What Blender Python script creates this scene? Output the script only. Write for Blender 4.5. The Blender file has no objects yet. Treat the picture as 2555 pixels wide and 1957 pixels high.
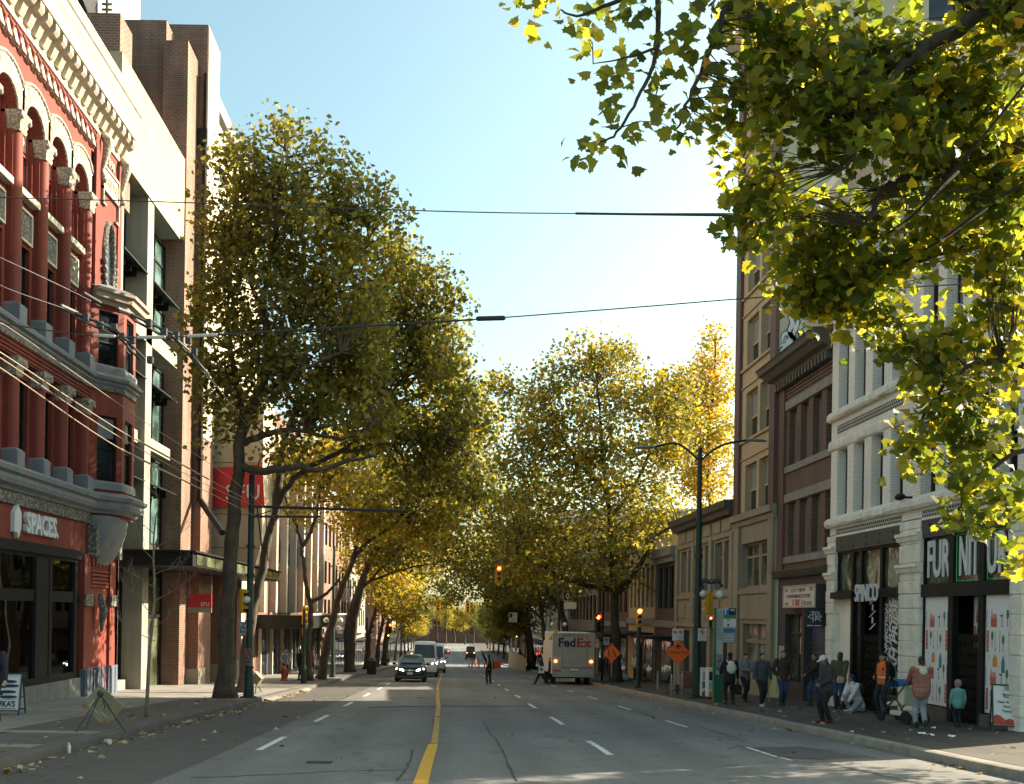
import bpy, math, random
import numpy as np
from mathutils import Vector, Matrix
rad = math.radians
SC = bpy.context.scene
COL = SC.collection
random.seed(7)

# ---------------------------------------------------------------- camera, sky, sun, exposure
IW, IH = 2555.0, 1957.0                 # the photograph's pixels
FPX, VX, VY = 2350.0, 1120.0, 1530.0    # focal length and vanishing point of the street
EYE, SLOPE, ROLL = 1.8, 100.0 / 2350.0, rad(0.9)
cd = bpy.data.cameras.new('camera')
cam = bpy.data.objects.new('camera', cd)
COL.objects.link(cam)
cam.location = (0, 0, EYE)
cam.rotation_euler = (Matrix.Rotation(rad(90), 4, 'X') @ Matrix.Rotation(ROLL, 4, 'Z')).to_euler()
cd.sensor_width = 36.0
cd.lens = 36.0 * FPX / IW
cd.shift_x = (IW / 2 - VX) / IW
cd.shift_y = (VY - IH / 2) / IW
cd.clip_start, cd.clip_end = 0.1, 4000
SC.camera = cam

SUN_AZ, SUN_EL = rad(66), rad(28.5)     # azimuth from the street's direction (+Y) towards +X
wd = bpy.data.worlds.new('World')
SC.world = wd
wd.use_nodes = True
nt = wd.node_tree
sky = nt.nodes.new('ShaderNodeTexSky')
sky.sky_type = 'NISHITA'
sky.sun_disc = False
sky.sun_elevation = SUN_EL
sky.sun_rotation = SUN_AZ
sky.air_density, sky.dust_density, sky.ozone_density = 1.0, 2.2, 1.0
bg = nt.nodes['Background']
bg.inputs['Strength'].default_value = 0.115
tnt = nt.nodes.new('ShaderNodeMixRGB')   # the warm white balance of the photograph's sky
tnt.blend_type = 'MULTIPLY'
tnt.inputs['Fac'].default_value = 1
tnt.inputs['Color2'].default_value = (0.9, 0.985, 0.76, 1)
nt.links.new(sky.outputs['Color'], tnt.inputs['Color1'])
nt.links.new(tnt.outputs['Color'], bg.inputs['Color'])
sl = bpy.data.lights.new('sun', 'SUN')
sl.energy, sl.angle, sl.color = 5.0, rad(0.5), (1.0, 0.86, 0.66)
sun = bpy.data.objects.new('sun', sl)
COL.objects.link(sun)
sdir = Vector((math.sin(SUN_AZ) * math.cos(SUN_EL), math.cos(SUN_AZ) * math.cos(SUN_EL), math.sin(SUN_EL)))
sun.rotation_euler = sdir.to_track_quat('Z', 'Y').to_euler()
sun.location = (60, 20, 60)
SC.view_settings.view_transform = 'Standard'
SC.view_settings.look = 'None'
SC.view_settings.gamma = 1
SC.view_settings.use_curve_mapping = False
SC.view_settings.exposure = 1.72
SC.cycles.max_bounces = 8
SC.cycles.transparent_max_bounces = 8
SC.cycles.caustics_reflective = False
SC.cycles.caustics_refractive = False

# ---------------------------------------------------------------- pixels of the photograph to places on the street
def un(x, y):
    dx, dy = x - VX, y - VY
    c, s = math.cos(ROLL), math.sin(ROLL)
    return dx * c + dy * s, -dx * s + dy * c
def onY(Y, x, y):                       # the point seen at pixel (x, y) at distance Y
    u, v = un(x, y)
    return Vector((u * Y / FPX, Y, EYE - v * Y / FPX))
def walkh(x): return 0.15 + 0.035 * max(0.0, min(x, 13.3) - 9.05)   # the right pavement rises a little towards the shops
def onG(x, y, h=0.0):                   # the point of the ground seen at pixel (x, y)
    u, v = un(x, y)
    for _ in range(6):
        Y = (EYE - h) / (v / FPX - SLOPE); X = u * Y / FPX
        if h < 0.1: break
        h = walkh(X)
    return Vector((X, Y, -SLOPE * Y + h))
def zr(Y):                              # height of the road
    if Y < 140: return -SLOPE * Y
    z = -SLOPE * 140
    if Y < 200: t = (Y - 140); return z - SLOPE * t + (SLOPE - 0.018) * t * t / 120
    z += -SLOPE * 60 + (SLOPE - 0.018) * 30
    return z - 0.018 * (min(Y, 420) - 200)
KL, KR, FL, FR = -6.5, 8.75, -12.3, 12.6   # kerbs and building lines

# ---------------------------------------------------------------- helpers
WL = {}
def tag(o, label=None, cat=None, group=None, kind=None):
    if label: o['label'] = label
    if cat: o['category'] = cat
    if group: o['group'] = group
    if kind: o['kind'] = kind
    return o
def thing(name, label, cat, loc=(0, 0, 0), group=None):
    o = bpy.data.objects.new(name, None)
    o.empty_display_size = 0.3
    COL.objects.link(o)
    o.location = loc
    WL[o.name] = Vector(loc)
    return tag(o, label, cat, group)
def copy_tree(o, parent=None):
    c = o.copy()
    COL.objects.link(c)
    if parent is not None: c.parent = parent
    for ch in list(o.children): copy_tree(ch, c)
    return c

SPLIT = set('''stone_course pier pier_moulding white_strip steel_lintel sill_band window_band sunshade stall_riser pedestal capital brick_pier pier_base patterned_band shop_pane shop_glass
 side_window side_glass stone_band wine_poster blue_poster corner_strip bay_sill bay_bracket clip neon_tube panel_frame partition interior entrance_plinth canopy_edge raised_letters route_mark symbol border dentil panel
 sign_panel window_glass wall_joint hanger orange_spot pier_capital drain_bracket awning cornice foot upper_wall brace stop strap roof_plant concrete_frame entrance_frame shop_frame arch_rib oval_wreath outline'''.split())
class MB:
    def __init__(s): s.v = []; s.f = []; s.mi = []; s.m = 0
    def poly(s, pts):
        n = len(s.v); s.v += [tuple(p) for p in pts]
        s.f.append(tuple(range(n, n + len(pts)))); s.mi.append(s.m)
    def box(s, x0, x1, y0, y1, z0, z1):
        n = len(s.v)
        s.v += [(x, y, z) for z in (z0, z1) for x, y in ((x0, y0), (x1, y0), (x1, y1), (x0, y1))]
        for q in ((3, 2, 1, 0), (4, 5, 6, 7), (0, 1, 5, 4), (1, 2, 6, 5), (2, 3, 7, 6), (3, 0, 4, 7)):
            s.f.append(tuple(n + i for i in q)); s.mi.append(s.m)
        return s
    def prism(s, pts, vec, capend=True):
        pts = [Vector(p) for p in pts]; vec = Vector(vec); n = len(s.v); k = len(pts)
        s.v += [tuple(p) for p in pts] + [tuple(p + vec) for p in pts]
        if capend:
            s.f += [tuple(range(n + k - 1, n - 1, -1)), tuple(range(n + k, n + 2 * k))]; s.mi += [s.m] * 2
        for i in range(k):
            j = (i + 1) % k
            s.f.append((n + i, n + j, n + k + j, n + k + i)); s.mi.append(s.m)
        return s
    def rings(s, rings, close=True, caps=True):
        n = len(s.v); k = len(rings[0])
        for r in rings: s.v += [tuple(p) for p in r]
        for a in range(len(rings) - 1):
            for i in range(k if close else k - 1):
                j = (i + 1) % k
                s.f.append((n + a * k + i, n + a * k + j, n + (a + 1) * k + j, n + (a + 1) * k + i)); s.mi.append(s.m)
        if caps:
            s.f.append(tuple(n + i for i in range(k - 1, -1, -1))); s.mi.append(s.m)
            e = n + (len(rings) - 1) * k
            s.f.append(tuple(e + i for i in range(k))); s.mi.append(s.m)
        return s
    def tube(s, pts, radii, n=8, caps=True, side=None, rnd=False):
        pts = [Vector(p) for p in pts]
        if not hasattr(radii, '__len__'): radii = [radii] * len(pts)
        if rnd:                          # rounded ends
            P, Rr = [], []
            d0 = (pts[0] - pts[1]).normalized(); d1 = (pts[-1] - pts[-2]).normalized()
            def sc(r, k): return (r[0] * k, r[1] * k) if isinstance(r, tuple) else r * k
            def mx(r): return min(r) if isinstance(r, tuple) else r
            for a in (80, 55, 28): P.append(pts[0] + d0 * mx(radii[0]) * math.sin(rad(a))); Rr.append(sc(radii[0], math.cos(rad(a))))
            P += pts; Rr += list(radii)
            for a in (28, 55, 80): P.append(pts[-1] + d1 * mx(radii[-1]) * math.sin(rad(a))); Rr.append(sc(radii[-1], math.cos(rad(a))))
            pts, radii = P, Rr
        rs = []; u = None
        for i, p in enumerate(pts):
            d = (pts[min(i + 1, len(pts) - 1)] - pts[max(i - 1, 0)])
            d = d.normalized() if d.length > 1e-9 else Vector((0, 0, 1))
            if side is not None: u = Vector(side) - d * Vector(side).dot(d)
            elif u is None: u = d.orthogonal()
            else: u = u - d * u.dot(d)
            if u.length < 1e-6: u = d.orthogonal()
            u.normalize(); w = d.cross(u)
            r = radii[i]; ra, rb = r if isinstance(r, tuple) else (r, r)
            rs.append([p + u * (ra * math.cos(2 * math.pi * k / n)) + w * (rb * math.sin(2 * math.pi * k / n)) for k in range(n)])
        return s.rings(rs, True, caps)
    def cyl(s, a, b, ra, rb=None, n=12): return s.tube([a, b], [ra, ra if rb is None else rb], n)
    def ball(s, c, r, nu=12, nv=8):
        c = Vector(c); rx, ry, rz = r if hasattr(r, '__len__') else (r, r, r)
        rs = []
        for i in range(nv + 1):
            t = math.pi * (0.03 + 0.94 * i / nv)
            rs.append([c + Vector((rx * math.sin(t) * math.cos(2 * math.pi * k / nu), ry * math.sin(t) * math.sin(2 * math.pi * k / nu), -rz * math.cos(t))) for k in range(nu)])
        return s.rings(rs)
    def lathe(s, prof, c=(0, 0, 0), n=16):
        return s.rings([[(c[0] + r * math.cos(2 * math.pi * k / n), c[1] + r * math.sin(2 * math.pi * k / n), c[2] + z) for k in range(n)] for r, z in prof])
    def xf(s, M, start=0):
        for i in range(start, len(s.v)): s.v[i] = tuple(M @ Vector(s.v[i]))
        return s
    def build(s, name, mats, parent=None, smooth=None, bevel=0):
        if parent is not None and name in SPLIT:
            gs = s.clusters()
            if len(gs) > 1:
                for g in gs: o = g.build1(name, mats, parent, smooth, bevel)
                return o
        return s.build1(name, mats, parent, smooth, bevel)
    def clusters(s, tol=0.04):           # the separate pieces of this shape, as builders of their own
        par = list(range(len(s.v)))
        def find(i):
            while par[i] != i: par[i] = par[par[i]]; i = par[i]
            return i
        for f in s.f:
            a = find(f[0])
            for i in f[1:]:
                b = find(i)
                if a != b: par[b] = a
        comp = {}
        for k, f in enumerate(s.f): comp.setdefault(find(f[0]), []).append(k)
        items = []
        for fs in comp.values():
            P = [s.v[i] for k in fs for i in s.f[k]]
            items.append([[min(p[q] for p in P) - tol for q in range(3)], [max(p[q] for p in P) + tol for q in range(3)], fs])
        merged = True
        while merged:
            merged = False; out = []
            for it in items:
                for o in out:
                    if all(it[0][q] <= o[1][q] and o[0][q] <= it[1][q] for q in range(3)):
                        o[0] = [min(a, b) for a, b in zip(o[0], it[0])]; o[1] = [max(a, b) for a, b in zip(o[1], it[1])]; o[2] = o[2] + it[2]; merged = True; break
                else: out.append(it)
            items = out
        res = []
        for lo, hi, fs in items:
            g = MB(); mp = {}
            for k in fs:
                for i in s.f[k]:
                    if i not in mp: mp[i] = len(g.v); g.v.append(s.v[i])
                g.f.append(tuple(mp[i] for i in s.f[k])); g.mi.append(s.mi[k])
            res.append(g)
        return res
    def build1(s, name, mats, parent=None, smooth=None, bevel=0):
        me = bpy.data.meshes.new(name)
        o = bpy.data.objects.new(name, me)
        COL.objects.link(o)
        if parent is None:
            xs, ys, zs = zip(*s.v)
            off = Vector(((min(xs) + max(xs)) / 2, (min(ys) + max(ys)) / 2, min(zs)))
            o.location = off
            WL[o.name] = off
        else:
            off = WL[parent.name]
            o.parent = parent
            WL[o.name] = off
        me.from_pydata([(x - off[0], y - off[1], z - off[2]) for x, y, z in s.v], [], s.f)
        if not isinstance(mats, (list, tuple)): mats = [mats]
        for m in mats: me.materials.append(m)
        if len(mats) > 1: me.polygons.foreach_set('material_index', s.mi)
        if smooth is not None:
            me.polygons.foreach_set('use_smooth', [True] * len(s.f))
            if smooth < 180: me.set_sharp_from_angle(angle=rad(smooth))
        me.update()
        if bevel:
            b = o.modifiers.new('bevel', 'BEVEL'); b.width = bevel; b.segments = 2; b.limit_method = 'ANGLE'; b.angle_limit = rad(40)
        return o

# ---------------------------------------------------------------- materials
MATS = {}
def newmat(name):
    m = bpy.data.materials.new(name); m.use_nodes = True
    return m, m.node_tree, m.node_tree.nodes['Principled BSDF']
def pm(name, col, rough=0.7, var=0.18, scale=2.5, metal=0.0, bump=0.0, emit=0.0, streak=0.0, spec=0.5, grime=None, fine=0.0):
    if name in MATS: return MATS[name]
    m, t, p = newmat(name); N = t.nodes; K = t.links
    p.inputs['Roughness'].default_value = rough
    p.inputs['Metallic'].default_value = metal
    p.inputs['Specular IOR Level'].default_value = spec
    tc = N.new('ShaderNodeNewGeometry')
    nz = N.new('ShaderNodeTexNoise'); nz.inputs['Scale'].default_value = scale; nz.inputs['Detail'].default_value = 6; nz.inputs['Roughness'].default_value = 0.62
    K.new(tc.outputs['Position'], nz.inputs['Vector'])
    cr = N.new('ShaderNodeValToRGB')
    c = Vector(col)
    cr.color_ramp.elements[0].position = 0.3; cr.color_ramp.elements[1].position = 0.7
    cr.color_ramp.elements[0].color = (*(c * (1 - var)), 1)
    cr.color_ramp.elements[1].color = (*[min(1, k * (1 + var)) for k in c], 1)
    K.new(nz.outputs['Fac'], cr.inputs['Fac'])
    out = cr.outputs['Color']
    if streak:                           # rain streaks and dirt running down the surface
        mp = N.new('ShaderNodeMapping'); mp.inputs['Scale'].default_value = (3.2, 3.2, 0.22)
        K.new(tc.outputs['Position'], mp.inputs['Vector'])
        n2 = N.new('ShaderNodeTexNoise'); n2.inputs['Scale'].default_value = 1.0; n2.inputs['Detail'].default_value = 5
        K.new(mp.outputs['Vector'], n2.inputs['Vector'])
        r2 = N.new('ShaderNodeValToRGB'); r2.color_ramp.elements[0].position = 0.45; r2.color_ramp.elements[1].position = 0.72
        K.new(n2.outputs['Fac'], r2.inputs['Fac'])
        mu = N.new('ShaderNodeMath'); mu.operation = 'MULTIPLY'; mu.inputs[1].default_value = streak
        K.new(r2.outputs['Color'], mu.inputs[0])
        mx = N.new('ShaderNodeMixRGB'); g = grime or tuple(c * 0.45)
        mx.inputs['Color2'].default_value = (*g, 1)
        K.new(mu.outputs[0], mx.inputs['Fac']); K.new(out, mx.inputs['Color1'])
        out = mx.outputs['Color']
    if fine:
        n3 = N.new('ShaderNodeTexNoise'); n3.inputs['Scale'].default_value = 60; n3.inputs['Detail'].default_value = 2
        K.new(tc.outputs['Position'], n3.inputs['Vector'])
        mm = N.new('ShaderNodeMapRange'); mm.inputs['From Min'].default_value = 0.3; mm.inputs['From Max'].default_value = 0.7
        mm.inputs['To Min'].default_value = 1 - fine; mm.inputs['To Max'].default_value = 1 + fine
        K.new(n3.outputs['Fac'], mm.inputs['Value'])
        ml = N.new('ShaderNodeVectorMath'); ml.operation = 'SCALE'
        K.new(out, ml.inputs[0]); K.new(mm.outputs[0], ml.inputs['Scale'])
        out = ml.outputs[0]
    K.new(out, p.inputs['Base Color'])
    if bump:
        b = N.new('ShaderNodeBump'); b.inputs['Strength'].default_value = bump; b.inputs['Distance'].default_value = 0.03
        n4 = N.new('ShaderNodeTexNoise'); n4.inputs['Scale'].default_value = scale * 6; n4.inputs['Detail'].default_value = 5
        K.new(tc.outputs['Position'], n4.inputs['Vector'])
        K.new(n4.outputs['Fac'], b.inputs['Height']); K.new(b.outputs['Normal'], p.inputs['Normal'])
    if emit:
        p.inputs['Emission Color'].default_value = (*col, 1); p.inputs['Emission Strength'].default_value = emit
    MATS[name] = m
    return m
def brickmat(name, c1, c2, mortar, bw=0.23, bh=0.078, mort=0.012, streak=0.25, rough=0.85):
    if name in MATS: return MATS[name]
    m, t, p = newmat(name); N = t.nodes; K = t.links
    p.inputs['Roughness'].default_value = rough
    g = N.new('ShaderNodeNewGeometry'); sx = N.new('ShaderNodeSeparateXYZ'); K.new(g.outputs['Position'], sx.inputs[0])
    ad = N.new('ShaderNodeMath'); K.new(sx.outputs['X'], ad.inputs[0]); K.new(sx.outputs['Y'], ad.inputs[1])
    cb = N.new('ShaderNodeCombineXYZ'); K.new(ad.outputs[0], cb.inputs['X']); K.new(sx.outputs['Z'], cb.inputs['Y'])
    b = N.new('ShaderNodeTexBrick'); K.new(cb.outputs[0], b.inputs['Vector'])
    b.inputs['Color1'].default_value = (*c1, 1); b.inputs['Color2'].default_value = (*c2, 1); b.inputs['Mortar'].default_value = (*mortar, 1)
    b.inputs['Scale'].default_value = 1; b.inputs['Brick Width'].default_value = bw; b.inputs['Row Height'].default_value = bh; b.inputs['Mortar Size'].default_value = mort
    n = N.new('ShaderNodeTexNoise'); n.inputs['Scale'].default_value = 0.8; n.inputs['Detail'].default_value = 7
    mp = N.new('ShaderNodeMapping'); mp.inputs['Scale'].default_value = (1.5, 1.5, 0.5)
    K.new(g.outputs['Position'], mp.inputs['Vector']); K.new(mp.outputs[0], n.inputs['Vector'])
    r = N.new('ShaderNodeMapRange'); r.inputs['From Min'].default_value = 0.3; r.inputs['From Max'].default_value = 0.7
    r.inputs['To Min'].default_value = 1 - streak; r.inputs['To Max'].default_value = 1 + streak
    K.new(n.outputs['Fac'], r.inputs['Value'])
    ml = N.new('ShaderNodeVectorMath'); ml.operation = 'SCALE'; K.new(b.outputs['Color'], ml.inputs[0]); K.new(r.outputs[0], ml.inputs['Scale'])
    K.new(ml.outputs[0], p.inputs['Base Color'])
    bp = N.new('ShaderNodeBump'); bp.inputs['Strength'].default_value = 0.4; bp.inputs['Distance'].default_value = 0.01; bp.invert = True
    K.new(b.outputs['Fac'], bp.inputs['Height']); K.new(bp.outputs[0], p.inputs['Normal'])
    MATS[name] = m
    return m
def glassmat(name, tint=(0.012, 0.016, 0.018), rough=0.04, wav=0.02, var=0.9):
    if name in MATS: return MATS[name]
    m, t, p = newmat(name); N = t.nodes; K = t.links
    g = N.new('ShaderNodeNewGeometry'); n = N.new('ShaderNodeTexNoise'); n.inputs['Scale'].default_value = 1.1; n.inputs['Detail'].default_value = 4
    K.new(g.outputs['Position'], n.inputs['Vector'])
    cr = N.new('ShaderNodeValToRGB'); c = Vector(tint)
    cr.color_ramp.elements[0].position = 0.35; cr.color_ramp.elements[1].position = 0.68
    cr.color_ramp.elements[0].color = (*(c * (1 - var * 0.6)), 1); cr.color_ramp.elements[1].color = (*(c * (1 + 2 * var)), 1)
    K.new(n.outputs['Fac'], cr.inputs['Fac']); K.new(cr.outputs['Color'], p.inputs['Base Color'])
    p.inputs['Roughness'].default_value = rough
    p.inputs['Specular IOR Level'].default_value = 0.7
    n2 = N.new('ShaderNodeTexNoise'); n2.inputs['Scale'].default_value = 0.9; K.new(g.outputs['Position'], n2.inputs['Vector'])
    b = N.new('ShaderNodeBump'); b.inputs['Strength'].default_value = wav; b.inputs['Distance'].default_value = 1.0
    K.new(n2.outputs['Fac'], b.inputs['Height']); K.new(b.outputs[0], p.inputs['Normal'])
    MATS[name] = m
    return m
def wornpaint(name, col, base=(0.13, 0.128, 0.125), lo=0.40, hi=0.50):
    m, t, p = newmat(name); N = t.nodes; K = t.links
    g = N.new('ShaderNodeNewGeometry'); n = N.new('ShaderNodeTexNoise'); n.inputs['Scale'].default_value = 5; n.inputs['Detail'].default_value = 10; n.inputs['Roughness'].default_value = 0.75
    K.new(g.outputs['Position'], n.inputs['Vector']); cr = N.new('ShaderNodeValToRGB')
    cr.color_ramp.elements[0].position = lo; cr.color_ramp.elements[1].position = hi
    cr.color_ramp.elements[0].color = (*base, 1); cr.color_ramp.elements[1].color = (*col, 1)
    K.new(n.outputs['Fac'], cr.inputs['Fac']); K.new(cr.outputs['Color'], p.inputs['Base Color']); p.inputs['Roughness'].default_value = 0.75
    MATS[name] = m
    return m
def emat(name, col, s):
    if name in MATS: return MATS[name]
    m, t, p = newmat(name)
    p.inputs['Base Color'].default_value = (*col, 1); p.inputs['Emission Color'].default_value = (*col, 1); p.inputs['Emission Strength'].default_value = s
    MATS[name] = m
    return m

# text as flat, thin solid letters
def text(name, s, org, right, up, size, mat, parent=None, depth=0.01, bold=0.0, align='CENTER', sx=1.0, shear=0.0, space=1.0, fit=None):
    cu = bpy.data.curves.new(name, 'FONT')
    cu.body = s; cu.size = 1.0; cu.align_x = align; cu.align_y = 'CENTER'; cu.extrude = 0.5; cu.offset = bold; cu.shear = shear; cu.space_character = space
    cu.resolution_u = 3
    tmp = bpy.data.objects.new('tmp_text', cu)
    me0 = tmp.to_mesh()
    right = Vector(right).normalized(); up = Vector(up).normalized(); nrm = right.cross(up).normalized(); org = Vector(org)
    if fit and len(me0.vertices):
        xs_ = [v.co.x for v in me0.vertices]; ys_ = [v.co.y for v in me0.vertices]; sx = fit[0] / max(max(xs_) - min(xs_), 1e-6) / size
        if len(fit) > 1: k_ = fit[1] / max(max(ys_) - min(ys_), 1e-6); sx = sx * size / k_; size = k_
    mb = MB()
    for v in me0.vertices:
        c = v.co
        mb.v.append(tuple(org + right * (c.x * size * sx) + up * (c.y * size) + nrm * ((c.z + 0.5) * depth)))
    for f in me0.polygons: mb.f.append(tuple(f.vertices)); mb.mi.append(0)
    tmp.to_mesh_clear()
    bpy.data.objects.remove(tmp); bpy.data.curves.remove(cu)
    if not mb.f: return None
    return mb.build(name, mat, parent)

# ---------------------------------------------------------------- walls with openings
def wall(mb, X, dirn, y0, y1, z0, z1, holes=(), depth=0.25, axis='x'):
    """A wall in the plane X (axis 'x', facing dirn along X) or in the plane Y (axis 'y', facing dirn along Y) with real openings and reveals."""
    P = (lambda u, z, d: (X - dirn * d, u, z)) if axis == 'x' else (lambda u, z, d: (u, X - dirn * d, z))
    hs = [h for h in holes if h[1] > y0 and h[0] < y1]
    us = sorted({y0, y1, *[h[i] for h in hs for i in (0, 1)]}); zs = sorted({z0, z1, *[h[i] for h in hs for i in (2, 3)]})
    us = [u for u in us if y0 <= u <= y1]; zs = [z for z in zs if z0 <= z <= z1]
    def inh(u, z): return any(h[0] < u < h[1] and h[2] < z < h[3] for h in hs)
    flip = (dirn > 0) == (axis == 'x')
    def quad(a, b, c, d): mb.poly([a, b, c, d] if flip else [d, c, b, a])
    for j in range(len(zs) - 1):
        i = 0
        while i < len(us) - 1:
            zm = (zs[j] + zs[j + 1]) / 2
            if inh((us[i] + us[i + 1]) / 2, zm): i += 1; continue
            k = i
            while k < len(us) - 1 and not inh((us[k] + us[k + 1]) / 2, zm): k += 1
            quad(P(us[i], zs[j], 0), P(us[k], zs[j], 0), P(us[k], zs[j + 1], 0), P(us[i], zs[j + 1], 0))
            i = k
    for a, b, c, d in hs:
        mb.poly([P(a, c, 0), P(a, d, 0), P(a, d, depth), P(a, c, depth)])
        mb.poly([P(b, c, 0), P(b, d, 0), P(b, d, depth), P(b, c, depth)])
        mb.poly([P(a, c, 0), P(b, c, 0), P(b, c, depth), P(a, c, depth)])
        mb.poly([P(a, d, 0), P(b, d, 0), P(b, d, depth), P(a, d, depth)])
def xbox(mb, X, dirn, d0, d1, y0, y1, z0, z1):   # a box standing proud of a facade from d0 to d1
    a, b = sorted((X + dirn * d0, X + dirn * d1))
    mb.box(a, b, y0, y1, z0, z1)
def window(par, X, dirn, y0, y1, z0, z1, fmat, gmat, depth=0.2, fw=0.06, rail=0.5, mull=0, blind=None, bl=0.5, name='window', M=None):
    """A sash window set into an opening: frame (with meeting rail and mullions) > pane, blind."""
    m = MB()
    X0 = X - dirn * (depth - 0.01)
    def bx(a, b, c, d, t=0.05): xbox(m, X0, dirn, -t * 0.2, t, a, b, c, d)
    bx(y0, y0 + fw, z0, z1); bx(y1 - fw, y1, z0, z1); bx(y0 + fw, y1 - fw, z0, z0 + fw); bx(y0 + fw, y1 - fw, z1 - fw, z1)
    zc = z0 + (z1 - z0) * rail
    if rail: bx(y0 + fw, y1 - fw, zc - fw * 0.45, zc + fw * 0.45, 0.042)
    for k in range(mull):
        yc = y0 + (y1 - y0) * (k + 1) / (mull + 1)
        bx(yc - fw * 0.4, yc + fw * 0.4, z0 + fw, z1 - fw, 0.046)
    if M is not None: m.xf(M)
    f = m.build(name, fmat, par)
    g = MB(); xbox(g, X0, dirn, -0.03, -0.012, y0 + 0.01, y1 - 0.01, z0 + 0.01, z1 - 0.01)
    if M is not None: g.xf(M)
    g.build('pane', gmat, f)
    if blind is not None:
        b = MB(); xbox(b, X0, dirn, -0.011, 0.006, y0 + fw, y1 - fw, z1 - fw - (z1 - z0) * bl, z1 - fw)
        if M is not None: b.xf(M)
        b.build('blind', blind, f)
    return f

def molding(mb, path, prof):
    """A moulded course: prof [(outward, z)] carried along a plan polyline path [(x, y)], outward to the right of travel times sign s."""
    pts = [Vector((x, y)) for x, y in path]; rs = []
    for i, p in enumerate(pts):
        ns = []
        for a, b in ((i - 1, i), (i, i + 1)):
            if a >= 0 and b < len(pts):
                d = (pts[b] - pts[a]).normalized(); ns.append(Vector((d.y, -d.x)))
        n = sum(ns, Vector((0, 0)))
        n = n / max(n.length_squared, 1e-6) * (1 if len(ns) == 1 else 2)
        rs.append([(p.x + n.x * o, p.y + n.y * o, z) for o, z in prof])
    mb.rings(rs)
def facetM(a, b):                       # local frame for a wall facet: x = outward (right of travel a->b), y = along, z = up
    a, b = Vector((*a, 0)), Vector((*b, 0)); t = (b - a).normalized(); n = Vector((t.y, -t.x, 0))
    return Matrix(((n.x, t.x, 0, a.x), (n.y, t.y, 0, a.y), (0, 0, 1, 0), (0, 0, 0, 1))), (b - a).length
def ornament(name, c1, c2, scale=9):
    if name in MATS: return MATS[name]
    m, t, p = newmat(name); N = t.nodes; K = t.links
    g = N.new('ShaderNodeNewGeometry'); v = N.new('ShaderNodeTexVoronoi'); v.feature = 'SMOOTH_F1'; v.inputs['Scale'].default_value = scale
    K.new(g.outputs['Position'], v.inputs['Vector'])
    cr = N.new('ShaderNodeValToRGB'); cr.color_ramp.elements[0].position = 0.25; cr.color_ramp.elements[1].position = 0.5
    cr.color_ramp.elements[0].color = (*c1, 1); cr.color_ramp.elements[1].color = (*c2, 1)
    K.new(v.outputs['Distance'], cr.inputs['Fac']); K.new(cr.outputs['Color'], p.inputs['Base Color'])
    b = N.new('ShaderNodeBump'); b.invert = True; b.inputs['Strength'].default_value = 0.6; b.inputs['Distance'].default_value = 0.05
    K.new(v.outputs['Distance'], b.inputs['Height']); K.new(b.outputs[0], p.inputs['Normal'])
    p.inputs['Roughness'].default_value = 0.85
    MATS[name] = m
    return m
def clearglass(name, refl=0.12, tint=(0.8, 0.86, 0.84)):
    if name in MATS: return MATS[name]
    m, t, p = newmat(name); N = t.nodes; K = t.links
    tr = N.new('ShaderNodeBsdfTransparent'); tr.inputs['Color'].default_value = (*tint, 1)
    gl = N.new('ShaderNodeBsdfGlossy'); gl.inputs['Roughness'].default_value = 0.02
    fr = N.new('ShaderNodeFresnel'); fr.inputs['IOR'].default_value = 1.6
    ad = N.new('ShaderNodeMath'); ad.inputs[1].default_value = refl; K.new(fr.outputs[0], ad.inputs[0])
    mx = N.new('ShaderNodeMixShader'); K.new(ad.outputs[0], mx.inputs[0]); K.new(tr.outputs[0], mx.inputs[1]); K.new(gl.outputs[0], mx.inputs[2])
    K.new(mx.outputs[0], N['Material Output'].inputs['Surface'])
    MATS[name] = m
    return m

def smoothpts(pts, k=5, jit=0.0, r_=random):
    pts = [Vector(p) for p in pts]; out = []; n = len(pts)
    for i in range(n - 1):
        a, b = pts[max(i - 1, 0)], pts[min(i + 2, n - 1)]; p0, p1 = pts[i], pts[i + 1]
        for q in range(k):
            t = q / k
            v = p0 * (2 * t**3 - 3 * t**2 + 1) + (p1 - a) * .5 * (t**3 - 2 * t**2 + t) + p1 * (-2 * t**3 + 3 * t**2) + (b - p0) * .5 * (t**3 - t**2)
            if jit and (i or q): v = v + Vector((r_.uniform(-jit, jit), r_.uniform(-jit, jit), r_.uniform(-jit, jit)))
            out.append(v)
    out.append(pts[-1])
    return out
# ---------------------------------------------------------------- leaves
def leafmat(name, stops, trans=0.5, tcol=1.9):
    if name in MATS: return MATS[name]
    m, t, p = newmat(name); N = t.nodes; K = t.links
    a = N.new('ShaderNodeAttribute'); a.attribute_name = 'tint'
    cr = N.new('ShaderNodeValToRGB'); e = cr.color_ramp.elements
    while len(e) < len(stops): e.new(0.5)
    for el, (pos, c) in zip(e, stops): el.position = pos; el.color = (*c, 1)
    K.new(a.outputs['Fac'], cr.inputs['Fac'])
    K.new(cr.outputs['Color'], p.inputs['Base Color'])
    p.inputs['Roughness'].default_value = 0.55
    p.inputs['Specular IOR Level'].default_value = 0.35
    tr = N.new('ShaderNodeBsdfTranslucent')
    sc = N.new('ShaderNodeMixRGB'); sc.blend_type = 'MULTIPLY'; sc.inputs['Fac'].default_value = 1; sc.inputs['Color2'].default_value = (tcol * 1.1, tcol * 1.0, tcol * 0.45, 1)
    K.new(cr.outputs['Color'], sc.inputs['Color1']); K.new(sc.outputs['Color'], tr.inputs['Color'])
    mx = N.new('ShaderNodeMixShader'); mx.inputs['Fac'].default_value = trans
    K.new(p.outputs[0], mx.inputs[1]); K.new(tr.outputs[0], mx.inputs[2])
    K.new(mx.outputs[0], N['Material Output'].inputs['Surface'])
    MATS[name] = m
    return m
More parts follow.
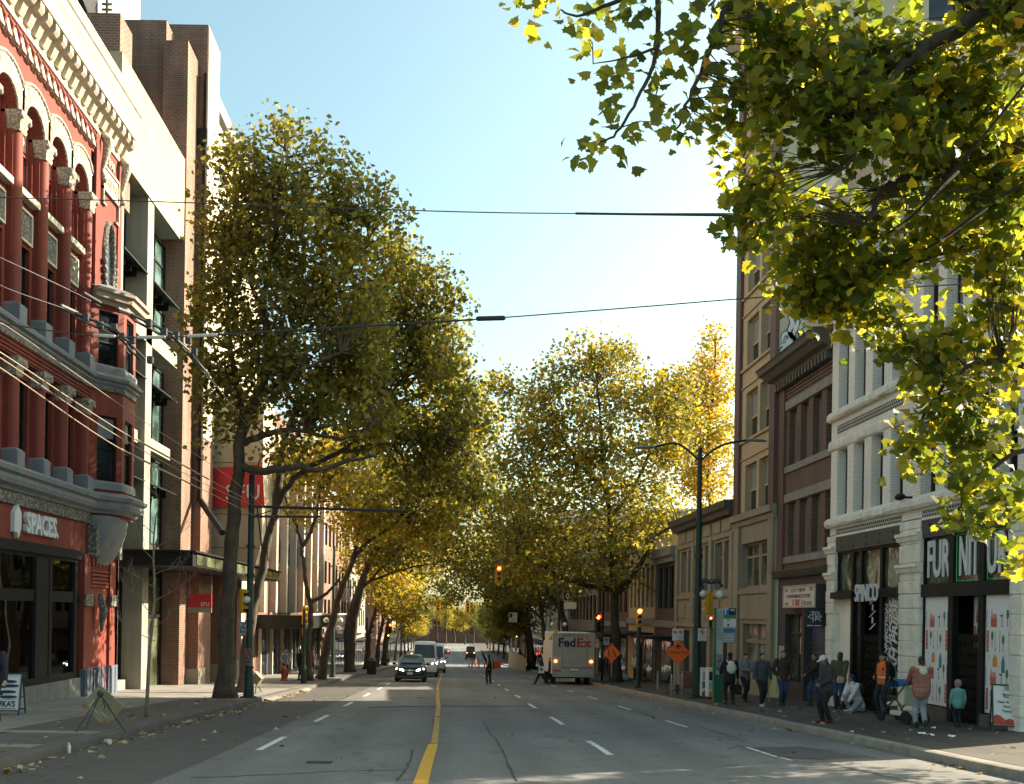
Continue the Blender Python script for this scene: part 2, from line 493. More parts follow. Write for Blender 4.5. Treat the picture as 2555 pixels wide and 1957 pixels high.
SH_NEAR = [(0, -.46), (.14, -.40), (.36, -.42), (.40, -.26), (.56, -.12), (.45, .0), (.5, .16), (.28, .18), (.2, .34), (.08, .38), (0, .58),
           (-.09, .4), (-.22, .32), (-.3, .16), (-.5, .18), (-.44, -.02), (-.55, -.14), (-.4, -.26), (-.34, -.43), (-.13, -.39)]
SH_MID = [(0, -.5), (.4, -.3), (.5, .08), (.2, .2), (0, .55), (-.2, .2), (-.5, .08), (-.4, -.3)]
SH_FAR = [(0, -.5), (.42, -.05), (0, .52), (-.42, -.05)]
def leaves(name, cen, nrm, size, tint, shape, mat, parent=None, fold=0.3, rng=None, off=(0, 0, 0)):
    rng = rng or np.random.default_rng(1)
    N = len(cen); K = len(shape)
    nrm = nrm / np.maximum(np.linalg.norm(nrm, axis=1, keepdims=True), 1e-6)
    r = rng.normal(size=(N, 3)); t = r - nrm * (r * nrm).sum(1, keepdims=True); t /= np.maximum(np.linalg.norm(t, axis=1, keepdims=True), 1e-6)
    b = np.cross(nrm, t)
    s = np.array(shape, dtype=float)
    V = cen[:, None, :] + size[:, None, None] * (s[None, :, 0, None] * t[:, None, :] + s[None, :, 1, None] * b[:, None, :] - fold * np.abs(s[None, :, 0, None]) * nrm[:, None, :] - 0.25 * fold * (s[None, :, 1, None] ** 2) * nrm[:, None, :])
    V = (V - np.array(off)).reshape(-1, 3).astype(np.float32)
    me = bpy.data.meshes.new(name)
    me.vertices.add(N * K); me.loops.add(N * K); me.polygons.add(N)
    me.vertices.foreach_set('co', V.ravel())
    me.loops.foreach_set('vertex_index', np.arange(N * K, dtype=np.int32))
    me.polygons.foreach_set('loop_start', np.arange(0, N * K, K, dtype=np.int32))
    at = me.attributes.new('tint', 'FLOAT', 'FACE')
    at.data.foreach_set('value', np.clip(tint, 0, 1).astype(np.float32))
    me.materials.append(mat)
    me.update(calc_edges=True)
    o = bpy.data.objects.new(name, me)
    COL.objects.link(o)
    if parent is not None: o.parent = parent
    return o

# ---------------------------------------------------------------- ground, road, pavements
def asphalt(name, col, var, fine, cracks=0.5, lane=0.0, grid=0.0):
    m, t, p = newmat(name); N = t.nodes; K = t.links
    p.inputs['Roughness'].default_value = 0.8; p.inputs['Specular IOR Level'].default_value = 0.35
    g = N.new('ShaderNodeNewGeometry')
    n = N.new('ShaderNodeTexNoise'); n.inputs['Scale'].default_value = 0.35; n.inputs['Detail'].default_value = 8; n.inputs['Roughness'].default_value = 0.65
    mp = N.new('ShaderNodeMapping'); mp.inputs['Scale'].default_value = (1.6, 0.45, 1)
    K.new(g.outputs['Position'], mp.inputs['Vector']); K.new(mp.outputs[0], n.inputs['Vector'])
    cr = N.new('ShaderNodeValToRGB'); c = Vector(col)
    cr.color_ramp.elements[0].position = 0.3; cr.color_ramp.elements[1].position = 0.7
    cr.color_ramp.elements[0].color = (*(c * (1 - var)), 1); cr.color_ramp.elements[1].color = (*(c * (1 + var)), 1)
    K.new(n.outputs['Fac'], cr.inputs['Fac'])
    f = N.new('ShaderNodeTexNoise'); f.inputs['Scale'].default_value = 45; f.inputs['Detail'].default_value = 3; K.new(g.outputs['Position'], f.inputs['Vector'])
    r = N.new('ShaderNodeMapRange'); r.inputs['From Min'].default_value = 0.3; r.inputs['From Max'].default_value = 0.7; r.inputs['To Min'].default_value = 1 - fine; r.inputs['To Max'].default_value = 1 + fine
    K.new(f.outputs['Fac'], r.inputs['Value'])
    # hairline cracks
    v = N.new('ShaderNodeTexVoronoi'); v.feature = 'DISTANCE_TO_EDGE'; v.inputs['Scale'].default_value = 0.16
    wn = N.new('ShaderNodeTexNoise'); wn.inputs['Scale'].default_value = 0.8; wn.inputs['Detail'].default_value = 6; K.new(g.outputs['Position'], wn.inputs['Vector'])
    ws = N.new('ShaderNodeVectorMath'); ws.operation = 'SCALE'; ws.inputs['Scale'].default_value = 2.4; K.new(wn.outputs['Color'], ws.inputs[0])
    wa = N.new('ShaderNodeVectorMath'); K.new(g.outputs['Position'], wa.inputs[0]); K.new(ws.outputs[0], wa.inputs[1]); K.new(wa.outputs[0], v.inputs['Vector'])
    c2 = N.new('ShaderNodeMapRange'); c2.inputs['From Min'].default_value = 0.0; c2.inputs['From Max'].default_value = 0.006; c2.inputs['To Min'].default_value = 1 - cracks; c2.inputs['To Max'].default_value = 1
    K.new(v.outputs['Distance'], c2.inputs['Value'])
    mm = N.new('ShaderNodeMath'); mm.operation = 'MULTIPLY'; K.new(r.outputs[0], mm.inputs[0]); K.new(c2.outputs[0], mm.inputs[1])
    if lane:                             # darker worn and oiled bands along the lanes
        sx = N.new('ShaderNodeSeparateXYZ'); K.new(g.outputs['Position'], sx.inputs[0])
        s1 = N.new('ShaderNodeMath'); s1.operation = 'MULTIPLY'; s1.inputs[1].default_value = 2 * math.pi / 1.65; K.new(sx.outputs['X'], s1.inputs[0])
        s2 = N.new('ShaderNodeMath'); s2.operation = 'SINE'; K.new(s1.outputs[0], s2.inputs[0])
        s3 = N.new('ShaderNodeMapRange'); s3.inputs['From Min'].default_value = -1; s3.inputs['To Min'].default_value = 1 - lane; s3.inputs['To Max'].default_value = 1 + lane * 0.5; K.new(s2.outputs[0], s3.inputs['Value'])
        m3 = N.new('ShaderNodeMath'); m3.operation = 'MULTIPLY'; K.new(mm.outputs[0], m3.inputs[0]); K.new(s3.outputs[0], m3.inputs[1]); mm = m3
    if grid:                             # slab joints, and slabs that differ a little
        bt = N.new('ShaderNodeTexBrick'); K.new(g.outputs['Position'], bt.inputs['Vector']); bt.offset = 0.0
        bt.inputs['Color1'].default_value = (1, 1, 1, 1); bt.inputs['Color2'].default_value = (.82, .82, .82, 1); bt.inputs['Mortar'].default_value = (.38, .38, .38, 1)
        bt.inputs['Scale'].default_value = 1; bt.inputs['Brick Width'].default_value = grid; bt.inputs['Row Height'].default_value = grid; bt.inputs['Mortar Size'].default_value = 0.016
        m4 = N.new('ShaderNodeMath'); m4.operation = 'MULTIPLY'; K.new(mm.outputs[0], m4.inputs[0]); K.new(bt.outputs['Color'], m4.inputs[1]); mm = m4
    # oil and gum spots
    v2 = N.new('ShaderNodeTexNoise'); v2.inputs['Scale'].default_value = 1.7; v2.inputs['Detail'].default_value = 4; K.new(g.outputs['Position'], v2.inputs['Vector'])
    o2 = N.new('ShaderNodeMapRange'); o2.inputs['From Min'].default_value = 0.6; o2.inputs['From Max'].default_value = 0.7; o2.inputs['To Min'].default_value = 1; o2.inputs['To Max'].default_value = 0.72; K.new(v2.outputs['Fac'], o2.inputs['Value'])
    m5 = N.new('ShaderNodeMath'); m5.operation = 'MULTIPLY'; K.new(mm.outputs[0], m5.inputs[0]); K.new(o2.outputs[0], m5.inputs[1]); mm = m5
    ml = N.new('ShaderNodeVectorMath'); ml.operation = 'SCALE'; K.new(cr.outputs['Color'], ml.inputs[0]); K.new(mm.outputs[0], ml.inputs['Scale'])
    K.new(ml.outputs[0], p.inputs['Base Color'])
    b = N.new('ShaderNodeBump'); b.inputs['Strength'].default_value = 0.35; b.inputs['Distance'].default_value = 0.01
    K.new(f.outputs['Fac'], b.inputs['Height']); K.new(b.outputs[0], p.inputs['Normal'])
    MATS[name] = m
    return m
M_road = asphalt('worn grey asphalt', (0.165, 0.161, 0.155), 0.22, 0.26, 0.4, 0.1)
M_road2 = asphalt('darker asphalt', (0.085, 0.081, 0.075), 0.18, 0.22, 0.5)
M_patch = asphalt('patched asphalt', (0.06, 0.06, 0.06), 0.2, 0.2, 0.5)
M_walkR = asphalt('brown paver pavement', (0.085, 0.074, 0.064), 0.22, 0.3, 0.4, 0, 0.76)
M_walkL = asphalt('pale concrete pavement', (0.26, 0.243, 0.22), 0.14, 0.12, 0.4, 0, 1.52)
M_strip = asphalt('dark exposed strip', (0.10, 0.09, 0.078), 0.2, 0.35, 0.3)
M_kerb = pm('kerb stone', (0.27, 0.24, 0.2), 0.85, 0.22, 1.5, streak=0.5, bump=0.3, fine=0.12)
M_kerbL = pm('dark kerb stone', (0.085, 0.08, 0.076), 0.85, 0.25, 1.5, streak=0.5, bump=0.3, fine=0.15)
M_dirt = pm('ground dirt', (0.12, 0.11, 0.1), 0.95, 0.2, 0.3)
M_white = wornpaint('road paint white', (0.66, 0.66, 0.63), lo=0.36, hi=0.46)
M_yellow = wornpaint('road paint yellow', (0.62, 0.33, 0.03), lo=0.3, hi=0.4)
M_yellow2 = wornpaint('road paint worn yellow', (0.48, 0.3, 0.06), lo=0.38, hi=0.5)

def strip(name, x0, x1, h, y0, y1, mat, parent=None, dy=2.0, kind='structure'):
    m = MB(); ys = list(np.arange(y0, y1, dy)) + [y1]
    f = x0 if callable(x0) else (lambda y: x0); g = x1 if callable(x1) else (lambda y: x1)
    n = 0
    for i, y in enumerate(ys):
        m.v += [(f(y), y, zr(y) + h), (g(y), y, zr(y) + h)]
        if i: m.f.append((2 * i - 2, 2 * i - 1, 2 * i + 1, 2 * i)); m.mi.append(0)
    o = m.build(name, mat, parent)
    if kind: o['kind'] = kind
    return o
strip('ground', -500, 500, -0.4, -60, 900, M_dirt, dy=10)
strip('road', KL - 0.1, KR + 0.1, 0, -25, 420, M_road)
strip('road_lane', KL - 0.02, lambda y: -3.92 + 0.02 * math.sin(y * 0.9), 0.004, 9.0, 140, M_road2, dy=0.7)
strip('pavement_left', -45, KL - 0.3, 0.15, -25, 420, M_walkL)
m = MB(); ys = list(np.arange(-25, 420, 2.0)) + [420]
for i, y in enumerate(ys):
    m.v += [(x, y, zr(y) + walkh(x)) for x in (KR + .3, 13.3, 60)]
    if i:
        for k in (0, 1): m.f.append((3 * i - 3 + k, 3 * i - 2 + k, 3 * i + 1 + k, 3 * i + k)); m.mi.append(0)
tag(m.build('pavement_right', M_walkR), kind='structure')
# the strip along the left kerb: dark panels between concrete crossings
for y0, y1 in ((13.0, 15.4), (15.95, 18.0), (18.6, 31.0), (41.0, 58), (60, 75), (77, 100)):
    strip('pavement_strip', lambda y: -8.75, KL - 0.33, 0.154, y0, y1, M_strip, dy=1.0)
def kerb(name, X, s, mat, y0, y1, gap=None):
    prof = [(0, -0.1), (0.0, 0.08), (0.02, 0.135), (0.06, 0.151), (0.3, 0.151), (0.3, -0.1)]
    m = MB(); ys = list(np.arange(y0, y1, 1.5)) + [y1]
    rs = []
    for y in ys:
        k = 1.0
        if gap and gap[0] - 1.2 < y < gap[1] + 1.2: k = 0.25
        wob = 0.012 * math.sin(y * 2.3) + 0.01 * math.sin(y * 5.1)
        rs.append([(X + s * (px + wob), y, zr(y) + (pz * k if pz < 0.15 and pz > 0 else pz * (k if pz > 0 else 1))) for px, pz in prof])
    if s < 0: rs = [r[::-1] for r in rs]
    m.rings(rs)
    o = m.build(name, mat, smooth=35)
    o['kind'] = 'structure'
    return o
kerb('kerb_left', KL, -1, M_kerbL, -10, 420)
kerb('kerb_right', KR, 1, M_kerb, -10, 420)
# kerb ramps: pale wedge blocks
def groundpoly(name, pts, h, mat, kind='structure'):
    m = MB(); m.poly([(p[0], p[1], zr(p[1]) + h) for p in pts])
    o = m.build(name, mat); o['kind'] = kind
    return o
for y0 in (33.5, 41.5):
    m = MB()
    for i in range(1):
        m.poly([(KL + 0.25, y0, zr(y0) + 0.012), (KL + 0.25, y0 + 2.2, zr(y0 + 2.2) + 0.012), (KL - 0.32, y0 + 2.4, zr(y0 + 2.4) + 0.158), (KL - 0.32, y0 - .2, zr(y0 - .2) + 0.158)])
    o = m.build('kerb_ramp', M_walkL); o['kind'] = 'structure'

# painted markings
def ribbon(m, pts, w, h):
    for i in range(len(pts) - 1):
        (xa, ya), (xb, yb) = pts[i], pts[i + 1]
        wa, wb = (w if not hasattr(w, '__len__') else w[i]), (w if not hasattr(w, '__len__') else w[i + 1])
        m.poly([(xa - wa / 2, ya, zr(ya) + h), (xa + wa / 2, ya, zr(ya) + h), (xb + wb / 2, yb, zr(yb) + h), (xb - wb / 2, yb, zr(yb) + h)])
def gp(lst): return [(p.x, p.y) for p in (onG(x, y) for x, y in lst)]
m = MB(); ribbon(m, [(-0.4, 9.5)] + gp([(1049, 1957), (1064, 1907), (1081, 1857)]), [0.21, 0.21, 0.2, 0.19], 0.008)
tag(m.build('road_marking_yellow', M_yellow), kind='structure')
m = MB(); up = gp([(1084, 1856), (1088.5, 1818), (1091.6, 1786), (1094, 1763), (1092, 1740), (1092, 1712)])
pts = []
for i in range(len(up) - 1):
    for k in range(6):
        t = k / 6; pts.append((up[i][0] * (1 - t) + up[i + 1][0] * t, up[i][1] * (1 - t) + up[i + 1][1] * t))
pts += [up[-1], (-0.5, 70), (-0.6, 90), (-0.7, 112), (-0.75, 128)]
ribbon(m, pts, 0.14, 0.0075)
tag(m.build('road_marking_yellow', M_yellow2), kind='structure')
rk = random.Random(3)
def dashes(X, y0, per, ln, y1, w=0.13, jit=0.03):
    m = MB(); y = y0
    while y < y1:
        a = X + rk.uniform(-jit, jit)
        ribbon(m, [(a, y), (a + rk.uniform(-.02, .02), y + ln / 2), (a, y + ln * rk.uniform(.9, 1.05))], w, 0.0085)
        y += per
    tag(m.build('road_marking_dash', M_white), kind='structure')
dashes(-3.36, 16.9, 7.0, 2.8, 128)
dashes(2.95, 17.0, 7.25, 2.7, 128)
dashes(6.1, 24.0, 7.2, 2.5, 60, 0.1)
dashes(6.2, 70.0, 7.2, 2.5, 128, 0.1)
for X in (-4.2, -0.4, 3.0): dashes(X, 158, 9, 3, 400, 0.16)
m = MB(); ribbon(m, gp([(1863.7, 1866), (1937.7, 1889.7)]), 0.09, 0.0085); ribbon(m, gp([(1945, 1891), (1975, 1899)]), 0.08, 0.0085)
tag(m.build('road_marking_line', M_white), kind='structure')
for y0 in (60.5, 64.2, 135.5, 139.5, 153, 157):
    m = MB(); m.poly([(x, y, zr(y) + 0.0085) for x, y in ((KL + .3, y0), (KR - .3, y0), (KR - .3, y0 + .22), (KL + .3, y0 + .22))])
    tag(m.build('road_marking_stop_line', M_white), kind='structure')
# tar-filled cracks and patches
M_tar = pm('crack sealing tar', (0.022, 0.022, 0.022), 0.6, 0.2, 8)
def crack(lst, w=0.03):
    g = gp(lst); pts = []
    for i in range(len(g) - 1):
        for k in range(8):
            t = k / 8
            pts.append((g[i][0] * (1 - t) + g[i + 1][0] * t + rk.uniform(-.03, .03), g[i][1] * (1 - t) + g[i + 1][1] * t + rk.uniform(-.05, .05)))
    pts.append(g[-1]); m = MB()
    for i in range(len(pts) - 1):
        a, b = Vector((*pts[i], 0)), Vector((*pts[i + 1], 0)); d = (b - a)
        if d.length < 1e-4: continue
        n = Vector((-d.y, d.x, 0)).normalized() * w * rk.uniform(.3, .7)
        m.poly([(p.x, p.y, zr(p.y) + 0.006) for p in (a - n, a + n, b + n, b - n)])
    tag(m.build('road_crack', M_tar), kind='structure')
crack([(1812, 1869), (1843, 1863), (1940, 1872), (2040, 1870), (2110, 1877), (2185, 1893)])
crack([(1843, 1862), (1912, 1880), (1975, 1893), (2090, 1895)])
crack([(1700, 1800), (1860, 1850)], 0.03)
crack([(480, 1941), (700, 1933), (850, 1925), (1010, 1921)])
crack([(990, 1950), (1015, 1922), (1030, 1870)], 0.03)
crack([(1205, 1800), (1245, 1860), (1290, 1950)], 0.03)
crack([(885, 1789), (922, 1766)]); crack([(1080, 1795), (1083, 1830)], 0.03)
crack([(2040, 1900), (2200, 1935), (2300, 1957)], 0.03)
crack([(1600, 1790), (1660, 1793)], 0.03); crack([(1545, 1768), (1600, 1778), (1625, 1788)], 0.12)
for q in ([(920, 1764), (1090, 1762), (1092, 1764), (920, 1766.5)], [(1100, 1761.5), (1315, 1761.5), (1315, 1763.5), (1100, 1764)]):
    groundpoly('road_patch', gp(q), 0.0045, M_patch)
groundpoly('road_patch', gp([(1850, 1866), (2000, 1863), (2160, 1890), (2040, 1897), (1930, 1888)]), 0.005, M_road2)
M_iron = pm('cast iron', (0.03, 0.03, 0.032), 0.55, 0.2, 6, metal=0.6)
for i, (x0, x1, y, lab) in enumerate(((762, 827, 1905, 'long dark iron drain plate set in the near left lane'), (1040, 1068, 1741.5, 'thin iron plate in the lane left of the yellow line near the dark car'),
                       (1003, 1030, 1763, 'iron plate beside the worn yellow line, farther than the long drain plate'), (1343, 1358, 1692, 'small dark manhole cover beyond the crossing pedestrian'))):
    a, b = onG(x0, y), onG(x1, y)
    m = MB(); z = zr(a.y)
    m.prism([(a.x, a.y, z), (b.x, a.y, z), (b.x, a.y + .28, zr(a.y + .28)), (a.x, a.y + .28, zr(a.y + .28))], (0, 0, 0.0095))
    tag(m.build('utility_cover', M_iron), lab, 'drain cover', 'iron covers in the road')

# fallen leaves and litter
LM_dry = leafmat('dry fallen leaves', [(0, (0.16, 0.10, 0.05)), (0.4, (0.30, 0.20, 0.09)), (0.75, (0.42, 0.32, 0.17)), (1, (0.5, 0.42, 0.3))], 0.15)
rng = np.random.default_rng(5)
def scatter(n, fx, y0, y1, h, s0=0.1, s1=0.17):
    y = rng.uniform(y0, y1, n); x = fx(n)
    z = np.array([zr(q) for q in y]) + h + rng.uniform(0.006, 0.035, n)
    nr = np.stack([rng.normal(0, .35, n), rng.normal(0, .35, n), np.ones(n)], 1)
    return np.stack([x, y, z], 1), nr, rng.uniform(s0, s1, n)
def scatR(n):
    a, b, c = scatter(n, lambda k: rng.uniform(KR + .4, 12.2, k), 13, 36, 0.0)
    a[:, 2] += np.array([walkh(x) for x in a[:, 0]]); return a, b, c
parts = [scatter(300, lambda n: KL + 0.06 + np.abs(rng.normal(0, .22, n)), 12, 42, 0),
         scatter(40, lambda n: rng.uniform(-6.2, -3, n), 12.5, 40, 0),
         scatter(60, lambda n: rng.uniform(-8.5, KL - .4, n), 13, 34, 0.155),
         scatR(130),
         scatter(60, lambda n: KR - 0.05 - np.abs(rng.normal(0, .2, n)), 13, 45, 0),
         scatter(40, lambda n: rng.uniform(-2.5, 8, n), 12, 60, 0)]
c, n_, s_ = (np.concatenate(q) for q in zip(*parts))
ctr = np.array([0, 25, -1.0])
o = leaves('fallen_leaves', c, n_, s_, rng.uniform(0, 1, len(c)), SH_MID, LM_dry, fold=0.5, rng=rng, off=ctr)
o.location = tuple(ctr); o['kind'] = 'stuff'; o['label'] = 'dry brown fallen leaves scattered along the kerbs'
M_paper = pm('paper', (0.75, 0.74, 0.7), 0.8, 0.08, 6)
def litter(x, y, s, lab, nm='paper_napkin', cat='litter'):
    p = onG(x, y, 0.15); m = MB(); k = 10; r_ = random.Random(x)
    zb = zr(p.y) + walkh(p.x); top = [(p.x + s * math.cos(2 * math.pi * i / k) * r_.uniform(.5, 1), p.y + s * .9 * math.sin(2 * math.pi * i / k) * r_.uniform(.5, 1), zb + 0.007 + r_.uniform(0, .045)) for i in range(k)]
    c_ = (p.x, p.y, zb + .05)
    for i in range(k): m.poly([c_, top[i], top[(i + 1) % k]])
    tag(m.build(nm, M_paper), lab, cat, 'paper litter on the right pavement')
litter(2300, 1833, 0.13, 'white crumpled napkin on pavement below the stroller, left of its pair')
litter(2322, 1836, 0.1, 'white crumpled napkin touching the napkin below the stroller on its right')
litter(2374, 1840, 0.1, 'lone white paper scrap on pavement below the toddler')
litter(2329, 1819, 0.08, 'small white paper scrap just right of the stroller wheel')
litter(2125, 1829, 0.06, 'tiny pale scrap near the kerb in front of the man in the white cap')
litter(2532, 1826, 0.08, 'torn paper lying under the white sandwich board')
M_clear = pm('clear plastic', (0.5, 0.52, 0.54), 0.15, 0.1, 5, spec=0.8)
p = onG(263, 1857); m = MB()
m.tube([(p.x, p.y, p.z + .05), (p.x + .1, p.y - .05, p.z + .052)], [0.045, 0.055], 14); m.build('plastic_cup', M_clear, smooth=40)
tag(bpy.context.scene.objects['plastic_cup'], 'clear plastic cup lying in the left gutter', 'cup')
p = onG(172, 1880); m = MB(); m.lathe([(0.03, 0), (0.032, .12), (0.012, .16), (0.012, .19)], p, 12)
tag(m.build('plastic_bottle', M_clear, smooth=40), 'small clear bottle standing in the gutter nearest the left edge', 'bottle')
# ================================================================ LEFT SIDE
M_red = pm('red painted masonry', (0.20, 0.034, 0.02), 0.75, 0.18, 1.2, streak=0.5, grime=(0.085, 0.018, 0.012), bump=0.15, fine=0.08)
M_redb = brickmat('red painted brick', (0.215, 0.04, 0.024), (0.185, 0.032, 0.02), (0.12, 0.022, 0.015), 0.23, 0.075, 0.008, 0.25)
M_grey = pm('grey painted stone', (0.19, 0.20, 0.22), 0.7, 0.14, 1.6, streak=0.4, bump=0.15, fine=0.06)
M_cream = pm('cream painted cornice', (0.62, 0.56, 0.44), 0.7, 0.1, 1.2, streak=0.3, bump=0.1)
M_creamsh = pm('cream in shade tone', (0.36, 0.31, 0.25), 0.8, 0.15, 3, bump=0.2)  # cream darkened in its colour for the shade under the cornice
M_orn = ornament('grey carved ornament', (0.26, 0.25, 0.23), (0.10, 0.09, 0.08), 13)
M_orn2 = ornament('pale carved ornament', (0.46, 0.42, 0.35), (0.25, 0.22, 0.18), 17)
M_frame = pm('near black window frame', (0.009, 0.0095, 0.011), 0.55, 0.2, 4, spec=.25)
M_redframe = pm('red window frame', (0.28, 0.04, 0.03), 0.5, 0.15, 4)
G_dark = glassmat('dark window glass')
G_teal = glassmat('greenish window glass', (0.05, 0.085, 0.08), 0.06)
M_blind = pm('pale window blind', (0.42, 0.42, 0.4), 0.8, 0.1, 4)
M_blind2 = pm('grey window blind', (0.2, 0.21, 0.22), 0.8, 0.1, 4)
G_clear = clearglass('shop glass')

red = thing('brick_building', 'ornate red masonry building with arched upper windows, cream bracketed cornice and a corner bay', 'building', (FL, 26, zr(26)))
Y0, Y1, XR = 17.0, 34.62, FL - 0.30
cols = [31.75 - 1.72 * k for k in range(9)]           # pilasters
cents = [(a + b) / 2 for a, b in zip(cols[:-1], cols[1:])]
m = MB()
# recessed window wall, rows A and B and the arched row
holes = []
for c in cents:
    holes += [(c - .5, c + .5, 6.0, 8.45), (c - .5, c + .5, 9.95, 12.3), (c - .55, c + .55, 13.8, 16.25)]
wall(m, XR, 1, Y0, 32.0, 5.4, 17.2, holes, 0.2)
# flush walls: band between the rows, spandrels above the arches, end pier
xbox(m, FL, 1, -0.6, 0.0, Y0, 32.0, 8.8, 9.35)
for c in cents:                                        # arch spandrels
    n = 14; r = 0.62; zs = 15.68
    P = [(c - r * math.cos(math.pi * i / n), zs + r * math.sin(math.pi * i / n)) for i in range(n + 1)]
    P = [(c - .86, zs)] + P + [(c + .86, zs)]
    Q = [(c - .86, 17.25)] + [(y, 17.25) for y, z in P[1:-1]] + [(c + .86, 17.25)]
    for i in range(len(P) - 1):
        m.poly([(FL, *P[i]), (FL, *P[i + 1]), (FL, *Q[i + 1]), (FL, *Q[i])])
        m.poly([(FL, *P[i]), (FL, *P[i + 1]), (FL - .34, *P[i + 1]), (FL - .34, *P[i])])
xbox(m, FL, 1, -0.6, 0.0, Y0, 32.0, 17.25, 18.05)
# stripes of projecting courses under the belt
for k in range(4): xbox(m, FL, 1, 0.0, 0.035, Y0, 31.95, 8.86 + .12 * k, 8.92 + .12 * k)
# end pier above and behind the bay
wall(m, FL, 1, 32.0, Y1, 4.9, 18.05, [], 0.2)
wall(m, Y1, 1, FL - 14, FL, -1.8, 18.05, [], 0.2, axis='y')
wall(m, Y0, -1, FL - 14, FL, -1.0, 19, [], 0.2, axis='y')
xbox(m, FL, 1, 0, 0.09, 32.02, 32.36, 12.2, 18.0)
xbox(m, FL, 1, 0, 0.06, 34.25, 34.6, 12.2, 16.9)
m.build('wall', M_redb, red)
m = MB()
m.box(FL - 14, FL - .6, Y0, Y1, 18.5, 18.7)
m.build('roof', M_dirt, red)
# pilasters: rounded shafts with pedestal and capital
for c in cols[:8]:
    for z0, z1 in ((6.2, 8.3), (10.3, 15.15)):
        h = .5 if z0 < 7 else .53
        m = MB(); m.tube([(FL - .14, c, z0), (FL - .14, c, z1)], [(.2, .19)] * 2, 14, side=(1, 0, 0)); m.box(FL - .32, FL - .12, c - .21, c + .21, z0 - .3, z1 + .4)
        p_ = m.build('pilaster', M_red, red, smooth=40)
        m = MB(); m.box(FL - .3, FL + .16, c - .24, c + .24, z0 - .5, z0 - .02)
        m.prism([(FL - .3, c - .24, z0 - .02), (FL + .16, c - .24, z0 - .02), (FL + .06, c - .2, z0 + .06), (FL - .3, c - .2, z0 + .06)], (0, .44, 0))
        m.build('pedestal', M_grey, p_)
        m = MB(); m.rings([[(FL - .14 + sx * a, c + sy * a, z1 + dz) for sx, sy in ((-1, -1), (1, -1), (1, 1), (-1, 1))] for a, dz in ((.2, 0), (.23, .1), (.21, .14), (.27, .34), (.31, h - .08), (.31, h))])
        for sy in (-1, 1): m.ball((FL + .14, c + sy * .24, z1 + h - .16), (.07, .07, .08), 8, 6)
        m.build('capital', M_orn2, p_)
# windows
rb = random.Random(11)
for c in cents:
    window(red, XR, 1, c - .5, c + .5, 6.0, 8.45, M_frame, G_dark, .18, blind=None)
    window(red, XR, 1, c - .5, c + .5, 9.95, 12.3, M_frame, G_dark, .18, blind=M_blind if rb.random() < .4 else None, bl=.45)
    f = window(red, XR, 1, c - .55, c + .55, 13.8, 16.25, M_redframe, G_dark, .18, rail=.52, blind=M_blind if rb.random() < .6 else None, bl=.4)
    m = MB(); xbox(m, XR, 1, -.05, .24, c - .62, c + .62, 13.6, 13.79); m.build('sill', M_cream, f)
    m = MB(); xbox(m, XR, 1, 0, .05, c - .45, c + .45, 12.5, 13.3); m.build('carved_panel', M_orn, red)
    m = MB(); xbox(m, XR, 1, 0, .09, c - .5, c + .5, 13.3, 13.37); xbox(m, XR, 1, 0, .09, c - .5, c + .5, 12.43, 12.5); xbox(m, XR, 1, 0, .09, c - .5, c - .45, 12.5, 13.3); xbox(m, XR, 1, 0, .09, c + .45, c + .5, 12.5, 13.3)
    m.build('panel_frame', M_cream, red)
    # carved arch ring with an outer bead
    m = MB(); n = 18; rs = []
    for i in range(n + 1):
        a = math.pi * i / n; cc, ss = math.cos(a), math.sin(a)
        def cl(r): return (max(c - .85, min(c + .85, c - r * cc)), 15.68 + r * ss)
        rs.append([(FL - .02, *cl(.62)), (FL + .05, *cl(.62)), (FL + .07, *cl(.72)), (FL + .05, *cl(.74)), (FL + .05, *cl(1.12)), (FL + .1, *cl(1.16)), (FL + .1, *cl(1.22)), (FL, *cl(1.25))])
    m.rings(rs)
    m.build('arch_ring', M_orn2, red)
    m = MB()
    for i in range(1, 9):
        a = math.pi * i / 9; y, z = c - .93 * math.cos(a), 15.68 + .93 * math.sin(a)
        if abs(y - c) < .8: m.tube([(FL + .05, c - .76 * math.cos(a), 15.68 + .76 * math.sin(a)), (FL + .06, c - 1.1 * math.cos(a), 15.68 + 1.1 * math.sin(a))], .022, 6)
    m.build('arch_rib', M_cream, red)
# frieze panels between the arches and the string course
m = MB(); y = Y0 + .3
while y < 31.9:
    m.prism([(FL, y - .12, 17.3), (FL + .16, y - .12, 17.34), (FL + .05, y - .12, 17.82), (FL, y - .12, 17.84)], (0, .24, 0)); y += .435
m.build('frieze_panel', M_orn2, red)
m = MB(); y = Y0 + .52
while y < 31.9:
    m.tube([(FL + .02, y, 17.95), (FL + .1, y + .01, 17.7), (FL + .03, y + .02, 17.36)], [(.03, .05), (.07, .07), (.03, .04)], 8, side=(1, 0, 0), rnd=True); y += .435
m.build('frieze_corbel', M_red, red)
m = MB()
molding(m, [(FL, Y1), (FL, Y0)][::-1], [(0, 18.02), (.06, 18.03), (.09, 18.1), (.05, 18.16), (0, 18.17)])
xbox(m, FL, 1, -.5, .02, Y0, Y1, 18.17, 18.95)
m.build('upper_frieze', M_cream, red)
m = MB(); y = Y0 + .25
while y < Y1 - .2:
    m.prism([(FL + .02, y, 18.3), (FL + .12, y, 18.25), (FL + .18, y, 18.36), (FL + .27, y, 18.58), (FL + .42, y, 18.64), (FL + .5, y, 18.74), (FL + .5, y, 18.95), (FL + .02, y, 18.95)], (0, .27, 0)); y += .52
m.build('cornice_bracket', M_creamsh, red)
m = MB()
molding(m, [(FL, Y0), (FL, Y1)], [(0, 18.95), (.54, 18.95), (.56, 18.98), (.56, 19.36), (.6, 19.4), (.6, 19.48), (.66, 19.55), (.7, 19.68), (.7, 19.74), (.76, 19.78), (.84, 19.92), (.84, 20.04), (0, 20.12)])
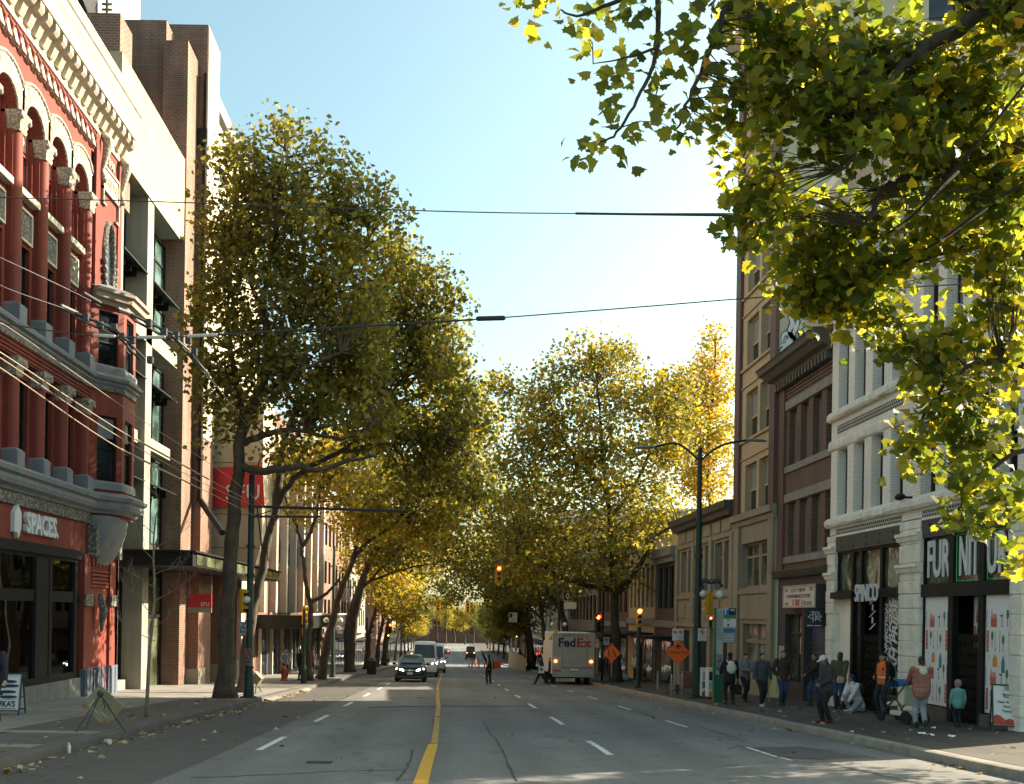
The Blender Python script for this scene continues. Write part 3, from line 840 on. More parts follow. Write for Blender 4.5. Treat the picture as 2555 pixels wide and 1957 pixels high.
m.build('cornice', M_cream, red)
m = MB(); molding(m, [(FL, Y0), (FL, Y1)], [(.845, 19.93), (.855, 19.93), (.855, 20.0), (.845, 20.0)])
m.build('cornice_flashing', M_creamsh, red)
# name plate and oval window with its wreath
m = MB(); xbox(m, FL, 1, 0, .05, 32.75, 34.2, 16.45, 17.15); m.build('name_plate', M_cream, red)
m = MB()
for a, b, c, d in ((32.68, 34.27, 17.15, 17.24), (32.68, 34.27, 16.36, 16.45), (32.68, 32.75, 15.9, 17.15), (34.2, 34.27, 15.7, 17.15), (32.68, 33.0, 15.85, 15.92), (33.95, 34.27, 15.65, 15.72)): xbox(m, FL, 1, 0, .1, a, b, c, d)
m.build('plate_frame', M_orn2, red)
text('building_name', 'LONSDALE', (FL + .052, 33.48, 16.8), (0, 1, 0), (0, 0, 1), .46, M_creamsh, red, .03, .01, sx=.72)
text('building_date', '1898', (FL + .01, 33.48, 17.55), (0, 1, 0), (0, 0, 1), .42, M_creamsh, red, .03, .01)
for yc in (32.55, 34.42):
    m = MB(); m.tube([(FL + .12, yc, 18.15), (FL + .3, yc, 17.9), (FL + .2, yc, 17.4), (FL + .08, yc, 16.9), (FL + .15, yc, 16.6)], [.12, .2, .12, .07, .12], 10, rnd=True)
    m.build('scroll_bracket', M_orn2, red, smooth=60)
m = MB(); n = 28
m.poly([(FL + .03, 33.4 + .36 * math.cos(2 * math.pi * i / n), 14.1 + 1.25 * math.sin(2 * math.pi * i / n)) for i in range(n)])
m.build('oval_window', G_dark, red)
m = MB(); rs = []
for i in range(n + 1):
    a = 2 * math.pi * i / n; k = 1 + .08 * math.sin(a * 7)
    rs.append([(FL + dx, 33.4 + (.36 + dr * k) * math.cos(a), 14.1 + (1.25 + dr * k) * math.sin(a)) for dx, dr in ((0, -.02), (.1, -.02), (.16, .06), (.1, .15), (0, .17))])
m.rings(rs, True, False)
for i in range(16):
    a = math.pi * (1.02 + .96 * i / 15)
    m.ball((FL + .12, 33.4 + .55 * math.cos(a), 14.0 + 1.4 * math.sin(a)), (.09, .1, .12), 7, 5)
m.build('oval_wreath', M_orn, red, smooth=60)
# corner bay
pA, pB, pC, pD = (FL, 31.98), (FL + .78, 32.95), (FL + .78, 34.2), (FL, 34.62)
bay = MB(); wins = []
for a, b in ((pA, pB), (pB, pC), (pC, pD)):
    Mx, L = facetM(a, b)
    hs = []
    if b != pD: hs = [(.28, L - .22, 6.15, 8.4), (.28, L - .22, 9.9, 12.0)] if a == pA else [(.26, L - .26, 6.15, 8.4), (.26, L - .26, 9.9, 12.0)]
    st = len(bay.v); wall(bay, 0, 1, 0, L, 4.9, 12.35, hs, .16); bay.xf(Mx, st)
    wins += [(h, Mx) for h in hs]
bay.build('bay_wall', M_red, red)
for h, Mx in wins: window(red, 0, 1, *h, M_frame, G_dark, .14, M=Mx, blind=M_blind2 if h[2] < 7 else None, bl=.3)
path = [(FL, Y0), (FL, 31.98), pB, pC, pD]
m = MB()
molding(m, path, [(0, 9.3), (.05, 9.3), (.06, 9.42), (.14, 9.5), (.14, 9.56), (.24, 9.62), (.26, 9.72), (.2, 9.76), (.12, 9.84), (0, 9.86)])
m.build('belt_course', M_grey, red)
m = MB(); molding(m, path, [(0, 9.26), (.055, 9.26), (.055, 9.4), (0, 9.4)]); m.build('belt_ornament', M_orn, red)
m = MB()
molding(m, path, [(0, 5.02), (.12, 5.02), (.16, 5.1), (.3, 5.18), (.34, 5.3), (.32, 5.42), (.42, 5.48), (.44, 5.6), (.34, 5.64), (.2, 5.74), (0, 5.76)])
m.build('lower_cornice', M_grey, red)
m = MB(); molding(m, path[:2], [(0, 4.66), (.06, 4.66), (.09, 5.0), (0, 5.02)]); m.build('lower_frieze', M_orn, red)
m = MB()
for z in (5.86, 9.86): molding(m, path[1:], [(0, z), (.06, z), (.06, z + .22), (.02, z + .3), (0, z + .3)])
m.build('bay_sill', M_grey, red)
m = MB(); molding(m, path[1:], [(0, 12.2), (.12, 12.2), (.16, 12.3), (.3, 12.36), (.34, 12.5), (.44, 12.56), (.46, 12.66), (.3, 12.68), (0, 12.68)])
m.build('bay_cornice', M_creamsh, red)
m = MB(); ap = (FL, 33.3, 13.25)
ring = [(FL, 31.7, 12.69), (FL + 1.2, 32.75, 12.69), (FL + 1.2, 34.4, 12.69), (FL, 34.9, 12.69)]
for i in range(3): m.poly([ring[i], ring[i + 1], ap])
m.build('bay_roof', M_grey, red)
m = MB()                                              # rounded corbel under the bay
rs = []
for z, k in ((4.95, 1.0), (4.7, .96), (4.3, .86), (3.9, .66), (3.55, .4), (3.3, .12)):
    rs.append([(FL + .78 * k * math.sin(math.pi * i / 10) ** .7 if 0 < i < 10 else FL - .02, 33.3 - 1.25 * (0.35 + .65 * k) * math.cos(math.pi * i / 10), z) for i in range(11)])
m.rings(rs, False, False)
m.build('bay_corbel', M_grey, red, smooth=50)
m = MB()
for yc in (32.15, 34.4): m.box(FL, FL + .3, yc - .16, yc + .16, 3.55, 4.66)
m.build('bay_bracket', M_orn, red)
m = MB(); xbox(m, FL, 1, -.3, -.05, 32.9, 33.6, .2, 2.9); m.build('side_door', M_frame, red)
# ground floor: sign band, lintel, shop front, pilaster at the end
m = MB(); xbox(m, FL, 1, -.4, -.02, Y0, 31.45, 3.68, 4.66); m.build('sign_band', M_red, red)
m = MB(); xbox(m, FL, 1, -.4, .05, Y0, 31.4, 3.38, 3.68); m.build('lintel', M_frame, red)
m = MB()
xbox(m, FL, 1, -.35, 0.0, 31.45, 34.62, -1.5, 4.9)
for y in (31.5, 33.9): xbox(m, FL, 1, 0, .1, y, y + .55, -0.3, 3.6)
for k in range(5): xbox(m, FL, 1, 0, .07, 32.2, 33.8, 2.5 + .13 * k, 2.57 + .13 * k)
for k in range(5): xbox(m, FL, 1, 0, .09, 32.25 + .32 * k, 32.43 + .32 * k, 3.2, 3.5)
m.build('end_pier', M_red, red)
m = MB()
for y in (31.5, 33.9): xbox(m, FL, 1, .1, .18, y - .06, y + .61, 1.85, 2.25)
m.tube([(FL + .2, 32.7, 2.2), (FL + .3, 32.75, 1.7), (FL + .22, 32.78, 1.0)], [.1, .16, .05], 8, rnd=True)
m.build('pier_capital', M_orn, red)
m = MB()
for y in (31.45, 32.5, 33.85): xbox(m, FL, 1, .0, .2, y, y + .65, -1.5, -.28)
for k in range(9): xbox(m, FL, 1, .2, .225, 31.5 + .34 * k, 31.56 + .34 * k, -1.4, -.34)
m.build('pier_base', pm('blue grey base', (0.1, 0.125, 0.165), 0.7, 0.15, 3, streak=.3), red)
m = MB(); xbox(m, FL, 1, -.3, .06, Y0, 31.45, -1.6, -.55); m.build('plinth', pm('grey concrete plinth', (0.2, 0.2, 0.2), 0.85, 0.2, 2, streak=.5, bump=.2), red)
m = MB()
xbox(m, FL, 1, -.16, -.04, Y0, 31.45, 1.96, 2.3); xbox(m, FL, 1, -.16, -.03, Y0, 31.45, -.55, -.34); xbox(m, FL, 1, -.16, -.04, Y0, 31.45, 3.28, 3.38)
for y in (22.3, 25.6, 28.05, 29.0, 30.95): xbox(m, FL, 1, -.2, 0, y, y + (.2 if y != 28.05 else .12), -.34, 3.28)
xbox(m, FL, 1, -.17, -.02, 28.2, 29.0, -.34, 3.28)
m.build('shop_frame', M_frame, red)
E_warm = None
for a, b, c, d in ((22.5, 25.6, -.34, 1.96), (25.8, 28.05, -.34, 1.96), (29.2, 30.95, -.34, 1.96), (22.5, 25.6, 2.3, 3.28), (25.8, 28.05, 2.3, 3.28), (29.2, 30.95, 2.3, 3.28)):
    m = MB(); xbox(m, FL, 1, -.12, -.1, a, b, c, d); m.build('shop_pane', G_clear, red)
M_int = pm('shop interior plaster', (0.42, 0.38, 0.28), 0.9, 0.15, 1)
M_intd = pm('shop interior dark', (0.08, 0.07, 0.06), 0.9, 0.2, 1)
m = MB(); xbox(m, FL, 1, -3.6, -3.5, Y0, 31.4, -.6, 3.4); xbox(m, FL, 1, -3.5, -.3, Y0, 31.4, -.62, -.58); m.build('interior', M_int, red)
m = MB(); xbox(m, FL, 1, -3.5, -.25, 28.45, 28.6, -.6, 3.3); xbox(m, FL, 1, -3.5, -.25, 31.25, 31.35, -.6, 3.4); xbox(m, FL, 1, -3.5, -.3, Y0, 31.4, 3.34, 3.4); m.build('partition', M_intd, red)
M_signw = pm('sign letter white', (0.62, 0.63, 0.66), 0.6, 0.05, 3)
text('sign_lettering', 'SPACES.', (FL - .015, 28.25, 4.2), (0, 1, 0), (0, 0, 1), .74, M_signw, red, .12, .035, fit=(2.2, .62))
m = MB(); hx = [(27.2 - .62 + dy * .5, 4.2 + dz * .5) for dy, dz in ((0, .95), (.42, .5), (.42, -.35), (.1, -.95), (-.1, -.62), (-.42, -.62), (-.42, .45))]
m.prism([(FL - .015, y, z) for y, z in hx], (.12, 0, 0)); m.build('sign_emblem', M_signw, red)
# things in the shop window
m = MB(); xbox(m, FL, 1, -1.2, -.6, 25.7, 27.9, -.58, .12); m.build('display_shelf', M_int)
sh = bpy.context.scene.objects['display_shelf']; tag(sh, 'tan low box shelf standing inside the red building shop window', 'shelf')
m = MB(); m.ball((FL - .8, 29.75, .95), .17, 14, 10); m.tube([(FL - .8, 29.75, 1.1), (FL - .8, 29.75, 3.3)], .008, 5)
tag(m.build('pendant_lamp', pm('amber lamp glass', (0.75, 0.33, 0.08), .4, .05, 2), smooth=60), 'round amber pendant lamp hanging inside the red building shop', 'lamp')
m = MB(); m.prism([(FL - .5, 29.4, -.58), (FL - .5, 30.6, -.58), (FL - .5, 29.5, .1)], (-.3, 0, 0)); tag(m.build('display_board', M_int), 'slanted yellow board leaning inside the right shop window of the red building', 'board')

# ---------------------------------------------------------------- concrete and brick building next door
M_conc = pm('board marked concrete', (0.27, 0.25, 0.21), 0.85, 0.12, 0.9, streak=0.4, bump=0.12, fine=0.05)
M_stucco = pm('weathered cream stucco', (0.36, 0.285, 0.19), 0.85, 0.1, 0.8, streak=0.55, grime=(0.3, 0.2, 0.13), bump=0.1)
M_stucco2 = pm('beige render', (0.44, 0.375, 0.27), 0.85, 0.08, 0.6, streak=0.25, bump=0.05)
M_brick = brickmat('brown brick', (0.195, 0.088, 0.06), (0.15, 0.068, 0.048), (0.24, 0.19, 0.15), 0.26, 0.1, 0.013, 0.3)
M_brick2 = brickmat('red brown brick', (0.17, 0.066, 0.043), (0.135, 0.052, 0.035), (0.2, 0.155, 0.12), 0.24, 0.085, 0.011, 0.2)
M_black = pm('black painted metal', (0.009, 0.009, 0.009), 0.55, 0.2, 3, spec=.25)
sfu = thing('office_building', 'tall brick and concrete office building with a black canopy beside the ornate red building', 'building', (FL, 40, zr(40)))
m = MB()
m.box(-26, -12.55, 35.0, 36.3, 17.0, 23.9)
m.box(-27, FL + .42, 44.8, 47.0, -2.2, 29.6)
m.box(-27, -13.4, 43.3, 44.8, -2.2, 28.85)
m.box(-13.42, FL, 43.0, 44.9, -2.1, 27.75)
m.box(FL - .4, FL, 34.64, 35.0, -1.6, 8)
m.build('brick_wall', M_brick, sfu)
m = MB()
m.prism([(FL - .05, 34.7, 18.6), (FL - .05, 40.4, 18.6), (FL - .05, 40.4, 22.3), (FL - .05, 34.7, 22.3)], (-6, 0, 0))
m.box(FL - 3, FL - .06, 35.0, 43.0, 18.62, 22.3)
m.build('upper_wall', M_stucco, sfu)
m = MB(); m.box(FL + .4, FL + .46, 44.85, 46.95, 10, 29.55); m.build('rendered_edge', M_stucco2, sfu)
m = MB()
for y0, y1 in ((34.66, 34.98), (37.75, 38.5)): m.box(FL - 1.3, FL, y0, y1, -1.8, 18.3)
m.box(FL - 1.2, FL + .05, 34.66, 42.0, 18.28, 18.95)
m.box(FL - .9, FL + .0, 34.66, 42.0, 12.5, 13.15)
m.box(FL - .9, FL - .25, 34.66, 42.0, 8.4, 8.9)
m.build('concrete_frame', M_conc, sfu)
xw = FL - 0.85
for z0, z1 in ((4.6, 8.4), (8.9, 12.5), (13.15, 15.2), (15.5, 18.28)):
    for a, b in ((34.98, 37.75), (38.5, 43.0)):
        window(sfu, xw, 1, a, b, z0, z1, M_frame, G_teal, .1, .08, .62, mull=2, blind=None)
m = MB()
for z in (15.2, 11.0, 6.9):
    for a, b in ((34.98, 37.75), (38.5, 42.1)):
        m.prism([(FL - .85, a, z + .35), (FL + .05, a, z + .02), (FL + .05, a, z - .03), (FL - .85, a, z + .28)], (0, b - a, 0))
        for k in range(4):
            y = a + (b - a) * (k + .5) / 4
            m.box(FL - .85, FL - .3, y - .03, y + .03, z - .25, z + .1)
m.build('sunshade', M_frame, sfu)
m = MB()
for y0, y1 in ((34.98, 37.75), (38.5, 43.0)):
    xbox(m, FL - .9, 1, 0, .1, y0, y1, 3.2, 3.4); xbox(m, FL - .9, 1, 0, .1, y0, y1, 1.4, 1.55)
    for y in (y0 + .05, (y0 + y1) / 2, y1 - .1): xbox(m, FL - .9, 1, 0, .1, y, y + .08, -1.7, 3.2)
m.build('entrance_frame', M_frame, sfu)
m = MB(); xbox(m, FL - .9, 1, -.05, 0.02, 34.98, 43.0, -1.8, 4.6); m.build('entrance_glass', glassmat('olive shop glass', (0.05, 0.055, 0.035), .05), sfu)
m = MB(); xbox(m, FL - .9, 1, .1, .35, 34.98, 37.7, -1.8, -1.05); m.build('entrance_plinth', M_conc, sfu)
# canopy
m = MB()
m.box(FL - .8, -9.85, 36.1, 54.5, 3.45, 3.98); m.box(FL - .8, -9.7, 35.95, 54.6, 3.98, 4.05)
m.build('canopy', M_black, sfu)
m = MB(); m.box(-9.85, -9.82, 36.6, 54.4, 3.52, 3.92); m.build('canopy_glass', glassmat('canopy glass', (0.07, 0.08, 0.05), .08, .05), sfu)
# brick piers with concrete bases under the canopy
m = MB(); mb2 = MB()
for y in (44.2, 48.2, 52.2):
    m.box(FL - .5, FL + .55, y, y + 1.15, -1.0, 3.45); mb2.box(FL - .55, FL + .6, y - .05, y + 1.2, -2.4, -1.0)
m.box(FL - 1.6, FL - 1.3, 43, 55, -2.4, 3.45)
m.build('brick_pier', M_brick2, sfu); mb2.build('pier_base', M_conc, sfu)
M_sred = pm('sign red', (0.5, 0.02, 0.025), 0.55, 0.05, 2)
p = onY(42.6, 441, 1519)
sg = thing('hanging_sign', 'small red sign with white letters hanging under the black canopy', 'sign', (p.x, p.y, p.z), None)
m = MB(); a, b = onY(42.6, 472, 1482), onY(42.6, 528, 1517); m.box(a.x, b.x, 42.58, 42.66, b.z, a.z); m.build('panel', M_sred, sg)
m = MB(); c_ = onY(42.6, 528, 1529); m.box(a.x - .05, b.x, 42.585, 42.65, c_.z, b.z); m.box(a.x, a.x + .03, 42.6, 42.63, a.z, 3.45); m.box(b.x - .04, b.x, 42.6, 42.63, a.z, 3.45); m.build('backing', M_conc, sg)
text('lettering', 'SFU', ((a.x * .25 + b.x * .75) - .04, 42.575, b.z + .15), (1, 0, 0), (0, 0, 1), .25, M_signw, sg, .012, .0)
# drain pipe and its brackets
m = MB(); px = onY(44.6, 507, 600).x
m.tube([(px, 44.7, 27.2), (px, 44.7, 7.0)], .11, 10)
for z in (15.6, 13.5, 11.2, 9.0, 18.6, 17.2): m.tube([(px, 44.7, z - .12), (px, 44.7, z + .12)], .17, 10)
for z in (24.3, 16.0): m.box(px - .85, px + .1, 44.62, 44.8, z - .45, z + .3)
q = onY(42.5, 555, 1330); m.tube([(px, 44.7, 7.0), (q.x, 42.5, q.z)], .15, 8)
m.build('drain_pipe', M_black, sfu)
# things on the roofs
m = MB(); p = onY(40, 267, 40); q = onY(40, 267, 2)
m.tube([(p.x, 40, p.z - 3.5), (p.x, 40, q.z)], .07, 8)
for dz in (.15, .38): m.tube([(p.x - .22, 40, q.z - dz), (p.x + .22, 40, q.z - dz)], .05, 6)
m.build('roof_mast', M_grey, sfu)
m = MB(); m.prism([(-21, 38, 24.5), (-14.4, 38, 24.5), (-15.2, 38, 26.4), (-21, 38, 26.4)], (0, 4, 0)); m.box(-18, -15.3, 37.8, 40, 26.4, 29); m.build('roof_plant', M_frame, sfu)

bt = thing('tower_block', 'pale cream tower rising out of the frame behind the brick building', 'building', (-26, 54, zr(54)))
m = MB()
m.box(-34, -20.6, 47.2, 61.0, -3, 56)
m.build('wall', M_stucco2, bt)
# ---------------------------------------------------------------- beige block with its projecting stucco wall and red banner
be = thing('beige_building', 'beige rendered block with a dark sloping eave, mostly behind the big left tree', 'building', (FL, 58, zr(58)))
m = MB()
hs = [(y, y + 3.6, z, z + .8) for y in (49.0, 54.0) for z in (9, 14, 19, 24.2)]
wall(m, FL, 1, 47.05, 59.5, -2.6, 27.8, hs, .25); wall(m, 47.05, -1, -24, FL, -2.4, 27.8, [], .2, axis='y'); wall(m, 59.5, 1, -24, FL, -2.6, 27.8, [], .2, axis='y')
m.build('wall', M_stucco2, be)
for a, b, c, d in hs: window(be, FL, 1, a, b, c, d, M_frame, G_dark, .2)
m = MB(); molding(m, [(FL, 47.0), (FL, 59.6)], [(0, 27.0), (.25, 27.1), (.3, 27.3), (.3, 27.75), (0, 27.9)]); m.box(-24, FL - .01, 47.06, 59.4, 27.8, 27.88); m.build('eave', M_grey, be)
m = MB(); a, b = onY(47.5, 522, 1150), onY(47.5, 652, 1395)
m.prism([(a.x, 47.5, 4.06), (b.x - .3, 47.5, 4.06), (b.x, 47.5, 5.2), (b.x, 47.5, 12.6), (a.x, 47.5, 12.6)], (0, 3, 0))
m.build('stucco_wall', M_stucco2, be)
m = MB()
for z in (4.9, 6.6, 9.2): m.box(a.x, b.x + .004, 47.494, 47.5, z, z + .03)
m.build('wall_joint', M_black, be)
ban = thing('fabric_banner', 'large red banner with white letters hung on the pale wall behind the big left tree', 'banner', (a.x, 47.3, 7.5))
m = MB(); c4 = [onY(47.3, *q) for q in ((513, 1170), (655, 1158), (660, 1262), (530, 1266))]
m.prism([tuple(q) for q in c4][::-1], (0, .05, 0)); m.build('cloth', M_sred, ban)
text('lettering', 'SFU', onY(47.27, 606, 1231), (1, 0, .02), (0, 0, 1), 1.1, M_signw, ban, .01, .0)

# ---------------------------------------------------------------- brick market building with pale fins
mk = thing('market_building', 'brick building with tall pale fins above the market canopy, behind the left street trees', 'building', (FL, 75, zr(75)))
m = MB(); wall(m, FL, 1, 59.6, 92, -4, 15.5, [], .2); wall(m, 59.6, -1, -26, FL, -3, 15.5, [], axis='y'); wall(m, 92, 1, -26, FL, -4, 15.5, [], axis='y'); m.box(-26, FL, 59.6, 92, 15.5, 15.8)
m.build('wall', M_brick2, mk)
M_fin = pm('pale concrete fin', (0.55, 0.47, 0.38), 0.8, 0.1, 1, streak=.3)
for y in np.arange(60.2, 92, 4.0):
    m = MB(); m.box(FL, FL + .5, y, y + .55, 1.65, 13.8); m.box(FL + .12, FL + .3, y + .15, y + .35, -3.8, .62); m.prism([(FL, y, 13.8), (FL + .5, y, 13.8), (FL, y, 15)], (0, .55, 0)); m.build('fin', M_fin, mk)
for y in np.arange(60.95, 90, 4.0):
    window(mk, FL + .12, 1, y + .2, y + 3.0, 5.2, 6.9, M_frame, G_teal, .11, .07, .0, mull=1)
m = MB(); m.box(FL, FL + 3.1, 60, 91, .62, 1.5); m.build('canopy', M_black, mk)
m = MB(); m.box(FL + 2.2, FL + 3.15, 60, 91, 1.5, 1.62); m.build('canopy_edge', M_fin, mk)
m = MB(); xbox(m, FL, 1, .02, .12, 60.8, 91, -3.5, .6); m.build('shop_glass', G_dark, mk)
m = MB()
for y in np.arange(61, 91, 1.9): xbox(m, FL, 1, .1, .2, y, y + .1, -3.6, .62)
m.build('shop_frame', M_grey, mk)
m = MB(); xbox(m, FL, 1, .02, .3, 59.8, 91, -4, -2.7); m.build('base', M_black, mk)
M_blue = pm('sign blue', (0.02, 0.04, 0.3), .5, .05, 2); M_green = pm('sign green', (0.01, 0.09, 0.03), .5, .05, 2)
def hangsign(x0, y0, x1, y1, Y, s, mat, lmat, lab, shear=0.0):
    a, b = onY(Y, x0, y0), onY(Y, x1, y1)
    t_ = thing('shop_sign', lab, 'sign', (a.x, Y, b.z), 'signs under the market canopy')
    m = MB(); m.box(a.x, b.x, Y, Y + .08, b.z, a.z); m.build('panel', mat, t_)
    m = MB(); m.box(a.x + .03, a.x + .06, Y + .02, Y + .05, a.z, a.z + .35); m.box(b.x - .06, b.x - .03, Y + .02, Y + .05, a.z, a.z + .35); m.build('hanger', M_black, t_)
    ls = s.split('\n')
    for i, l in enumerate(ls):
        if l: text('lettering', l, ((a.x + b.x) / 2, Y - .005, b.z + (a.z - b.z) * (1 - (i + .5) / len(ls))), (1, 0, 0), (0, 0, 1), (a.z - b.z) * .8 / len(ls), lmat, t_, .01, .01, sx=.85, shear=shear)
hangsign(646, 1551, 664, 1563, 66, '', M_green, M_signw, 'small plain green sign left of the market sign')
hangsign(665, 1551, 700, 1563, 66, 'MARKET', M_black, M_signw, 'black sign with slanted white MARKET lettering', .3)
hangsign(703, 1545, 732, 1555, 66.5, 'LONDON\nDRUGS', M_signw, M_blue, 'white sign with two small blue lines beside the red sign')
hangsign(735, 1545, 760, 1556, 67, '', M_sred, M_signw, 'plain red sign, rightmost under the market canopy')

# ---------------------------------------------------------------- more left-hand buildings down the hill
def plain_building(name, lab, X, dirn, y0, y1, ztop, wmat, fl=3.8, bay=3.0, ww=1.7, wh=2.2, zbase=4.2, gm=G_dark, shop=True, deep=16, frame=M_frame, corn=None):
    b = thing(name, lab, 'building', (X, (y0 + y1) / 2, zr((y0 + y1) / 2)))
    m = MB(); zb = zr(y1) - .5; g0 = zr((y0 + y1) / 2)
    hs = []
    z = g0 + zbase + 1.0
    while z + wh < ztop - .6:
        y = y0 + .6
        while y + ww < y1 - .3: hs.append((y, y + ww, z, z + wh)); y += bay
        z += fl
    wall(m, X, dirn, y0, y1, zb, ztop, hs, .25)
    xa, xb = sorted((X, X - dirn * deep))
    wall(m, y0, -1, xa, xb, zb, ztop, [], axis='y'); wall(m, y1, 1, xa, xb, zb, ztop, [], axis='y'); m.box(xa + .01, xb - .01, y0 + .01, y1 - .01, ztop - .3, ztop - .02)
    m.build('wall', wmat, b)
    for h in hs: window(b, X, dirn, *h, frame, gm, .2)
    m = MB(); xbox(m, X, dirn, 0, .35, y0 - .02, y1 + .02, ztop - .35, ztop + .15); xbox(m, X, dirn, 0, .2, y0, y1, ztop - .7, ztop - .35); xbox(m, X, dirn, 0, .15, y0, y1, g0 + zbase - .1, g0 + zbase + .3)
    m.build('cornice', corn or M_grey, b)
    if shop:
        m = MB(); y = y0 + .4
        while y + 2.6 < y1: xbox(m, X, dirn, .0, .06, y, y + 2.6, zb + .9, g0 + zbase - .9); y += 3.1
        m.build('shop_glass', gm, b)
        m = MB(); xbox(m, X, dirn, 0, 1.6, y0 + .3, y1 - .3, g0 + zbase - .75, g0 + zbase - .6); m.build('awning', M_black, b)
    return b
plain_building('brick_building', 'shaded brown brick block beyond the market building on the left', FL, 1, 92.1, 116, 14, M_brick)
plain_building('stone_building', 'grey stone block far down the left side near the far crossing', FL, 1, 116.1, 138, 19, M_conc)
plain_building('brick_building', 'far red brick block past the far crossing on the left', FL, 1, 160, 200, 10, M_brick2)
plain_building('stone_building', 'pale far block on the left beyond the red brick one', FL, 1, 200.1, 260, 12, M_stucco2)
# ================================================================ RIGHT SIDE
M_wht = pm('white painted brick', (0.8, 0.75, 0.68), 0.75, 0.06, 1.2, streak=0.3, grime=(0.42, 0.39, 0.36), bump=0.35, fine=0.06)
M_whtb = brickmat('white painted brickwork', (0.8, 0.75, 0.68), (0.75, 0.7, 0.64), (0.56, 0.53, 0.49), 0.24, 0.08, 0.008, 0.1)
M_rock = pm('white rock faced stone', (0.76, 0.72, 0.65), 0.85, 0.14, 3.5, streak=0.3, grime=(0.38, 0.36, 0.33), bump=1.0, fine=0.06)
M_grill = brickmat('patterned brick band', (0.03, 0.032, 0.034), (0.05, 0.05, 0.05), (0.4, 0.39, 0.36), 0.13, 0.11, 0.022, 0.1)
M_steel = pm('dark grey steel lintel', (0.045, 0.046, 0.048), 0.55, 0.15, 2, streak=.3, grime=(0.08, 0.04, 0.03))
M_brwin = pm('dark brown window frame', (0.05, 0.03, 0.026), 0.5, 0.15, 4)
M_neon = emat('green neon tube', (0.02, 0.3, 0.07), .12)
X = FR
wb = thing('brick_building', 'white painted brick building with rows of narrow windows and shops on the right', 'building', (FR, 26, zr(26)))
WOP = [(29.96, 30.74), (28.74, 29.5), (27.5, 28.26), (26.26, 27.02), (24.5, 25.28), (23.3, 24.08), (22.1, 22.88), (20.95, 21.7)]
ROWS = [(5.17, 7.31), (8.62, 11.0), (12.2, 14.3)]
m = MB()
wall(m, X, -1, 20.62, 31.24, 4.55, 15.6, [(a, b, c, d) for a, b in WOP for c, d in ROWS], .34)
wall(m, 20.62, -1, X, X + 3.6, -1.5, 15.6, [(13.9, 14.8, c, d) for c, d in ROWS], .3, axis='y'); wall(m, X + 3.6, 1, 20.62, 31.24, -1.5, 15.6, [])
wall(m, 31.24, 1, X, X + 3.6, 5, 15.6, [], axis='y')
m.build('wall', M_whtb, wb)
m = MB(); m.box(X + .3, X + 3.5, 20.7, 31.1, 15.3, 15.5); m.build('roof', M_dirt, wb)
rw = random.Random(4)
for a, b in WOP:
    for i, (c, d) in enumerate(ROWS):
        window(wb, X, -1, a, b, c, d, M_brwin, G_dark, .34, .055, .42, blind=M_blind2 if rw.random() < .75 else None, bl=rw.choice((.45, .5, .55)))
m = MB()
for x in (13.9,):
    for c, d in ROWS: m.box(x, x + .9, 20.92, 20.94, c, d)
m.build('side_glass', G_dark, wb)
def rockband(m, z0, z1, y0, y1, d0):
    r_ = random.Random(z0); y = y0
    while y < y1:
        L = min(r_.uniform(.4, .8), y1 - y)
        d = d0 + r_.uniform(-.025, .035)
        m.prism([(X, y, z0), (X - d * .7, y, z0 + .02), (X - d, y, z0 + .1 + r_.uniform(-.03, .03)), (X - d * .95, y, z1 - .08), (X - d * .5, y, z1), (X, y, z1)][::-1], (0, L + .002, 0)); y += L
m = MB()
for z0, z1, d in ((4.78, 5.1, .17), (7.33, 7.66, .06), (8.28, 8.6, .17), (11.02, 11.35, .06), (11.85, 12.15, .17)): rockband(m, z0, z1, 20.62, 31.3, d)
m.build('stone_course', M_rock, wb)
m = MB()
for z0, z1 in ((7.84, 8.1), (11.45, 11.7)):
    for y0, y1 in ((26.3, 30.75), (21.1, 25.1)): xbox(m, X, -1, .0, .012, y0, y1, z0, z1)
for y0, y1 in ((26.3, 30.7), (21.1, 25.1)): xbox(m, X, -1, .0, .03, y0, y1, 4.52, 4.74)
m.build('patterned_band', M_grill, wb)
m = MB(); molding(m, [(X, 31.3), (X, 20.58)], [(0, 14.7), (.15, 14.75), (.3, 15.0), (.6, 15.2), (.75, 15.4), (.75, 15.7), (0, 15.8)]); m.build('cornice', M_wht, wb)
m = MB()                                              # piers of rough blocks
for y0, y1 in ((30.66, 31.3), (25.1, 26.24), (20.62, 21.06)):
    r_ = random.Random(y0); z = -1.6
    while z < 4.5:
        h = min(r_.uniform(.34, .5), 4.52 - z) if z < 4.1 else 4.52 - z
        e = r_.uniform(0, .035)
        xbox(m, X, -1, -.3, .06 + e, y0 - e * .4, y1 + e * .4, z + .008, z + h - .008); z += h
    xbox(m, X, -1, -.32, .045, y0 + .02, y1 - .02, -1.6, 4.52)
m.build('pier', M_rock, wb, bevel=.02)
m = MB()
for y0, y1 in ((30.62, 31.34), (25.06, 26.3)):
    for z in (3.1, 3.95): molding(m, [(X, y1), (X, y0)], [(0, z - .02), (.12, z), (.16, z + .1), (.2, z + .14), (.2, z + .22), (0, z + .24)])
m.build('pier_moulding', M_wht, wb)
m = MB()
for y0, y1 in ((26.24, 30.66), (21.06, 25.1)): xbox(m, X, -1, -.1, .05, y0, y1, 4.46, 4.53); xbox(m, X, -1, -.1, .03, y0, y1, 4.74, 4.8)
m.build('white_strip', M_wht, wb)
m = MB()
for y0, y1 in ((26.24, 30.66), (21.06, 25.1)):
    xbox(m, X, -1, -.1, .04, y0, y1, 3.98, 4.46)
    for k in range(5):
        for z in (4.1, 4.32): m.ball((X - .045, y0 + (y1 - y0) * (k + .5) / 5, z), (.03, .05, .05), 8, 5)
m.build('steel_lintel', M_steel, wb)
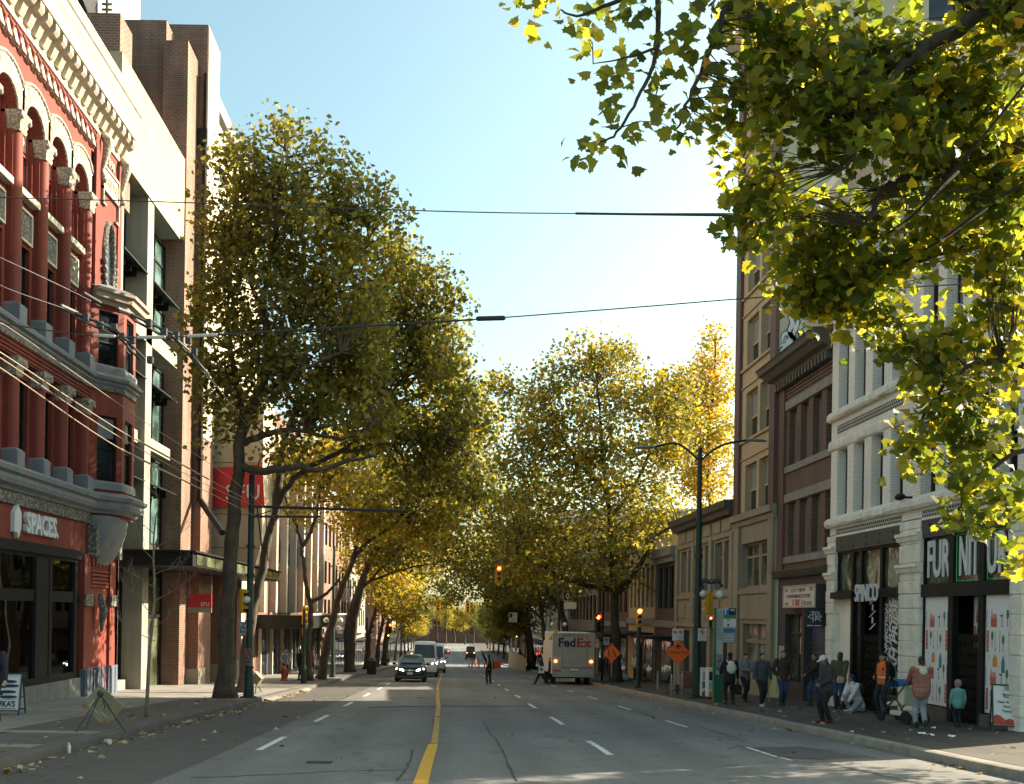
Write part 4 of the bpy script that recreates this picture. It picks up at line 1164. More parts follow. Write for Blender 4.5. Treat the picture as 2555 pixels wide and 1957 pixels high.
# shop 1 : studio
m = MB()
xbox(m, X, -1, -.15, .02, 26.24, 30.66, 2.46, 2.72)
xbox(m, X, -1, -.05, .22, 29.0, 30.62, 2.46, 2.66)
for y in (29.42, 28.82, 27.45): xbox(m, X, -1, -.15, -.01, y, y + .16, -1.3, 3.98)
xbox(m, X, -1, -.15, -.03, 26.24, 26.32, -1.3, 3.98); xbox(m, X, -1, -.15, -.03, 30.58, 30.66, 2.7, 3.98); xbox(m, X, -1, -.15, -.02, 26.24, 30.66, 3.9, 3.98)
m.build('shop_frame', M_frame, wb)
G_shop = glassmat('shop window glass', (0.05, 0.052, 0.035), .05, .03, .8)
m = MB(); xbox(m, X, -1, -.14, -.1, 26.3, 30.66, 2.7, 3.98); xbox(m, X, -1, -.14, -.1, 26.3, 27.45, -.35, 2.5); m.build('shop_pane', G_shop, wb)
m = MB(); xbox(m, X, -1, -.3, -.1, 29.58, 30.66, -1.4, 2.46); m.build('side_panel', M_wht, wb)
m = MB(); xbox(m, X, -1, -.2, .02, 26.24, 27.6, -1.4, -.35); xbox(m, X, -1, -.2, .02, 23.75, 25.1, -1.4, -.42); xbox(m, X, -1, -.2, .02, 21.06, 22.3, -1.4, -.38); m.build('stall_riser', pm('brown stall riser', (0.11, 0.1, 0.08), .85, .2, 2, streak=.3), wb)
m = MB(); xbox(m, X, -1, -.9, -.8, 27.6, 29.42, -1.4, 2.46); m.build('door', M_frame, wb)
def gate(y0, y1, z0, z1, dd):
    m = MB(); n = 9; w = (y1 - y0) / n
    for i in range(n + 1): xbox(m, X, -1, dd, dd + .03, y0 + i * w - .012, y0 + i * w + .012, z0, z1)
    rows = 10; h = (z1 - z0) / rows
    for i in range(n):
        for j in range(rows):
            for s_ in (0, 1):
                a = (X - dd - .015, y0 + (i + s_) * w, z0 + j * h); b = (X - dd - .015, y0 + (i + 1 - s_) * w, z0 + (j + 1) * h)
                m.tube([a, b], .012, 4)
    return m.build('folding_gate', M_black, wb)
gate(27.65, 29.38, -1.25, 1.35, -.1)
text('sign_lettering', 'SPINCO', (X - .3, 27.75, 2.56), (0, -1, 0), (0, 0, 1), .62, M_signw, wb, .04, .0, fit=(1.5, .52))
for i, (s_, y, z, h, b) in enumerate((('CONNECTION', 27.3, 1.3, .26, .02), ('PURPOSE', 27.05, 1.5, .26, .02), ('TEAM PRIDE', 26.78, 1.05, .42, .03), ('INSPIRE', 26.46, .35, .34, .03), ('BELIEVE', 26.46, 1.9, .22, .02))):
    text('window_lettering', s_, (X + .095, y, z), (0, 0, 1), (0, 1, 0), h, M_signw, wb, .008, b, shear=.25, fit=((1.9, 1.7, 2.6, 1.3, .9)[i], h * .72))
m = MB()
for k in range(5):
    for s_ in (0, 1): m.prism([(X + .07, 28.6 - .18 * (k % 2) + s_ * .04 - .3, 1.5 + .19 * k), (X + .07, 28.65 - .18 * (k % 2) + s_ * .04 - .3, 1.5 + .19 * k), (X + .07, 28.45 - .18 * ((k + 1) % 2) + s_ * .04 - .3, 1.69 + .19 * k), (X + .07, 28.4 - .18 * ((k + 1) % 2) + s_ * .04 - .3, 1.69 + .19 * k)], (-.01, 0, 0))
m.build('window_print', M_signw, wb)
m = MB(); m.box(X + 1.0, X + 1.1, 20.7, 31.2, -1.6, 4.5); m.box(X + .2, X + 1.0, 20.66, 20.72, -1.6, 4.5); m.box(X + .2, X + 1.0, 26.1, 26.2, -1.6, 4.5); m.box(X + .2, X + 1.0, 30.7, 30.8, -1.6, 4.5); m.build('interior', pm('dark shop interior', (0.03, 0.028, 0.025), .9, .3, 1), wb)
# shop 2 : furniture
m = MB()
xbox(m, X, -1, -.15, .04, 21.06, 25.1, 2.42, 2.76)
for y, w in ((23.55, .22), (22.2, .22)): xbox(m, X, -1, -.15, .01, y, y + w, -1.3, 3.98)
xbox(m, X, -1, -.15, -.02, 25.02, 25.1, -1.3, 3.98); xbox(m, X, -1, -.15, -.02, 21.06, 21.12, -1.3, 3.98)
m.build('shop_frame', M_frame, wb)
m = MB(); xbox(m, X, -1, -.14, -.1, 21.1, 25.05, 2.76, 3.98); m.build('shop_pane', G_shop, wb)
for s_, y in (('FUR', 24.42), ('NIT', 22.98), ('URE', 21.64)):
    text('window_lettering', s_, (X + .08, y, 3.36), (0, -1, 0), (0, 0, 1), 1.22, M_signw, wb, .03, .02, fit=(1.12 if s_ != 'NIT' else .86, .98))
m = MB()
for a, b in ((22.45, 23.52), (21.15, 22.17)):
    m.tube([(X + .06, a, 2.8), (X + .06, b, 2.8), (X + .06, b, 3.95), (X + .06, a, 3.95)], .009, 6)
m.build('neon_tube', M_neon, wb)
M_vin = pm('white window film', (0.68, 0.70, 0.72), 0.5, .03, 2)
PR = [M_vin, pm('print green', (0.05, 0.2, 0.09), .6, .15, 5), pm('print brick red', (0.42, 0.12, 0.08), .6, .15, 5), pm('print pink', (0.6, 0.25, 0.25), .6, .1, 5),
      pm('print orange', (0.6, 0.27, 0.05), .6, .1, 5), pm('print teal', (0.04, 0.2, 0.24), .6, .1, 5), pm('print black', (0.03, 0.03, 0.035), .6, .1, 5)]
def windowprint(y0, y1, z0, z1, d):
    m = MB(); m.m = 0; xbox(m, X, -1, d - .02, d, y0, y1, z0, z1)
    xx = X - d - .002
    def rect(yc, zc, w, h, c): m.m = c; m.poly([(xx - c * 3e-4, yc + w / 2, zc), (xx - c * 3e-4, yc - w / 2, zc), (xx - c * 3e-4, yc - w / 2, zc + h), (xx - c * 3e-4, yc + w / 2, zc + h)])
    def pol(pts, c): m.m = c; m.poly([(xx - c * 3e-4, y, z) for y, z in pts])
    def ell(yc, zc, a, b, c): pol([(yc + a * math.cos(2 * math.pi * i / 10), zc + b * math.sin(2 * math.pi * i / 10)) for i in range(10)], c)
    per = 1.12; z = z0 + .08
    while z + .9 < z1 + .35:
        y = y1 - .16
        k = 0
        def T(yc, zc): rect(yc, zc, .02, .22, 6); ell(yc, zc + .28, .055, .11, 1)
        W = y1 - y0
        def at(f): return y1 - f * W
        def ok(zz): return zz < z1
        if ok(z + .5):
            rect(at(.08), z + .0, .1, .5, 2); [rect(at(.08), z + .06 + .12 * q, .1, .03, 3) for q in range(4)]
            T(at(.25), z + .1); pol([(at(.4), z + .02), (at(.36), z + .2), (at(.33), z + .02)], 4); rect(at(.36), z + .18, .014, .3, 6)
            rect(at(.53), z + .0, .016, .5, 6); T(at(.65), z + .02); rect(at(.9), z + .0, .12, .5, 2); [rect(at(.9), z + .06 + .12 * q, .12, .03, 3) for q in range(4)]
        z2 = z + .58
        if ok(z2 + .42):
            rect(at(.3), z2, .24, .2, 2); pol([(at(.3) + .13, z2 + .2), (at(.3) - .13, z2 + .2), (at(.3) - .1, z2 + .31), (at(.3) + .1, z2 + .31)], 3); pol([(at(.3) + .12, z2 + .2), (at(.3) + .05, z2 + .2), (at(.3) + .085, z2 + .46)], 2)
            rect(at(.04), z2, .016, .42, 6); T(at(.8), z2 + .02); rect(at(.93), z2, .016, .4, 6); rect(at(.6), z2 + .02, .08, .02, 6); rect(at(.6), z2 + .02, .02, .3, 6); rect(at(.58), z2 + .25, .12, .03, 6)
        z3 = z - .34
        if z3 > z0:
            pol([(at(.36) + .09, z3), (at(.36) - .09, z3), (at(.36) - .09, z3 + .2), (at(.36), z3 + .3), (at(.36) + .09, z3 + .2)], 4); rect(at(.36), z3 + .03, .1, .12, 2)
            pol([(at(.66) + .07, z3 - .12), (at(.66) - .07, z3 - .12), (at(.66) - .07, z3 + .12), (at(.66), z3 + .3), (at(.66) + .07, z3 + .12)], 5)
            rect(at(.88), z3 + .05, .012, .12, 6); rect(at(.15), z3 + .16, .012, .1, 6)
        z += 1.35
    m.m = 0
    return m.build('window_print', PR, wb)
windowprint(23.8, 25.0, -.38, 2.42, -.05)
windowprint(21.1, 22.18, -.34, 2.42, -.05)
windowprint(22.75, 23.5, 1.1, 2.42, -.5)
m = MB(); xbox(m, X, -1, -.62, -.54, 22.4, 23.55, -1.4, 2.42); m.build('door', M_frame, wb)
gate(22.45, 23.5, -1.15, 1.5, -.12)
m = MB(); m.ball((X - .2, 26.0, 5.2), (.12, .2, .1), 8, 6); m.tube([(X, 25.7, 5.15), (X - .2, 26.0, 5.2)], .03, 6); m.build('flood_lamp', M_black, wb)

# ---------------------------------------------------------------- narrow brick building with the corner store
XB = FR + .12
bb = thing('brick_building', 'narrow dark brick building with a bracketed cornice between the white and the tan building', 'building', (XB, 34, zr(34)))
M_dbrick = brickmat('dark purple brick', (0.12, 0.055, 0.04), (0.09, 0.043, 0.033), (0.17, 0.13, 0.11), 0.22, 0.075, 0.01, 0.15)
M_stone = pm('grey stone lintel', (0.24, 0.225, 0.2), .85, .2, 4, bump=.5, streak=.3)
M_corn = pm('dark brown cornice', (0.075, 0.062, 0.05), .7, .2, 2)
M_bgrey = pm('charcoal shop paint', (0.05, 0.05, 0.048), .6, .15, 2, streak=.3)
BW = [(34.75, 35.5), (33.6, 34.35), (32.42, 33.17), (31.4, 31.98)]
m = MB(); wall(m, XB, -1, 31.26, 36.42, 3.4, 11.0, [(a, b, c, d) for a, b in BW for c, d in ((7.55, 9.62), (4.15, 6.12))], .28)
xbox(m, XB, -1, 0, .1, 35.8, 36.42, 3.4, 10.7)
for k in range(5): xbox(m, XB, -1, 0, .04, 31.26, 35.8, 10.12 + .13 * k, 10.2 + .13 * k)
m.build('wall', M_dbrick, bb)
m = MB(); m.box(XB + .2, XB + 14, 31.3, 36.4, 10.7, 10.85); m.build('roof', M_dirt, bb)
M_tanf = pm('tan window frame', (0.30, 0.25, 0.18), .6, .1, 3)
for a, b in BW:
    for c, d in ((7.55, 9.62), (4.15, 6.12)): window(bb, XB, -1, a, b, c, d, M_tanf, G_dark, .28, .05, .36, blind=M_blind2, bl=.5)
m = MB()
for z0, z1 in ((9.66, 9.98), (7.28, 7.52), (6.16, 6.48), (3.86, 4.1)): xbox(m, XB, -1, -.05, .07, 31.26, 35.76, z0, z1)
m.build('stone_band', M_stone, bb)
m = MB(); molding(m, [(XB + .6, 36.6), (XB, 36.5), (XB, 31.26)], [(0, 10.75), (.2, 10.78), (.26, 10.9), (.45, 11.0), (.6, 11.2), (.7, 11.26), (.74, 11.42), (.8, 11.5), (0, 11.55)]); m.build('cornice', M_corn, bb)
m = MB()
for y in np.arange(31.4, 36.4, .3): xbox(m, XB, -1, 0, .28, y, y + .15, 10.5, 10.76)
m.build('dentil', M_corn, bb)
m = MB()
molding(m, [(XB, 36.42), (XB, 31.26)], [(0, 3.3), (.2, 3.32), (.26, 3.45), (.3, 3.56), (.3, 3.62), (0, 3.66)])
wall(m, XB, -1, 31.26, 36.42, -1.8, 3.32, [(33.95, 35.6, -.55, 1.95), (32.0, 33.7, -1.35, 1.95)], .3)
m.build('shop_surround', M_bgrey, bb)
m = MB(); xbox(m, XB, -1, -.29, -.26, 33.95, 35.6, -.55, 1.95); xbox(m, XB, -1, -.29, -.26, 32.0, 33.7, -1.35, 1.95); m.build('shop_glass', G_shop, bb)
m = MB()
for y in (33.95, 34.75, 35.52): xbox(m, XB, -1, -.26, -.18, y, y + .08, -.55, 1.95)
xbox(m, XB, -1, -.26, -.18, 33.95, 35.6, 1.2, 1.3); xbox(m, XB, -1, -.26, -.18, 32.0, 33.7, .75, .82)
m.build('shop_frame', M_steel, bb)
m = MB(); xbox(m, XB, -1, -.25, -.235, 33.98, 34.72, 1.3, 1.9); xbox(m, XB, -1, -.25, -.235, 33.98, 34.72, .5, 1.15); m.build('wine_poster', ornament('poster picture', (0.35, 0.1, 0.09), (0.5, 0.38, 0.3), 6), bb)
m = MB(); xbox(m, XB, -1, -.25, -.235, 32.05, 33.6, .86, 1.5); xbox(m, XB, -1, -.25, -.235, 32.05, 33.6, -.7, .74); m.build('blue_poster', pm('dark blue poster', (0.03, 0.045, 0.1), .5, .4, 2), bb)
m = MB(); xbox(m, XB, -1, -.232, -.228, 32.3, 32.62, -.6, .6); m.build('light_blue_poster', pm('light blue poster', (0.03, 0.2, 0.45), .5, .2, 3), bb)
m = MB(); xbox(m, XB, -1, -.232, -.228, 33.0, 33.5, .2, .4); m.build('red_sticker', M_sred, bb)
m = MB(); xbox(m, XB, -1, .0, .02, 35.65, 36.2, -.6, .75); m.build('notice', pm('pale notice', (0.4, 0.4, 0.4), .6, .4, 9), bb)
cs = thing('shop_sign', 'white lightbox sign with black lettering for the convenience store', 'sign', (FR - .2, 33.4, 2.2))
xf_ = FR - .22
m = MB(); m.box(xf_, FR + .12, 31.8, 34.9, 2.18, 2.98); m.build('case', pm('dark sign case', (0.04, 0.04, 0.05), .5, .1, 2), cs)
m = MB(); m.box(xf_ - .01, xf_, 31.88, 34.82, 2.24, 2.92); m.build('face', pm('sign face white', (0.62, 0.56, 0.52), .5, .05, 2), cs)
m = MB()
for a, b, c, d in ((31.8, 34.9, 2.92, 2.99), (31.8, 34.9, 2.18, 2.24), (31.8, 31.88, 2.24, 2.92), (34.82, 34.9, 2.24, 2.92)): m.box(xf_ - .03, xf_, a, b, c, d)
m.build('rim', pm('sign rim', (0.38, 0.32, 0.29), .5, .1, 2), cs)
def ctext(nm, s_, y, z, w_, h_): text(nm, s_, (xf_ - .012, y, z), (0, -1, 0), (0, 0, 1), .2, PR[6], cs, .006, .006, fit=(w_, h_))
ctext('lettering', 'CITY VIEW', 33.4, 2.8, 1.4, .13); ctext('lettering', 'CONVENIENCE STORE', 33.4, 2.59, 2.3, .13)
for y, z, w in ((34.55, 2.85, .35), (34.55, 2.78, .3), (32.2, 2.86, .35), (32.2, 2.79, .3), (34.5, 2.35, .35), (34.5, 2.29, .3), (32.4, 2.37, .6), (32.4, 2.3, .6)):
    m = MB(); m.box(xf_ - .014, xf_ - .01, y - w / 2, y + w / 2, z - .018, z + .018); m.build('small_print', PR[6], cs)
m = MB()
for y, w, h in ((33.9, .06, .22), (33.78, .06, .22), (33.45, .4, .22), (33.0, .1, .2), (32.8, .1, .18)): m.box(xf_ - .016, xf_ - .01, y - w / 2, y + w / 2, 2.26, 2.26 + h)
m.build('pictures', PR[2], cs)
ks = thing('shop_sign', 'black square blade sign with a white interlaced monogram below the lightbox', 'sign', (FR - .2, 31.9, 1.54))
yk = 31.85; kx = 12.36; kz = 1.87
m = MB(); m.box(12.02, 12.7, yk, yk + .1, 1.5, 2.16); m.build('case', PR[6], ks)
m = MB(); m.box(12.7, 12.8, yk + .03, yk + .07, 2.0, 2.05); m.box(12.7, 12.8, yk + .03, yk + .07, 1.6, 1.65); m.build('hanger', M_black, ks)
m = MB()
def stroke(a, b, w=.013): m.tube([(kx + a[0] * .48, yk - .005, kz + a[1] * .48), (kx + b[0] * .48, yk - .005, kz + b[1] * .48)], w, 6)
for a, b in (((-.3, .33), (.35, .33)), ((-.1, .4), (-.1, -.4)), ((.08, .3), (.08, -.3)), ((-.45, 0), (-.15, .18)), ((-.45, 0), (-.15, -.18)), ((-.15, .18), (.0, .18)), ((-.15, -.18), (.0, -.18)),
             ((.1, 0), (.38, .2)), ((.1, .02), (.45, -.32)), ((.38, .2), (.18, .2)), ((.5, 0), (.22, 0)), ((.5, 0), (.3, -.18)), ((.3, -.18), (.1, -.18)), ((.5, .02), (.35, .2))): stroke(a, b)
m.build('monogram', M_signw, ks)
m = MB()
for x0, x1 in ((12.12, 12.32), (12.36, 12.6)): m.box(x0, x1, yk - .006, yk, 1.555, 1.585)
m.build('small_print', M_signw, ks)

# ---------------------------------------------------------------- tall tan building
tt = thing('tan_building', 'tall tan building with maroon corner strips and paired windows on the right', 'building', (FR, 39, zr(39)))
M_tan = pm('tan render', (0.42, 0.32, 0.205), .85, .08, .8, streak=.25, grime=(0.25, 0.19, 0.13), bump=.06)
M_beige = pm('beige side wall', (0.5, 0.44, 0.31), .85, .06, .5, streak=.2, bump=.05)
M_maroon = pm('maroon pilaster', (0.12, 0.06, 0.055), .7, .1, 1, streak=.2)
M_tst = pm('tan grey stone', (0.27, 0.235, 0.18), .85, .12, 1, streak=.4, bump=.1)
TW = [(38.85, 40.35), (37.2, 38.55)]
m = MB()
hs = [(a, b, 6.3 + 3.1 * k, 8.3 + 3.1 * k) for a, b in TW for k in range(7)]
wall(m, FR, -1, 36.44, 41.55, 6.2, 28.2, hs, .3)
m.build('wall', M_tan, tt)
m = MB(); wall(m, 36.44, -1, FR, FR + 17, -2, 28.2, [(x, x + 1.1, z, z + 1.7) for x in (18.2, 21.5) for z in (15, 18.4, 21.8, 25)], .2, axis='y'); wall(m, 41.55, 1, FR, FR + 17, -2, 28.2, [], axis='y'); m.box(FR + .1, FR + 17, 36.5, 41.5, 27.9, 28.1); m.build('side_wall', M_beige, tt)
m = MB()
for x in (18.2, 21.5):
    for z in (15, 18.4, 21.8, 25): m.box(x, x + 1.1, 36.6, 36.64, z, z + 1.7)
m.build('side_window', G_dark, tt)
m = MB()
for y0, y1 in ((40.92, 41.56), (36.43, 37.02)): xbox(m, FR, -1, -.02, .14, y0, y1, 6.2, 26.2)
m.build('corner_strip', M_maroon, tt)
for a, b, c, d in hs:
    window(tt, FR, -1, a, b, c, d, M_tan, G_dark, .26, .09, .46, blind=M_blind2 if rw.random() < .7 else None, bl=.48)
m = MB()
for k in range(8):
    z = 6.3 + 3.1 * k
    if k: xbox(m, FR, -1, 0, .1, 37.03, 40.9, z - .12, z - .02); xbox(m, FR, -1, 0, .06, 37.03, 40.9, z - .85, z - .79)
m.build('sill_band', M_tan, tt)
m = MB(); molding(m, [(FR, 41.8), (FR, 36.3)], [(0, 25.9), (.15, 26), (.25, 26.4), (.7, 27.0), (.95, 27.3), (1.0, 27.9), (0, 28.3)]); m.build('cornice', M_tst, tt)
m = MB()
molding(m, [(FR, 41.6), (FR, 36.4)], [(0, 5.7), (.1, 5.72), (.14, 5.9), (.26, 5.95), (.28, 6.22), (0, 6.26)])
wall(m, FR, -1, 36.44, 41.55, -2.2, 5.72, [(37.1, 40.7, 3.05, 4.95), (37.3, 40.4, -.2, 1.55)], .3)
for y0, y1 in ((40.8, 41.5), (36.5, 37.05)): xbox(m, FR, -1, 0, .12, y0, y1, -2.2, 5.7)
xbox(m, FR, -1, 0, .1, 37.05, 40.8, 2.8, 3.0); xbox(m, FR, -1, 0, .07, 37.2, 40.6, 1.75, 2.75)
m.build('stone_base', M_tst, tt)
window(tt, FR, -1, 38.95, 40.7, 3.05, 4.95, M_tst, G_shop, .28, .1, .7, mull=1); window(tt, FR, -1, 37.1, 38.85, 3.05, 4.95, M_tst, G_shop, .28, .1, .7, mull=1)
m = MB(); xbox(m, FR, -1, -.28, -.25, 37.3, 40.4, -.2, 1.55); m.build('shop_glass', glassmat('pale shop glass', (0.12, 0.13, 0.12), .08), tt)
m = MB(); xbox(m, FR, -1, -.25, -.15, 37.3, 40.4, .75, .9); xbox(m, FR, -1, -.25, -.1, 37.3, 40.4, -2, -.2)
for y in (37.3, 38.8, 40.3): xbox(m, FR, -1, -.25, -.15, y, y + .1, -.2, 1.55)
m.build('shop_frame', M_tst, tt)
# painted swirl on the side wall, above the cornice of the brick building
m = MB()
def swirl(pts, w):
    pts = [onY(36.40, *q) for q in pts]
    P = []
    for i in range(len(pts) - 1):
        a, b = pts[max(i - 1, 0)], pts[min(i + 2, len(pts) - 1)]
        for k in range(5):
            t = k / 5; p0, p1 = pts[i], pts[i + 1]
            h00, h10, h01, h11 = 2 * t**3 - 3 * t**2 + 1, t**3 - 2 * t**2 + t, -2 * t**3 + 3 * t**2, t**3 - t**2
            P.append(p0 * h00 + (p1 - a) * .5 * h10 + p1 * h01 + (b - p0) * .5 * h11)
    P.append(pts[-1]); n = len(P)
    for mm_, ww, yy in ((1, 1.5, 36.435), (0, 1.0, 36.425)):
        m.m = mm_
        L = []
        for i, p in enumerate(P):
            d = (P[min(i + 1, n - 1)] - P[max(i - 1, 0)]).normalized(); nn = Vector((-d.z, 0, d.x)) * w * ww * math.sin(math.pi * (0.12 + .8 * i / n))
            L.append((p + nn, p - nn))
        for i in range(n - 1): m.poly([(q.x, yy, q.z) for q in (L[i][0], L[i + 1][0], L[i + 1][1], L[i][1])])
swirl([(1968, 785), (1978, 805), (1972, 830), (1985, 850), (2000, 870)], .1); swirl([(1992, 795), (1988, 815), (1978, 835), (1990, 855)], .09)
swirl([(1952, 850), (1956, 835), (1968, 832), (1972, 845), (1960, 852)], .08); swirl([(1948, 862), (1965, 858), (1985, 848)], .07)
swirl([(1950, 900), (1952, 880), (1962, 868), (1975, 872)], .1); swirl([(1970, 890), (1985, 872), (2002, 850), (2010, 820)], .12); swirl([(2005, 800), (2000, 820), (2005, 845), (2020, 850)], .1)
m.build('wall_mural', [M_signw, PR[6]], tt)

# ---------------------------------------------------------------- low tan building and the row down the hill
lt = thing('low_building', 'low two storey tan stone building with a dark cornice behind the lamp post', 'building', (FR, 47, zr(47)))
m = MB(); LW = [(a, a + 1.15, 3.1, 5.3) for a in (42.1, 43.6, 45.4, 46.9, 48.6, 50.1)]
wall(m, FR, -1, 41.57, 52.2, -2.8, 6.6, LW + [(a, a + 2.6, -1.4, 1.1) for a in (42.2, 45.4, 48.7)], .3); wall(m, 52.2, 1, FR, FR + 4, -2.8, 6.6, [], axis='y'); m.box(FR + .1, FR + 4, 41.6, 52.1, 6.3, 6.5)
for y in (41.6, 44.95, 48.2, 51.6): xbox(m, FR, -1, 0, .14, y, y + .5, -2.8, 5.6)
xbox(m, FR, -1, 0, .1, 41.57, 52.2, 5.45, 5.6); xbox(m, FR, -1, 0, .12, 41.57, 52.2, 2.75, 2.95); xbox(m, FR, -1, 0, .2, 41.57, 52.2, 1.3, 1.5)
m.build('wall', M_tst, lt)
for a, b, c, d in LW: window(lt, FR, -1, a, b, c, d, M_tst, G_shop, .28, .08, .68)
m = MB()
for a in (42.2, 45.4, 48.7): xbox(m, FR, -1, -.28, -.25, a, a + 2.6, -1.4, 1.1)
m.build('shop_glass', G_dark, lt)
m = MB()
for y in np.arange(42.2, 51.5, 1.6): xbox(m, FR, -1, 0, .06, y, y + 1.3, 1.75, 2.6); xbox(m, FR, -1, 0, .06, y, y + 1.3, 5.75, 6.3)
m.build('panel', M_tst, lt)
m = MB(); molding(m, [(FR, 52.2), (FR, 41.57)], [(0, 6.35), (.3, 6.4), (.35, 6.6), (.5, 6.7), (.55, 7.0), (0, 7.05)]); m.build('cornice', M_corn, lt)
plain_building('dark_building', 'dark two storey shopfront with black windows, next past the low tan building', FR, -1, 52.3, 57.5, 5.6, M_bgrey, fl=3.4, bay=1.4, ww=1.1, wh=2.4, zbase=3.6, gm=G_dark)
plain_building('stone_building', 'tan stone building with tall narrow windows behind the near right tree', FR, -1, 57.6, 66, 6.8, M_tan, fl=3.6, bay=1.3, ww=.8, wh=2.6, zbase=4.0)
plain_building('brick_building', 'brown brick building on the right beyond the delivery truck', FR, -1, 66.1, 80, 8.5, M_dbrick, fl=3.6, bay=1.9, ww=1.1, wh=2.1)
plain_building('stone_building', 'grey building with shaded windows on the right past the brown brick one', FR, -1, 80.1, 100, 11, M_conc, fl=3.6, bay=2.2)
plain_building('white_building', 'white building with blank bluish wall on the right near the far crossing', FR - 1.2, -1, 100.1, 132, 13, M_wht, fl=3.8, bay=4.4)
plain_building('brick_building', 'far dark brick block past the far crossing on the right', FR, -1, 160, 205, 8, M_dbrick)
plain_building('stone_building', 'far pale stone block on the right, last before the trees', FR, -1, 205.1, 270, 12, M_stucco2)
eb = thing('brick_building', 'reddish brick building closing the far end of the street', 'building', (-2, 440, zr(420)))
m = MB(); hs = [(x, x + 2.2, z, z + 3) for x in np.arange(-36, 36, 4.2) for z in np.arange(zr(420) + 4, zr(420) + 10, 4)]
wall(m, 440, -1, -40, 40, zr(420) - 1, zr(420) + 12, hs, .3, axis='y'); m.box(-40, 40, 440.4, 460, zr(420), zr(420) + 11.8); m.build('wall', pm('far reddish brick', (0.16, 0.085, 0.07), .9, .2, .3), eb)
m = MB(); [m.box(a, b, 440.3, 440.35, c, d) for a, b, c, d in hs]; m.build('window_glass', G_dark, eb)
# construction hoarding on the right beyond the crossing
hd = thing('hoarding', 'tan plywood hoarding with raised panels by the far right pavement', 'fence', (8.6, 118, zr(118)))
m = MB(); m.box(8.2, 8.3, 100, 128, zr(128), zr(112) + 1.9); m.build('panel', M_tan, hd)
m = MB()
for y in (104, 112, 120): m.box(8.1, 8.2, y, y + 3, zr(y) + 2.2, zr(y) + 3.8)
m.build('sign_panel', M_tst, hd)
m = MB(); p = onY(99, 1263, 1594); m.box(p.x - .35, p.x + .35, 99, 99.05, p.z - .4, p.z + .45); m.build('notice_board', ornament('black and white notice', (0.6, 0.6, 0.58), (0.02, 0.02, 0.02), 3), hd)
# ================================================================ STREET FURNITURE
M_gpole = pm('dark green pole paint', (0.006, 0.026, 0.02), 0.5, 0.2, 3, streak=.3)
M_gal = pm('galvanised steel', (0.33, 0.34, 0.35), 0.45, 0.12, 5, metal=.7)
M_yel = pm('signal yellow', (0.62, 0.30, 0.015), 0.5, 0.1, 3)
M_or = pm('construction orange', (1.0, 0.15, 0.02), 0.45, 0.03, 2)
M_blk = PR[6]
M_signwhite = pm('traffic sign white', (0.68, 0.68, 0.66), .5, .05, 3)
M_tyre = pm('black rubber', (0.012, 0.012, 0.012), .8, .2, 6)
M_globe = pm('opal globe glass', (0.72, 0.70, 0.64), .3, .05, 3)
E_red = emat('lit red lens', (1.0, 0.06, 0.01), 9); E_amber = emat('lit amber lens', (1.0, 0.32, 0.02), 10); E_tail = emat('lit tail lamp', (1.0, 0.16, 0.05), 4)
E_head = emat('lit headlamp', (1.0, 0.94, 0.82), 9)
M_lens = pm('dark signal lens', (0.02, 0.02, 0.02), .3, .1, 3)
def signal(lab, loc, rz=0, lit=None, mat=None, s=1.0, back=False, post=None, group='traffic signals along the street'):
    t = thing('traffic_signal', lab, 'traffic light', (0, 0, 0), group)
    m = MB(); m.box(-.17 * s, .17 * s, -.1 * s, .12 * s, -.52 * s, .52 * s); m.build('housing', mat or M_yel, t, bevel=.03)
    for k, z in enumerate((.34, 0, -.34)):
        m = MB(); m.lathe([(.001, -.012), (.115 * s, -.012), (.115 * s, .01), (.001, .02)], (0, 0, 0), 14); m.xf(Matrix.Translation((0, -.105 * s, z * s)) @ Matrix.Rotation(rad(90), 4, 'X'))
        m.build('lens', (lit if k == 0 and lit else M_lens), t)
        m = MB(); n = 10; rs = [[(.14 * s * math.cos(math.pi * (i / n)), y, z * s + .14 * s * math.sin(math.pi * (i / n))) for i in range(n + 1)] for y in (-.1 * s, -.32 * s)]
        m.rings(rs, False, False); m.build('visor', mat or M_yel, t)
    if back:
        m = MB(); m.box(-.27 * s, .27 * s, .0, .02, -.64 * s, .64 * s); m.build('backplate', mat or M_yel, t)
    if post:
        m = MB(); m.tube([(0, .02, .52 * s), (0, .02, post)], .03, 6); m.build('hanger', M_blk, t)
    t.location = loc; t.rotation_euler = (0, 0, rz); WL[t.name] = Vector(loc)
    return t
